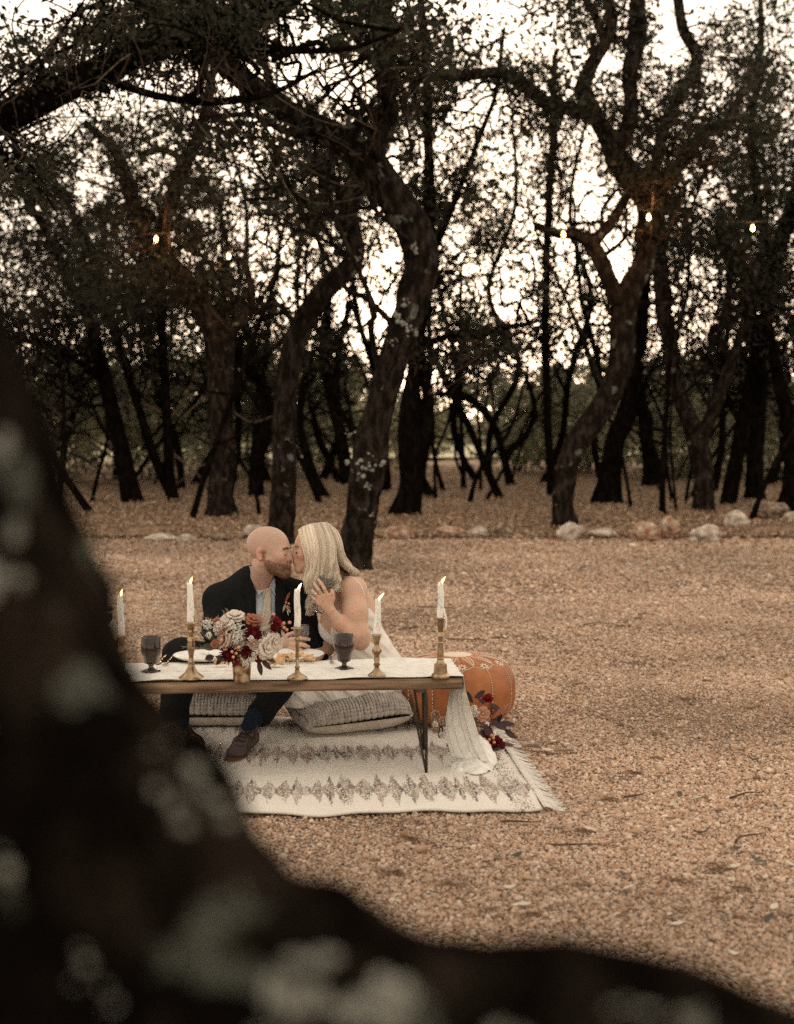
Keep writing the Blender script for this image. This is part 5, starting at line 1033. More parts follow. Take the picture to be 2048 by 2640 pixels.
def babys(root, c, r, n=70):
    mb = MB(); c = np.asarray(c)
    for _ in range(n):
        d = norm(rng.normal(0, 1, 3)); p = c + d * r * (.55 + .45 * rng.random()) * [1, .7, 1]; mb.add(*ball(p, .0026 * rng.uniform(.7, 1.3), 5, 4))
        if rng.random() < .35: mb.add(*tube(np.array([c, p]), .0006, 3, False))
    part(root, 'babys_breath', *mb.get(), M_bab, kind='stuff')
# vase and table bouquet
vc = on_table(624, 1759) + [0, 0, .004]; s = mpp(vc[1]); VY = vc[1]
M_merc = mat('mercury_glass', (.16, .085, .035), (.62, .48, .32), scale=34, rough=.25, metal=.85, bump=(60, .3, .002), fac=(.40, .62), detail=8)
V, F = lathe(np.array([(21, 0), (22, 2), (26.5, 64), (27, 66), (25.5, 66), (21, 4), (1, 3)]) * s, vc, 32)
solo('vase', V, F, M_merc, vc, 'mottled gold mercury glass vase holding the table flowers', 'vase')
bq = thing('flower_arrangement', 'ivory and burgundy flower arrangement in the gold vase on the table', 'flowers', vc + [0, 0, .10]); BC = at(624, 1672, VY)
def fp(px, py, dy=-.04): return at(622 + (px - 622) * 1.06, 1650 + (py - 1650) * 1.05, VY + dy)
def bl(px, py, r, m, nm, kind='rose', dy=-.05, ax=None):
    c = fp(px, py, dy); a = (c - BC) / .1 + np.array([0, -.75, .25]) if ax is None else np.array(ax, float); flower(bq, nm, c, a, r * s * 1.1, m, kind)
bl(608, 1588, 21, M_ivory, 'ranunculus', 'open', .0, (0, -.35, 1)); bl(583, 1607, 24, M_ivory, 'rose', 'open', -.02); bl(574, 1622, 18, M_blush, 'rose', dy=-.05); bl(612, 1652, 24, M_ivory, 'rose', 'rose', -.04)
bl(576, 1650, 22, M_blush, 'lily', 'open', -.06, (-.9, -.6, .3)); bl(653, 1636, 27, M_burg, 'dahlia', 'spike', -.06); bl(592, 1686, 25, M_burg, 'dahlia', 'spike', -.07, (-.3, -1, -.3)); bl(653, 1600, 19, M_rust, 'carnation', 'ruffle', .0)
bl(688, 1668, 24, M_ivory, 'rose', 'open', -.06); bl(706, 1657, 20, M_ivory, 'rose', 'open', -.04, (.8, -.8, 0)); bl(688, 1634, 16, M_ivory, 'rose', dy=-.03); bl(711, 1606, 14, M_red, 'ranunculus', dy=-.02); bl(703, 1621, 11, M_red, 'ranunculus', dy=-.03)
bl(639, 1680, 15, M_burg, 'rose', dy=-.085); bl(652, 1660, 12, M_blush, 'rose', dy=-.085); bl(560, 1604, 11, M_rust, 'carnation', 'ruffle', .0); bl(556, 1660, 10, M_rust, 'carnation', 'ruffle', -.06); bl(668, 1690, 14, M_red, 'carnation', 'ruffle', -.05)
for px, py, r, dy in ((619, 1628, 22, -.06), (612, 1645, 18, -.08), (540, 1612, 16, -.04), (566, 1618, 16, -.05), (636, 1700, 18, -.08), (656, 1678, 13, -.08), (650, 1692, 12, -.08), (646, 1648, 9, -.08), (544, 1638, 9, -.05), (600, 1618, 14, -.05)): babys(bq, fp(px, py, dy), r * s, 80)
b0 = fp(660, 1650, 0)
berries(bq, [fp(*q) for q in ((726, 1609, -.03), (740, 1607, -.03), (722, 1614, -.02), (733, 1625, -.03), (701, 1587, -.02), (727, 1620, -.04))], 4.4 * s, fp(690, 1630, -.02))
berries(bq, [fp(*q) for q in ((600, 1679, -.1), (610, 1683, -.1), (616, 1668, -.1), (603, 1692, -.1), (575, 1650, -.09))], 4.2 * s, fp(612, 1690, -.05))
for px, py, tx, ty, L, W, m, dy in ((560, 1650, 528, 1628, 46, 34, M_euc, -.03), (556, 1640, 540, 1614, 40, 30, M_euc, -.02), (560, 1668, 536, 1668, 34, 30, M_euc, -.05), (556, 1690, 536, 1698, 24, 26, M_dkp, -.06), (590, 1700, 560, 1692, 34, 20, M_euc, -.06), (556, 1656, 508, 1623, 46, 13, M_dkp, -.04), (670, 1696, 688, 1716, 40, 16, M_dkp, -.06), (664, 1700, 668, 1720, 40, 14, M_dkp, -.05), (680, 1690, 696, 1700, 34, 16, M_euc, -.03), (640, 1620, 636, 1596, 40, 18, M_euc, .02), (690, 1612, 700, 1592, 34, 12, M_dkp, .0), (720, 1625, 728, 1645, 26, 10, M_plume, -.02), (708, 1630, 716, 1648, 26, 9, M_plume, -.02), (600, 1590, 590, 1580, 30, 12, M_euc, .03), (620, 1700, 606, 1712, 26, 14, M_burg, -.08), (575, 1692, 566, 1706, 24, 14, M_dkp, -.05)):
    a = fp(px, py, dy); leafp(bq, 'leaf', a, fp(tx, ty, dy - .01) - a, L * s, W * s, m)
for (px, py, tx, ty) in ((560, 1672, 480, 1666), (566, 1668, 492, 1671), (575, 1615, 566, 1592), (590, 1600, 578, 1578), (560, 1600, 535, 1595), (668, 1620, 672, 1582), (672, 1620, 682, 1580), (676, 1620, 692, 1586), (675, 1622, 700, 1596), (665, 1620, 664, 1588), (570, 1690, 524, 1684)):
    a, b_ = fp(px, py, -.02), fp(tx, ty, -.02); mb = MB(); mb.add(*tube(smooth_path(np.array([a, (a + b_) / 2 + rng.normal(0, .002, 3), b_]), 6), np.linspace(.0011, .0007, 6), 4))
    for _ in range(16):
        q = a + (b_ - a) * rng.uniform(.35, 1.0); mb.add(*tube(np.array([q, q + (b_ - a) * .07 + rng.normal(0, .0045, 3)]), .0006, 3, False))
    part(bq, 'grass_plume', *mb.get(), M_plume)
for k in range(12):
    b_ = vc + [rng.normal(0, .012), rng.normal(0, .012), .03]; stemtube(bq, b_, vc + [rng.normal(0, .03), rng.normal(0, .025), .16], .0022)

# bouquet lying on the rug against the pouf
b2 = thing('bridal_bouquet', 'loose burgundy and peach bouquet lying on the rug against the leather pouf', 'flowers', plane(1250, 1945, .03)); Y2 = 6.62; s2 = mpp(Y2)
def f2(px, py, dy=0.0):
    p = at(px, py, Y2 + dy); p[2] = max(p[2], .035); return p
def bl2(px, py, r, m, nm, kind='rose', dy=-.02, ax=(.1, -1, .35)): flower(b2, nm, f2(px, py, dy), ax, r * s2, m, kind)
bl2(1245, 1841, 18, M_peach, 'rose', 'open', -.03); bl2(1271, 1832, 18, M_rust, 'chrysanthemum', 'spike', -.01, (.5, -.8, .6)); bl2(1258, 1800, 13, M_red, 'ranunculus', 'rose', .02, (0, -.8, .8)); bl2(1283, 1922, 19, M_burg, 'rose', 'open', -.07, (.5, -1, 0)); bl2(1232, 1892, 14, M_blush, 'rose', 'open', -.05, (-.6, -1, 0))
bl2(1232, 1858, 14, M_peach, 'rose', dy=-.03); bl2(1262, 1908, 12, M_burg, 'carnation', 'ruffle', -.06); bl2(1122, 1842, 12, M_blush, 'rose', 'rose', .02, (-.5, -.8, .5)); bl2(1142, 1858, 11, M_blush, 'rose', dy=.02); bl2(1124, 1880, 10, M_blush, 'rose', dy=.0); bl2(1144, 1884, 10, M_ivory, 'carnation', 'ruffle', .0)
for px, py, r in ((1224, 1838, 13), (1286, 1898, 12), (1279, 1945, 9), (1256, 1868, 8), (1140, 1896, 10), (1122, 1866, 9), (1222, 1826, 9)): babys(b2, f2(px, py, -.05), r * s2, 60)
berries(b2, [f2(*q) for q in ((1262, 1907, -.1), (1272, 1903, -.1), (1257, 1913, -.1), (1274, 1914, -.1), (1263, 1922, -.1), (1249, 1906, -.09), (1268, 1896, -.09))], 4.4 * s2, f2(1262, 1885, -.04))
for px, py, tx, ty, L, W, m, dy in ((1225, 1800, 1249, 1784, 34, 22, M_dkp, .0), (1218, 1812, 1206, 1788, 36, 16, M_dkp, .0), (1248, 1868, 1266, 1898, 44, 26, M_dkp, -.06), (1265, 1855, 1302, 1880, 48, 26, M_dkp, -.04), (1285, 1865, 1325, 1868, 42, 22, M_dkp, -.02), (1300, 1880, 1327, 1902, 40, 20, M_dkp, -.03), (1270, 1870, 1290, 1850, 40, 24, M_dkp, -.01), (1240, 1880, 1254, 1910, 40, 22, M_dkp, -.07), (1255, 1880, 1240, 1900, 34, 20, M_burg, -.06), (1232, 1905, 1250, 1925, 36, 16, M_plume, -.07), (1262, 1815, 1276, 1822, 30, 16, M_dkp, .0), (1250, 1815, 1238, 1806, 28, 16, M_dkp, .0), (1222, 1850, 1226, 1876, 26, 14, M_euc, -.05), (1268, 1940, 1290, 1944, 24, 12, M_euc, -.08), (1140, 1870, 1132, 1905, 34, 14, M_euc, .0), (1150, 1850, 1160, 1880, 30, 14, M_euc, .02), (1262, 1850, 1285, 1838, 36, 18, M_rust, -.02)):
    a = f2(px, py, dy); leafp(b2, 'leaf', a, f2(tx, ty, dy - .01) - a, L * s2, W * s2, m)
for (px, py, tx, ty) in ((1270, 1850, 1300, 1826), (1275, 1852, 1312, 1832), (1280, 1856, 1310, 1816), (1300, 1890, 1342, 1902), (1295, 1900, 1336, 1892), (1290, 1905, 1318, 1925), (1300, 1880, 1330, 1880)):
    a, b_ = f2(px, py, -.02), f2(tx, ty, -.02); mb = MB(); mb.add(*tube(smooth_path(np.array([a, (a + b_) / 2 + rng.normal(0, .004, 3), b_]), 6), np.linspace(.0014, .0008, 6), 4))
    for _ in range(14):
        q = a + (b_ - a) * rng.uniform(.3, 1.0); mb.add(*tube(np.array([q, q + (b_ - a) * .12 + rng.normal(0, .008, 3)]), .0008, 3, False))
    part(b2, 'grass_plume', *mb.get(), M_peach)
for k in range(10): stemtube(b2, f2(1160 + rng.normal(0, 8), 1930, -.02), f2(1245 + rng.normal(0, 22), 1880 + rng.normal(0, 25), -.02), .0026)
M_rib = mat('silk_ribbon', (.50, .37, .28), (.62, .49, .39), scale=20, rough=.6, sheen=.4)
for pts, wd in (([(1300, 1915, .035), (1330, 1908, .04), (1372, 1912, .03), (1410, 1914, .022), (1445, 1904, .020)], 8), ([(1300, 1920, .035), (1340, 1922, .035), (1385, 1925, .03), (1430, 1936, .022), (1475, 1936, .02), (1492, 1936, .02)], 14)):
    C_ = smooth_path(np.array([plane(a, b_, z) for a, b_, z in pts]), 40); T_, _, _ = frames(C_); n_ = np.cross(T_, [0, 0, 1.0]); u = np.linspace(0, 1, 40); tw = np.sin(u * 9 + wd) * .6
    G = np.array([[C_[i] + (n_[i] * math.cos(tw[i]) + np.array([0, 0, 1]) * abs(math.sin(tw[i]))) * (v * wd * s2) + [0, 0, abs(v) * .006 * abs(math.sin(tw[i]))] for v in (-1, -.4, .4, 1)] for i in range(40)]); G[..., 2] = np.maximum(G[..., 2], .014)
    part(b2, 'ribbon', *sheet(G, .0006), M_rib)

# ================================================================== POUF
def leather():
    m = mat('tan_leather', (.24, .072, .021), (.40, .145, .048), scale=9, rough=.5, bump=(30, .55, .008), fac=(.3, .68), detail=6); return m
M_lea = leather(); M_thr = mat('white_stitching', (.70, .60, .48), rough=.8)
pcx = plane(1178, 1870); pc = np.array([at(1178, 1800, 7.17)[0], 7.17, .028]); PRr, PH = .295, .345
pouf = thing('leather_pouf', 'round tan leather pouf with white stitched star pattern behind the table end', 'pouf', pc)
NP = 12
def pouf_pt(th, a, off=0.0, bulge=True):
    """th 0 bottom centre .. 1 top centre"""
    ph = (th - .5) * np.pi; c, s_ = np.cos(ph), np.sin(ph); r = PRr * np.sign(c) * np.abs(c) ** .55; z = PH / 2 + PH / 2 * np.sign(s_) * np.abs(s_) ** .75
    k = (a * NP / (2 * np.pi)) % 1.0; b_ = 1 + (.030 * (np.sin(np.pi * k) ** .6) - .012) * (np.abs(c) ** .5) if bulge else 1
    r = r * b_; nrm = np.stack([np.cos(a) * c ** 1, np.sin(a) * c ** 1, s_ + 0 * a], -1); nrm /= np.linalg.norm(nrm, axis=-1, keepdims=True) + 1e-9
    return pc + np.stack([r * np.cos(a), r * np.sin(a), z + 0 * a], -1) + nrm * off
A0 = -math.pi / 2 + .07
for k in range(NP):
    a = A0 + 2 * np.pi * (k + np.linspace(0.004, .996, 9)) / NP; th = np.concatenate([np.linspace(.02, .9, 30), np.linspace(.92, .985, 6)])
    aa = np.repeat(a[None], len(th), 0); tt = np.repeat(th[:, None], 9, 1); kk = ((aa - A0) * NP / (2 * np.pi)) % 1
    G = pouf_pt(tt, aa, 0, False); G = pc + (G - pc) * (1 + ((.004 * np.sin(np.pi * kk) ** .5 - .002) * np.cos((tt - .5) * np.pi) ** .4))[..., None] * np.array([1, 1, 1])
    part(pouf, 'panel', *sheet(G, .003), M_lea)
cap_, _ = None, None
part(pouf, 'top_medallion', *lathe([(.001, PH + .006), (.075, PH + .004), (.086, PH - .004), (.083, PH - .012)], pc, 36, cap=False), M_thr)
def stitch(pathf, n, nm, r=.0026, dash=.6):
    mb = MB(); u = np.linspace(0, 1, n + 1)
    for i in range(n):
        a_, b_ = pathf(u[i]), pathf(u[i] + (u[i + 1] - u[i]) * dash); d = b_ - a_; mb.add(*box((a_ + b_) / 2, (np.linalg.norm(d), .0034, .0034), np.array(Vector(d).to_track_quat('X', 'Z').to_matrix())))
    part(pouf, nm, *mb.get(), M_thr, smooth=False, kind='stuff')
TM, TP = .735, .79
for k in range(NP):
    a0 = A0 + 2 * np.pi * k / NP; a1 = A0 + 2 * np.pi * (k + 1) / NP; am = (a0 + a1) / 2
    P_ = lambda t_, a: pouf_pt(np.array(t_), np.array(a), .004, False) + (0)
    def bul(t_, a):
        kk = ((a - A0) * NP / (2 * np.pi)) % 1; p = pouf_pt(np.array(t_), np.array(a), .0035, False); return pc + (p - pc) * (1 + (.004 * max(0, math.sin(math.pi * kk)) ** .5 - .002) * math.cos((t_ - .5) * math.pi) ** .4)
    stitch(lambda u: bul(.05 + (TM - .05) * u, a0 + .0), 34, 'seam_stitching')
    stitch(lambda u: bul(TM + (TP - TM) * u, a0 + (am - a0) * u), 8, 'arch_stitching'); stitch(lambda u: bul(TM + (TP - TM) * u, a1 + (am - a1) * u), 8, 'arch_stitching')
    stitch(lambda u: bul(TP + (.93 - TP) * u, am), 9, 'ray_stitching', dash=.9); stitch(lambda u: bul(TP + .02 + (.93 - TP - .02) * u, a0 + (am - a0) * (.9 - .4 * u) * 1.0), 8, 'ray_stitching', dash=.95); stitch(lambda u: bul(TP + .02 + (.93 - TP - .02) * u, a1 + (am - a1) * (.9 - .4 * u)), 8, 'ray_stitching', dash=.95)
    mb = MB(); c = bul(TP - .005, a0 + .0)
    tx = norm(bul(TP, a0 + .05) - bul(TP, a0 - .05)); ty = norm(bul(TP + .02, a0) - bul(TP - .02, a0)); nz = np.cross(tx, ty)
    for q in range(8):
        b_ = q * math.pi / 4; d = tx * math.cos(b_) + ty * math.sin(b_); mb.add(*ball(c + d * .016 + nz * .001, (.010, .0045, .0028), 8, 5, np.stack([d, np.cross(nz, d), nz], 1)))
    part(pouf, 'flower_motif', *mb.get(), M_thr, kind='stuff')

# ================================================================== FLOOR CUSHIONS
M_linen = mat('linen', (.40, .345, .285), (.50, .44, .37), scale=25, rough=.95, bump=(220, .4, .003))
M_knit = mat('grey_wool', (.30, .265, .235), (.50, .455, .41), scale=26, rough=.95, bump=(150, .6, .004), fac=(.3, .7))
M_knitd = mat('grey_wool_gap_shade', (.10, .088, .078), (.16, .145, .13), scale=26, rough=.95)  # wool under the stitches, darkened in colour as shade in the gaps
def cushion(label, c, W, D, H, rot, tilt, sag=()):
    c = np.asarray(c, float); t = thing('floor_cushion', label, 'cushion', c, 'knitted floor cushions'); n = 40
    ca, sa = math.cos(rot), math.sin(rot); Rz = np.array([[ca, -sa, 0], [sa, ca, 0], [0, 0, 1]]); cb, sb = math.cos(tilt), math.sin(tilt); Ry = np.array([[cb, 0, -sb], [0, 1, 0], [sb, 0, cb]])
    def surf(u, v, side):
        f = (np.clip(1 - np.abs(u) ** 3.2, 0, 1) * np.clip(1 - np.abs(v) ** 3.2, 0, 1)) ** .30
        x = u * W / 2 * (1 - .05 * v * v); y = v * D / 2 * (1 - .05 * u * u); z = np.where(side > 0, side * H * .66, side * H * .34) * f - H * .16
        P = np.stack([x, y, z], -1)
        P[..., 2] += .006 * vnoise(P, 12, 3) * f
        for (sx, sy, r_, d_) in sag: P[..., 2] -= d_ * np.exp(-(((x - sx) / r_) ** 2 + ((y - sy) / r_) ** 2)) * (side > 0)
        return P @ (Rz @ Ry).T + c + [0, 0, H / 2]
    u, v = np.meshgrid(np.linspace(-1, 1, n), np.linspace(-1, 1, n), indexing='ij')
    part(t, 'linen_cover', *sheet(np.vstack([surf(u, v, -1)])[::-1], .002), M_linen); top = part(t, 'wool_cover', *sheet(surf(u * .999, v * .999, .94), .002), M_knitd)
    mb = MB(); nc, nr = 19, 24
    for i in range(nc):
        for j in range(nr):
            for sd in (-1, 1):
                uu = -1 + (i + .5 + sd * .25) * 2 / nc; warp = lambda t_: math.copysign(1 - (1 - min(1, abs(t_))) ** 2.1, t_); uu = math.copysign(1 - (1 - abs(uu)) ** 1.25, uu); v0, v1 = warp(-1 + j * 2 / nr), warp(min(1, -1 + (j + 1.5) * 2 / nr)); v1 = min(v1, .9995)
                a_ = surf(np.array(uu - sd * .010), np.array(max(v0, -.9995)), 1); b_ = surf(np.array(uu + sd * .018), np.array(v1), 1); d = b_ - a_; L_ = np.linalg.norm(d)
                n_ = norm(surf(np.array(uu), np.array((v0 + v1) / 2), 1.15) - surf(np.array(uu), np.array((v0 + v1) / 2), .6)); d = d / L_; s_ = norm(np.cross(n_, d)); n_ = np.cross(d, s_)
                mb.add(*ball((a_ + b_) / 2 + n_ * .002, (L_ * .58, W / nc * .30, W / nc * .46), 6, 5, np.stack([d, s_, n_], 1)))
    part(top, 'knit_stitches', *mb.get(), M_knit, kind='stuff')
    return t

# ================================================================== CUSHIONS AND PEOPLE
def xz(px, z, Y): 
    a = at(px, 1500, Y); return np.array([a[0], Y, z])
cushion('grey knitted cushion the man sits on, pale linen below', xz(572, .028, 7.24), .54, .52, .18, .02, 0, [(.1, 0, .2, .03)])
cushion('grey knitted cushion the woman sits on, tilted and squashed on its left', xz(897, .028, 7.10), .55, .52, .19, .28, .06, [(-.12, -.05, .2, .035)])

M_skinM = mat('skin_fair', (1, 1, 1), rough=.5, vcol=True, sss=.2, spec=.35, bump=(320, .3, .0015)); M_skinF = mat('skin_tan', (1, 1, 1), rough=.48, vcol=True, sss=.2, spec=.35, bump=(320, .25, .0015))
M_suit = mat('charcoal_suit', (.010, .0103, .011), (.0135, .0138, .0145), scale=60, rough=.9, bump=(380, .25, .002), sheen=0.0)
M_shirt = mat('pale_blue_shirt', (.46, .53, .60), (.53, .60, .67), scale=12, rough=.85, bump=(24, .25, .008)); M_tie = mat('cream_tie', (.52, .44, .34), (.60, .52, .41), scale=90, rough=.7)
M_sock = mat('navy_sock', (.010, .018, .030), (.02, .031, .048), scale=120, rough=.95, bump=(160, .6, .004), stretch=(1, 1, 3)); M_shoe = mat('brown_shoe_leather', (.026, .011, .007), (.058, .026, .015), scale=18, rough=.34); M_sole = mat('shoe_welt', (.13, .08, .048), rough=.7)
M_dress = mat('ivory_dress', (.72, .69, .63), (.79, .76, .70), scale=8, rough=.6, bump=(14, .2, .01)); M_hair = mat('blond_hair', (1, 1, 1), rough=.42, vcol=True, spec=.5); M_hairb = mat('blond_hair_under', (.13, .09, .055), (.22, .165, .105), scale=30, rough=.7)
M_beard = mat('beard_hair', (.15, .075, .042), (.26, .14, .08), scale=90, rough=.6); M_brow = mat('brow_hair', (.07, .04, .025), rough=.8); M_lash = mat('lashes', (.03, .02, .015), rough=.8); M_silver = mat('silver', (.75, .72, .68), rough=.15, metal=1)

class Head:
    def __init__(s, c, fwd, scale, up=(0, 0, 1)):
        s.c = np.array(c, float); f = norm(fwd); u = norm(np.array(up) - f * np.dot(up, f)); l = np.cross(u, f); s.R = np.stack([f, l, u], 1); s.s = np.array(scale, float)
    def w(s, x, y, z): return s.c + s.R @ (np.array([x, y, z]) * s.s)
    def loc(s, P): return ((P - s.c) @ s.R) / s.s
    def ell(s, F, c, r, k=.015, op='add', rot=None):
        Rr = s.R if rot is None else s.R @ rot
        F.ell(s.w(*c), np.array(r) * s.s, Rr, k, op)
    def rc(s, F, a, b, ra, rb, k=.012, op='add'): F.rc(s.w(*a), s.w(*b), ra, rb, k, op)
def build_head(F, H, male):
    H.ell(F, (-.012, 0, .028), (.098, .076, .088), .0); H.ell(F, (.030, 0, -.030), (.066, .062, .085), .03)
    j = .024 if male else .018
    for y in (-1, 1):
        H.rc(F, (-.004, y * .056, -.055), (.070, y * .014, -.104), j, j * .85, .03); H.rc(F, (.076, y * .012, .014), (.066, y * .046, .008), .013 if male else .008, .009, .014)
        H.ell(F, (.060, y * .044, -.026), (.026, .022, .022), .02)
        H.ell(F, (.094, y * .031, -.010), (.016, .017, .013), .012, 'sub'); H.ell(F, (.076, y * .031, -.010), (.0135, .015, .0125), .004)
        H.rc(F, (.088, y * .010, -.041), (.086, y * .011, -.041), .0085, .0085, .006)
        Re = np.array(Matrix.Rotation(y * .45, 3, 'Z') @ Matrix.Rotation(-.22, 3, 'Y'))
        H.ell(F, (-.022, y * .078, -.018), (.020, .0085, .034), .004, rot=Re); H.ell(F, (-.014, y * .0875, -.016), (.011, .008, .020), .004, 'sub', rot=Re)
    H.rc(F, (.085, 0, .004), (.0985, 0, -.034), .0085, .0115 if male else .0095, .012)
    H.rc(F, (.074, 0, -.104), (.078, 0, -.106), .021 if male else .016, .020 if male else .015, .02)
    H.ell(F, (.080, 0, -.064), (.020, .028, .020), .014)
    H.rc(F, (.094, -.012, -.0625), (.094, .012, -.0625), .0065, .0065, .006); H.rc(F, (.0925, -.011, -.0745), (.0925, .011, -.0745), .0072, .0072, .006)
    H.rc(F, (.106, -.02, -.0685), (.106, .02, -.0685), .0035, .0035, .004, 'sub')
def sm(a, b, x): t = np.clip((x - a) / (b - a), 0, 1); return t * t * (3 - 2 * t)
def head_cols(V, H, base, male):
    L = H.loc(V); x, y, z = L[:, 0], np.abs(L[:, 1]), L[:, 2]; c = np.tile(np.array(base, float), (len(V), 1)); near = (x > -.2) & (x < .2) & (y < .13) & (z > -.16) & (z < .15)
    def mixc(m_, col): 
        m_ = (m_ * near)[:, None]; c[:] = c * (1 - m_) + np.array(col) * m_
    mixc(.45 * np.exp(-(((x - .062) / .03) ** 2 + ((y - .045) / .03) ** 2 + ((z + .032) / .03) ** 2)), (.56, .20, .13)); mixc(.4 * np.exp(-(((x - .1) / .03) ** 2 + (y / .02) ** 2 + ((z + .03) / .02) ** 2)), (.58, .22, .15))
    mixc(.55 * sm(.070, .085, y) * sm(-.07, -.05, z) * (1 - sm(.02, .04, z)) * (x < .02), (.62, .24, .17))
    mixc(.8 * sm(.087, .092, x) * np.exp(-((z + .0685) / .011) ** 4) * (1 - sm(.016, .022, y)), (.46, .17, .14))
    br = sm(.050, .060, x) * np.exp(-((z - (.016 - y * .06)) / .006) ** 2) * sm(.010, .016, y) * (1 - sm(.046, .054, y)); mixc((.75 if male else .6) * br, (.11, .06, .035))
    mixc(.55 * sm(.055, .065, x) * np.exp(-((z + .017) / .0035) ** 2) * sm(.016, .022, y) * (1 - sm(.042, .048, y)), (.10, .05, .035))
    if male:
        n_ = fbm(V, 60, 3, 2) * .15
        line = -.042 - .35 * np.clip(x - .02, 0, .05); bm = sm(.010, -.012, z - line) * sm(-.012, .004, x + .25 * (z + .05)) * sm(-.150, -.128, z); bm = np.maximum(bm, .9 * sm(.078, .088, x) * np.exp(-((z + .052) / .007) ** 2) * (1 - sm(.024, .034, y)))
        bm = np.maximum(bm, .55 * np.exp(-((x + .002) / .012) ** 2) * sm(-.06, -.045, z) * (1 - sm(-.005, .02, z)) * sm(.05, .06, y)); bm = bm * (1 - .85 * sm(.088, .092, x) * np.exp(-((z + .0685) / .009) ** 4) * (1 - sm(.016, .022, y)))
        mixc(np.clip(bm * (.74 + n_), 0, .88), (.14, .068, .04)); H.beard = bm
        sc_ = sm(.01, .05, z) * (1 - sm(.045, .085, x)) * .22; mixc(sc_ * (1 + n_), (.30, .20, .15))
    return c
def hit(F, px, py, y0=6.2, y1=7.7):
    ys = np.arange(y0, y1, .003); P = np.array([at(px, py, y) for y in (ys[0], ys[-1])]); P = P[0] + (P[1] - P[0]) * ((ys - y0) / (ys[-1] - y0))[:, None]
    I = np.round((P - F.lo) / F.h).astype(int); ok = np.all((I >= 0) & (I < F.n), 1); f = np.where(ok, F.f[tuple(np.clip(I, 0, F.n - 1).T)], 1.0); k = np.argmax(f < 0)
    return P[k] if f[k] < 0 else None
def drape(F, rows, off, th, nu=14, nv=18, depth=None):
    """a cloth piece lying on a body: rows of photo points (left..right), smoothed, pressed onto the field surface"""
    R_ = [smooth_path(np.array(r, float), nu) for r in rows]; A = np.array([smooth_path(np.array([r[j] for r in R_]), nv) for j in range(nu)]).transpose(1, 0, 2); G = np.zeros((nv, nu, 3)); last = depth
    for i in range(nv):
        for j in range(nu):
            p = hit(F, *A[i, j]); y = p[1] if p is not None else last; last = y if p is not None else last; G[i, j] = at(A[i, j][0], A[i, j][1], (y if y is not None else 7.1) - off)
    for _ in range(3):
        K = G[..., 1].copy(); K[1:-1, 1:-1] = (K[1:-1, 1:-1] * 2 + K[:-2, 1:-1] + K[2:, 1:-1] + K[1:-1, :-2] + K[1:-1, 2:]) / 6; G[..., 1] = K
    return sheet(G, -th)
def finger(F, pts, r0, r1, k=.006):
    n = len(pts); F.chain([(np.array(p), r0 + (r1 - r0) * i / (n - 1)) for i, p in enumerate(pts)], k)

# ------------------------------------------------------------------ the man
man = thing('person', 'bald bearded man in dark suit and cream tie kissing the woman at the low table', 'person', xz(600, .19, 7.35))
HM = Head(at(696, 1418, 6.985), (.965, -.25, -.03), (1.10, 1.0, 1.0), up=(.02, 0, 1))
F = Field((at(505, 1500, 6.9)[0], 6.55, .14), (at(815, 1500, 6.9)[0], 7.55, 1.09), .004)
pel = xz(612, .27, 7.36); ch = at(668, 1590, 7.2); nb = at(668, 1498, 7.1)
F.chain([(pel, .13), (ch + [0, .03, 0], .11), (at(670, 1535, 7.18), .06), (nb + [0, .01, 0], .052)], .03); F.rc(at(590, 1555, 7.17), at(755, 1550, 7.19), .035, .035, .03)
RS, RE, RW = at(563, 1548, 7.12), at(562, 1692, 7.02), at(706, 1668, 6.83)
F.chain([(RS, .05), (RE, .040), (RW, .029)], .02)
F.rc(HM.w(-.030, 0, -.075), at(672, 1502, 7.10), .055, .056, .03); build_head(F, HM, True)
HY = 6.78
F.chain([(RW, .030), (at(728, 1662, HY + .02), .030)], .015); F.rc(at(735, 1650, HY), at(737, 1676, HY + .01), .020, .018, .015); F.rc(at(752, 1650, HY - .02), at(748, 1680, HY - .01), .0135, .012, .012)
finger(F, [at(750, 1649, HY - .02), at(774, 1645, HY - .05), at(786, 1646, HY - .04), at(797, 1649, HY - .01)], .0115, .0085)
finger(F, [at(751, 1660, HY - .022), at(776, 1661, HY - .055), at(787, 1664, HY - .045), at(796, 1668, HY - .01)], .0115, .0085)
finger(F, [at(750, 1670, HY - .018), at(773, 1675, HY - .045), at(783, 1679, HY - .035), at(789, 1682, HY)], .0110, .0080)
finger(F, [at(746, 1680, HY - .01), at(764, 1687, HY - .03), at(774, 1690, HY - .02)], .0095, .0075)
finger(F, [at(730, 1650, HY + .02), at(744, 1638, HY + .03), at(758, 1633, HY + .02), at(767, 1636, HY + .0)], .013, .0095, .01)
V, Q = F.mesh(); c = head_cols(V, HM, (.55, .36, .27), True); c = c * (1 + .06 * fbm(V, 30, 5, 2) + .05 * vnoise(V, 190, 7))[:, None] * (1 + .06 * vnoise(V, 45, 15)[:, None] * np.array([1, -.6, -.8]))
body = part(man, 'body', V, Q, M_skinM, col=c)
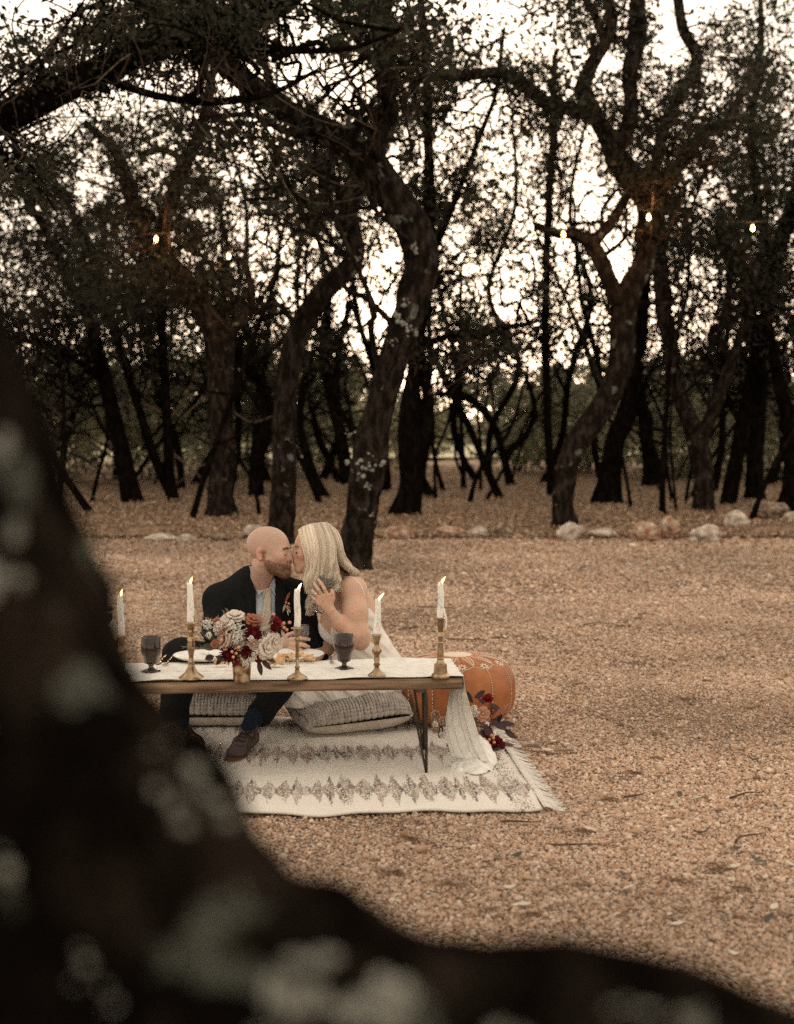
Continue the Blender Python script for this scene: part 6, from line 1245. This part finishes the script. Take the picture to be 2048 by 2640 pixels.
# short beard hairs, lashes, brows
mb = MB(); bi = np.where(HM.beard > .35)[0]; Nn = np.zeros_like(V)
fn = np.cross(V[Q[:, 1]] - V[Q[:, 0]], V[Q[:, 3]] - V[Q[:, 0]]); [np.add.at(Nn, Q[:, k], fn) for k in range(4)]; Nn /= np.linalg.norm(Nn, axis=1, keepdims=True) + 1e-9
if np.mean(((V - HM.c) * Nn).sum(1)[np.linalg.norm(V - HM.c, axis=1) < .11]) < 0: Nn = -Nn
vis = bi[(Nn[bi, 1] < .35)]
for i in rng.choice(vis, min(1500, len(vis) * 2)):
    p = V[i] + rng.normal(0, .0015, 3); d = norm(Nn[i] + HM.R @ np.array([.35, 0, -.9]) + rng.normal(0, .25, 3)); L_ = rng.uniform(.004, .0085) * min(1.0, HM.beard[i] + .2); mb.add(*tube(np.array([p, p + d * L_]), [.0007, .0003], 3, False))
if mb.V: part(man, 'beard', *mb.get(), M_beard, smooth=False, kind='stuff')
def face_line(H, F_, y0, y1, z0, z1, bow, r, nm, root, m, side=-1):
    u = np.linspace(0, 1, 9); P = []
    for k in u:
        p = H.w(.13, side * (y0 + (y1 - y0) * k), z0 + (z1 - z0) * k + bow * math.sin(math.pi * k)); d = -H.R[:, 0] * .002
        for _ in range(60):
            I = np.round((p - F_.lo) / F_.h).astype(int)
            if np.all((I >= 0) & (I < F_.n)) and F_.f[tuple(I)] < 0: break
            p = p + d
        P.append(p - d * .6)
    part(root, nm, *tube(np.array(P), r * np.sin(np.pi * np.linspace(.08, .92, 9)) ** .6, 6), m)
for sd in (-1, 1):
    face_line(HM, F, .018, .044, -.017, -.016, -.003, .0016, 'eyelashes', man, M_lash, sd); face_line(HM, F, .012, .048, .011, .010, .006, .0034, 'eyebrow', man, M_brow, sd)
FS = F
# shirt, tie, collar
F = Field((at(560, 1500, 6.9)[0], 6.8, .16), (at(800, 1500, 6.9)[0], 7.5, .98), .007)
def torso(F, g): 
    F.chain([(pel, .150 + g), (ch, .150 + g)], .03); F.ell(at(668, 1585, 7.19), (.205 + g, .145 + g, .20 + g), None, .04); F.rc(at(570, 1545, 7.13), at(770, 1538, 7.16), .060 + g, .060 + g, .05); F.rc(at(645, 1500, 7.12), at(690, 1500, 7.12), .062 + g, .062 + g, .05)
torso(F, -.010); V, Q = F.mesh(); V = V + (.004 * fbm(V * [1.5, 1, .7], 14, 8, 2))[:, None] * np.array([0, 1, 0]); shirt = part(man, 'shirt', V, Q, M_shirt); FT = F
part(man, 'tie', *drape(FT, [[(675, 1516), (687, 1514), (699, 1516)], [(678, 1530), (688, 1530), (698, 1529)], [(682, 1538), (690, 1538), (698, 1537)], [(678, 1570), (688, 1572), (699, 1570)], [(672, 1605), (684, 1608), (699, 1604)], [(668, 1650), (682, 1655), (697, 1650)]], .010, .006), M_tie)
for rows in ([[(643, 1458), (650, 1462)], [(648, 1480), (662, 1488)], [(655, 1504), (676, 1506)], [(663, 1530), (684, 1516)], [(665, 1537), (672, 1530)]], [[(709, 1488), (704, 1494)], [(710, 1500), (699, 1506)], [(711, 1514), (695, 1517)], [(711, 1530), (700, 1522)], [(711, 1534), (708, 1530)]]):
    part(shirt, 'collar', *drape(FT, rows, .014, .004, 8, 14, 7.03), M_shirt)
# jacket
F = Field((at(500, 1500, 6.9)[0], 6.68, .16), (at(860, 1500, 7.0)[0], 7.58, 1.0), .006)
torso(F, .012); F.chain([(at(648, 1490, 7.13), .052), (RS + [0, 0, .004], .066)], .05); F.chain([(at(700, 1492, 7.14), .050), (at(772, 1536, 7.16), .062)], .05)
F.chain([(RS, .072), (at(558, 1620, 7.06), .064), (RE, .060), (at(630, 1684, 6.93), .054), (RW + (RE - RW) * .12, .040)], .03); F.chain([(at(772, 1540, 7.16), .07), (at(798, 1640, 7.16), .058), (at(825, 1700, 7.12), .05)], .03)
P = F.pts(); X_, Y_ = proj(P); op = poly_sd(X_, Y_, [(641, 1450), (652, 1500), (661, 1531), (659, 1580), (668, 1660), (702, 1660), (711, 1594), (712, 1490), (704, 1476), (668, 1462)]) / 510
op = np.maximum(op, P[..., 1] - 7.12); F.f = np.maximum(F.f, -op.astype(np.float32))
V, Q = F.mesh(); fo = fbm(V * [1, 1, .55], 9, 31, 3); V = V + (.011 * fo)[:, None] * norm(np.array([-.2, -1, .1])); jk = part(man, 'jacket', V, Q, M_suit); FJ = F
for rows in ([[(628, 1462), (641, 1462)], [(628, 1500), (652, 1503)], [(622, 1530), (660, 1533)], [(636, 1545), (659, 1560)], [(636, 1590), (660, 1590)], [(658, 1660), (668, 1662)]], [[(716, 1480), (730, 1486)], [(711, 1505), (736, 1512)], [(711, 1530), (744, 1538)], [(711, 1560), (734, 1554)], [(711, 1600), (730, 1600)], [(703, 1660), (712, 1660)]]):
    part(jk, 'lapel', *drape(FJ, rows, .007, .004, 8, 22, 7.05), M_suit)
p = hit(FJ, 640, 1684); 
# trousers, socks, shoes
F = Field((at(390, 1500, 6.6)[0], 6.45, .04), (at(800, 1500, 6.9)[0], 7.55, .58), .007)
F.chain([(pel + [-.04, 0, -.03], .15), (at(470, 1698, 6.92), .098), (at(448, 1845, 6.63), .064), (at(450, 1862, 6.61), .064)], .03)
F.chain([(pel + [.06, 0, -.03], .14), (at(735, 1748, 6.98), .082), (at(676, 1836, 6.74), .058), (at(668, 1842, 6.72), .058)], .03)
V, Q = F.mesh(); V = V + (.006 * fbm(V * [1, 1, .7], 11, 41, 3))[:, None] * np.array([-.3, -.9, .2]); part(man, 'trousers', V, Q, M_suit)
for nm, pts in (('right', [(at(452, 1855, 6.61), .045), (at(468, 1880, 6.56), .040)]), ('left', [(at(672, 1836, 6.73), .046), (at(655, 1852, 6.68), .044), (at(641, 1880, 6.60), .040)])):
    F = Field(np.min([p_[0] for p_ in pts], 0) - .07, np.max([p_[0] for p_ in pts], 0) + .07, .005); F.chain(pts, .01); V, Q = F.mesh(); V = V + .0025 * np.sin(V[:, 2:3] * 700) * np.array([0, -1, 0]); part(man, 'sock', V, Q, M_sock)
for ank, toe in ((at(641, 1878, 6.60), plane(600, 1950, .05)), (at(468, 1878, 6.56), plane(508, 1926, .05))):
    heel = np.array([ank[0], ank[1] + .035, .062]); d = norm((toe - heel) * [1, 1, 0]); sd = np.array([d[1], -d[0], 0]); L_ = np.linalg.norm((toe - heel)[:2])
    F = Field(np.minimum(heel, toe) - .09, np.maximum(heel, ank + [0, 0, .05]).clip(np.maximum(heel, toe)) + .09, .005)
    F.chain([(heel, .040), (heel + d * L_ * .45 + [0, 0, .004], .043), (heel + d * L_ * .78 - sd * .004 + [0, 0, -.008], .046), (toe + [0, 0, -.008], .036)], .02); F.chain([(heel + [0, 0, .01], .043), (ank, .046)], .03)
    P = F.pts(); F.f = np.maximum(F.f, (.040 - P[..., 2]).astype(np.float32)); F.f = np.maximum(F.f, (((P - ank) @ norm(ank - heel + [0, 0, .05])) - .012).astype(np.float32)); V, Q = F.mesh(); shoe = part(man, 'shoe', V, Q, M_shoe)
    F2 = Field(np.minimum(heel, toe) - .09, np.maximum(heel, toe) + .09, .004); F2.chain([(heel, .043), (heel + d * L_ * .45, .045), (heel + d * L_ * .78 - sd * .004, .050), (toe + [0, 0, -.008], .041)], .02)
    P = F2.pts(); F2.f = np.maximum(F2.f, np.abs(P[..., 2] - .034).astype(np.float32) - .0065); V, Q = F2.mesh(); part(shoe, 'sole', V, Q, M_sole)
    for q in range(4):
        m_ = heel + d * (L_ * (.30 + .10 * q)) + [0, 0, .052 - .006 * q]; part(shoe, 'lace', *tube(np.array([m_ - sd * .022 - [0, 0, .008], m_ + [0, 0, .004], m_ + sd * .022 - [0, 0, .008]]), .0022, 6), M_lash)
# boutonniere on his lapel
bh = hit(FJ, 742, 1556); bh = bh if bh is not None else at(742, 1556, 7.03); bt_ = thing('boutonniere', 'small dried boutonniere with two peach berries pinned to the dark lapel', 'boutonniere', bh)
BYt = bh[1] - .016; sB = mpp(BYt)
for px, py in ((738, 1553), (745, 1556)): part(bt_, 'berry', *ball(at(px, py, BYt - .004), 3.4 * sB, 10, 7), M_berry)
for (a, b_, w_, m_) in (((736, 1552), (748, 1526), 7, M_rust), ((741, 1560), (748, 1580), 9, M_plume), ((740, 1560), (722, 1586), 6, M_rust), ((744, 1562), (752, 1572), 8, M_dkp), ((739, 1562), (744, 1588), 3, M_ivory), ((737, 1556), (730, 1576), 6, M_plume), ((740, 1566), (738, 1574), 8, M_burg)):
    p0, p1 = at(*a, BYt), at(*b_, BYt - .004); leafp(bt_, 'leaf', p0, p1 - p0, np.linalg.norm(p1 - p0), w_ * sB, m_, .1, (0, -1, .1))
# his glass
M_clr = M_clear
def held_goblet(base, axis, L_, rr, label):
    ax = norm(axis); t = thing('goblet', label, 'goblet', base, 'cut glass goblets held in the hands')
    pr = np.array([(.92, 0), (.92, .02), (.45, .05), (.16, .09), (.12, .2), (.16, .34), (.5, .42), (.74, .52), (.9, .66), (.98, .82), (1.0, 1.0), (.95, 1.0), (.92, .82), (.84, .66), (.66, .53), (.3, .45), (.02, .43)], float) * [rr, L_]
    part(t, 'glass', *lathe(pr, base, 32, ax, cap=True), M_clr); mb = MB(); q = Vector(ax).to_track_quat('Z', 'Y').to_matrix(); Rq = np.array(q)
    for rowi, h in enumerate(np.linspace(.56, .78, 5)):
        r_ = np.interp(h, [.52, .66, .82], [.74, .9, .98]) * rr
        for k in range(22):
            a = 2 * math.pi * (k + .5 * (rowi % 2)) / 22; mb.add(*ball(base + Rq @ np.array([r_ * math.cos(a), r_ * math.sin(a), h * L_]), (.0026, .0026, .0034), 4, 3, Rq))
    for k in range(26):
        a = 2 * math.pi * k / 26; mb.add(*tube(np.array([base + Rq @ np.array([rr * 1.0 * math.cos(a), rr * 1.0 * math.sin(a), .85 * L_]), base + Rq @ np.array([rr * 1.005 * math.cos(a), rr * 1.005 * math.sin(a), .95 * L_])]), .0012, 4, False))
    part(t, 'cut_pattern', *mb.get(), M_clr, smooth=False, kind='stuff')
held_goblet(at(778, 1692, 6.76), (0, 0, 1), .150, .036, 'cut glass goblet in the man\'s hand behind the middle candle')

# ------------------------------------------------------------------ the woman
wom = thing('person', 'blond woman in ivory strap dress kissing the man, raising a glass', 'person', xz(950, .19, 7.2))
HW = Head(at(809, 1413, 7.0), (-.972, -.22, -.02), (1.03, .94, .97), up=(-.06, 0, 1))
F = Field((at(715, 1500, 6.85)[0], 6.70, .10), (at(1045, 1500, 7.2)[0], 7.48, 1.07), .004)
wp = xz(955, .27, 7.15)
def wtorso(F, g):
    F.chain([(wp, .158 + g), (at(940, 1680, 7.12), .135 + g)], .05); F.ell(at(905, 1595, 7.11), (.145 + g, .150 + g, .155 + g), None, .05); F.ell(at(898, 1535, 7.09), (.098 + g, .150 + g, .085 + g), None, .05)
    F.ell(at(852, 1618, 7.05), (.050 + g, .050 + g, .060 + g), None, .05); F.ell(at(852, 1618, 7.18), (.050 + g, .050 + g, .060 + g), None, .05)
wtorso(F, 0); F.rc(HW.w(-.028, 0, -.07), at(878, 1500, 7.08), .047, .062, .03); build_head(F, HW, False)
WS = at(911, 1521, 6.955)
F.chain([(at(890, 1512, 7.07), .06), (WS, .064), (at(915, 1580, 6.89), .060), (at(925, 1638, 6.86), .050), (at(931, 1656, 6.86), .040)], .03)
F.chain([(at(926, 1650, 6.86), .043), (at(905, 1630, 6.85), .043), (at(878, 1608, 6.84), .037), (at(853, 1577, 6.82), .0255)], .016)
F.chain([(at(880, 1518, 7.25), .055), (at(850, 1650, 7.22), .042), (at(838, 1672, 7.16), .040), (at(800, 1705, 7.02), .032)], .03)
WY = 6.80
for (kx, ky), r_ in (((844, 1535), .014), ((833, 1538), .014), ((825, 1543), .013), ((820, 1553), .012)): F.rc(at(851, 1573, WY + .018), at(kx, ky, WY - .002), .021, r_, .012)
finger(F, [at(844, 1534, WY - .004), at(836, 1517, WY - .014), at(829, 1505, WY - .010), at(821, 1494, WY + .004)], .0098, .0070, .005)
finger(F, [at(832, 1536, WY - .004), at(822, 1521, WY - .016), at(816, 1513, WY - .012), at(811, 1504, WY + .004)], .0096, .0070, .005)
finger(F, [at(824, 1542, WY - .004), at(814, 1531, WY - .014), at(809, 1526, WY - .008), at(806, 1521, WY + .004)], .0092, .0068, .005)
finger(F, [at(820, 1553, WY - .002), at(811, 1544, WY - .010), at(806, 1537, WY - .002)], .0084, .0064, .005)
finger(F, [at(853, 1558, WY + .015), at(858, 1543, WY + .010), at(857, 1531, WY + .006), at(856, 1522, WY + .012)], .0125, .0085, .008)
V, Q = F.mesh(); c = head_cols(V, HW, (.57, .36, .255), False); c = c * (1 + .05 * fbm(V, 25, 5, 2) + .04 * vnoise(V, 190, 7))[:, None] * (1 + .06 * vnoise(V, 35, 15)[:, None] * np.array([1, -.6, -.8]))
part(wom, 'body', V, Q, M_skinF, col=c); FW = F
for sd in (1, -1): face_line(HW, F, .018, .044, -.018, -.018, -.004, .0022, 'eyelashes', wom, M_lash, sd); face_line(HW, F, .012, .046, .012, .010, .006, .0024, 'eyebrow', wom, M_hairb, sd)
for k, (px, py) in enumerate(((821, 1496), (811, 1507), (806, 1524), (806, 1539))):
    h_ = hit(FW, px, py + 1); 
    if h_ is not None: part(wom, 'fingernail', *ball(h_ + [0, -.0005, 0], (.0042, .0016, .0055), 8, 6, np.array(Matrix.Rotation(-.5, 3, 'Y'))), mat('nail_%d' % k, (.66, .40, .31), rough=.25))
rp_ = at(814, 1531, WY - .014); a = np.linspace(0, 2 * np.pi, 18); dr = norm(at(809, 1526, WY - .008) - at(824, 1542, WY - .004)); e1 = norm(np.cross(dr, [0, 1, 0])); e2 = np.cross(dr, e1)
part(wom, 'ring', *tube(np.array([rp_ + .0100 * (e1 * math.cos(t) + e2 * math.sin(t)) for t in a]), .0016, 6, False), M_silver); part(wom, 'ring_stone', *ball(rp_ + [0, -.0115, .001], .0034, 8, 6), M_silver)
# dress
F = Field((at(690, 1500, 6.8)[0], 6.72, .06), (at(1060, 1500, 7.2)[0], 7.52, .92), .0045)
wtorso(F, .006); F.chain([(wp + [.02, 0, -.02], .168), (xz(870, .235, 7.06), .125), (xz(772, .205, 6.99), .098)], .06); F.chain([(wp + [0, .1, -.02], .15), (xz(800, .21, 7.22), .10)], .05)
P = F.pts(); X_, Y_ = proj(P); ms = poly_sd(X_, Y_, [(812, 1586), (830, 1612), (852, 1637), (857, 1602), (864, 1574), (880, 1572), (952, 1566), (994, 1618), (1060, 1660), (1080, 2100), (600, 2100), (640, 1700), (805, 1640)]) / 515
F.f = np.maximum(F.f, ms.astype(np.float32)); cutz = .155 - P[..., 2]; F.f = np.maximum(F.f, (cutz * .8).astype(np.float32)) if False else F.f
V, Q = F.mesh(); ang = np.arctan2(V[:, 1] - wp[1], V[:, 0] - wp[0]); fold = fbm(np.stack([V[:, 0] * 1.2 + V[:, 2] * .8, V[:, 1] * 1.2, V[:, 2] * .35], -1), 13, 51, 3)
V = V + (.008 * fold)[:, None] * np.array([-.1, -1, .1]) + (.003 * np.sin(V[:, 2] * 95 + V[:, 0] * 50 + 3 * fold))[:, None] * np.array([0, -1, 0]); V[:, 2] = np.maximum(V[:, 2], .15)
dress = part(wom, 'dress', V, Q, M_dress); FD = F
def strap(pts, nm='strap', r=.0026):
    P = []
    for px, py in smooth_path(np.array(pts, float), 24):
        h_ = hit(FW, px, py)
        if h_ is not None: P.append(h_ + [0, -.0032, .0016])
    if len(P) > 3:
        P = np.array(P); K = P.copy()
        for _ in range(4): K[1:-1] = (K[:-2] + K[1:-1] + K[2:]) / 3
        part(dress, nm, *tube(K, r, 6), M_dress)
strap([(873, 1497), (884, 1489), (897, 1486), (912, 1489), (925, 1500), (935, 1516), (942, 1540), (948, 1560), (952, 1570)])
held_goblet(at(814, 1577, 6.845), at(846, 1486, 6.855) - at(814, 1577, 6.845), .172, .041, 'cut glass goblet tilted in the woman\'s raised hand')
# hair: locks over an under-layer darkened in colour as shade between them
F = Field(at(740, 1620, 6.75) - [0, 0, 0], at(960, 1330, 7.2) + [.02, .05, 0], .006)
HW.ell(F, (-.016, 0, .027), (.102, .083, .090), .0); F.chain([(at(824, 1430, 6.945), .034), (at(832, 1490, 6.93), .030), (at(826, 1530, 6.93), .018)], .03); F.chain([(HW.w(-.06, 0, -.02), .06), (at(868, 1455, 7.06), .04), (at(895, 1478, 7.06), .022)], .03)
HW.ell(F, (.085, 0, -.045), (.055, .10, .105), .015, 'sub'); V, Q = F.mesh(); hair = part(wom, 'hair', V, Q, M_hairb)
GD = [[(772, 1368, -.02), (777, 1386, -.06), (783, 1410, -.085), (790, 1436, -.095), (791, 1460, -.100), (788, 1490, -.105), (800, 1525, -.11), (795, 1562, -.11), (800, 1604, -.11)],
      [(782, 1361, -.01), (786, 1381, -.065), (794, 1410, -.098), (800, 1440, -.105), (803, 1465, -.105), (798, 1495, -.11), (811, 1530, -.11), (804, 1568, -.11), (812, 1606, -.11)],
      [(797, 1355, -.0), (803, 1376, -.065), (810, 1406, -.105), (814, 1440, -.115), (814, 1468, -.115), (812, 1500, -.12), (823, 1535, -.115), (815, 1572, -.11), (822, 1602, -.10)],
      [(813, 1352, .0), (820, 1371, -.06), (827, 1402, -.105), (829, 1440, -.12), (829, 1470, -.125), (830, 1500, -.125), (838, 1532, -.11), (830, 1562, -.10), (838, 1590, -.09)],
      [(827, 1350, .0), (836, 1368, -.055), (844, 1400, -.098), (845, 1440, -.115), (845, 1470, -.125), (846, 1500, -.125), (851, 1528, -.11), (846, 1550, -.10), (850, 1568, -.10)],
      [(838, 1350, .0), (848, 1367, -.05), (858, 1398, -.088), (860, 1435, -.105), (860, 1462, -.115), (862, 1486, -.12), (864, 1505, -.115), (864, 1522, -.11), (866, 1536, -.11)],
      [(846, 1352, .01), (860, 1368, -.04), (870, 1395, -.072), (875, 1422, -.075), (882, 1442, -.065), (893, 1458, -.055), (905, 1470, -.05), (916, 1478, -.05), (927, 1487, -.05)],
      [(850, 1355, .02), (868, 1371, -.01), (878, 1398, -.03), (882, 1422, -.02), (889, 1442, -.005), (900, 1460, .0), (913, 1474, .0), (924, 1484, .0), (936, 1496, .0)],
      [(850, 1358, .05), (868, 1374, .04), (877, 1400, .05), (880, 1424, .06), (886, 1445, .06), (896, 1464, .06), (908, 1478, .06), (918, 1488, .06), (928, 1498, .06)]]
GW = np.array([[at(x, y - (2.5 if k_ == 0 else 0), 7.005 + d - (.02 if k_ == 0 else 0)) for k_, (x, y, d) in enumerate(g)] for g in GD])
mb = MB(); NS = 4600
for k in range(NS):
    lc = rng.integers(0, 30); lock = np.clip((lc + .5) / 30 * 8 + rng.normal(0, .062), 0, 7.99); lk = lock
    if 5.15 < lk < 5.9: lk = 5.0 + rng.random() * .2 if rng.random() < .6 else 6 + rng.random() * .3
    i = min(int(lk), 7); f = lk - i; B_ = GW[i] * (1 - f) + GW[i + 1] * f; clump = lc * .27; ph = lc * 2.4; n = 18
    P = smooth_path(B_, n); u = np.linspace(0, 1, n); j = rng.normal(0, 1, 3); spread = (.0025 + .005 * u ** 1.3)[:, None]
    P = P + j * spread * [1, .8, .3] + (np.stack([.024 * np.sin(u * 15 + ph) * .62, .013 * np.cos(u * 15 + ph), 0 * u], -1) * sm(.3, .8, u)[:, None]) + rng.normal(0, .0003, (n, 3)).cumsum(0); L_ = (.80 + .2 * ((lc * 7919) % 10) / 10) * rng.uniform(.9, 1.0); P = smooth_path(P, n)[: max(6, int(n * L_))]
    tone = .66 + .55 * vnoise(np.array([[clump * 3.1, k % 7 * .3, 0.]]), 1, 9)[0] + rng.normal(0, .12); dk = np.array([.38, .30, .21]); lt = np.array([.99, .87, .71]); cc = dk + (lt - dk) * np.clip(tone, 0, 1.1)
    mb.add(*tube(P, np.linspace(.00115, .0006, len(P)), 3, False), cc)
part(hair, 'locks', *mb.get(), M_hair, col=mb.col(), kind='stuff')
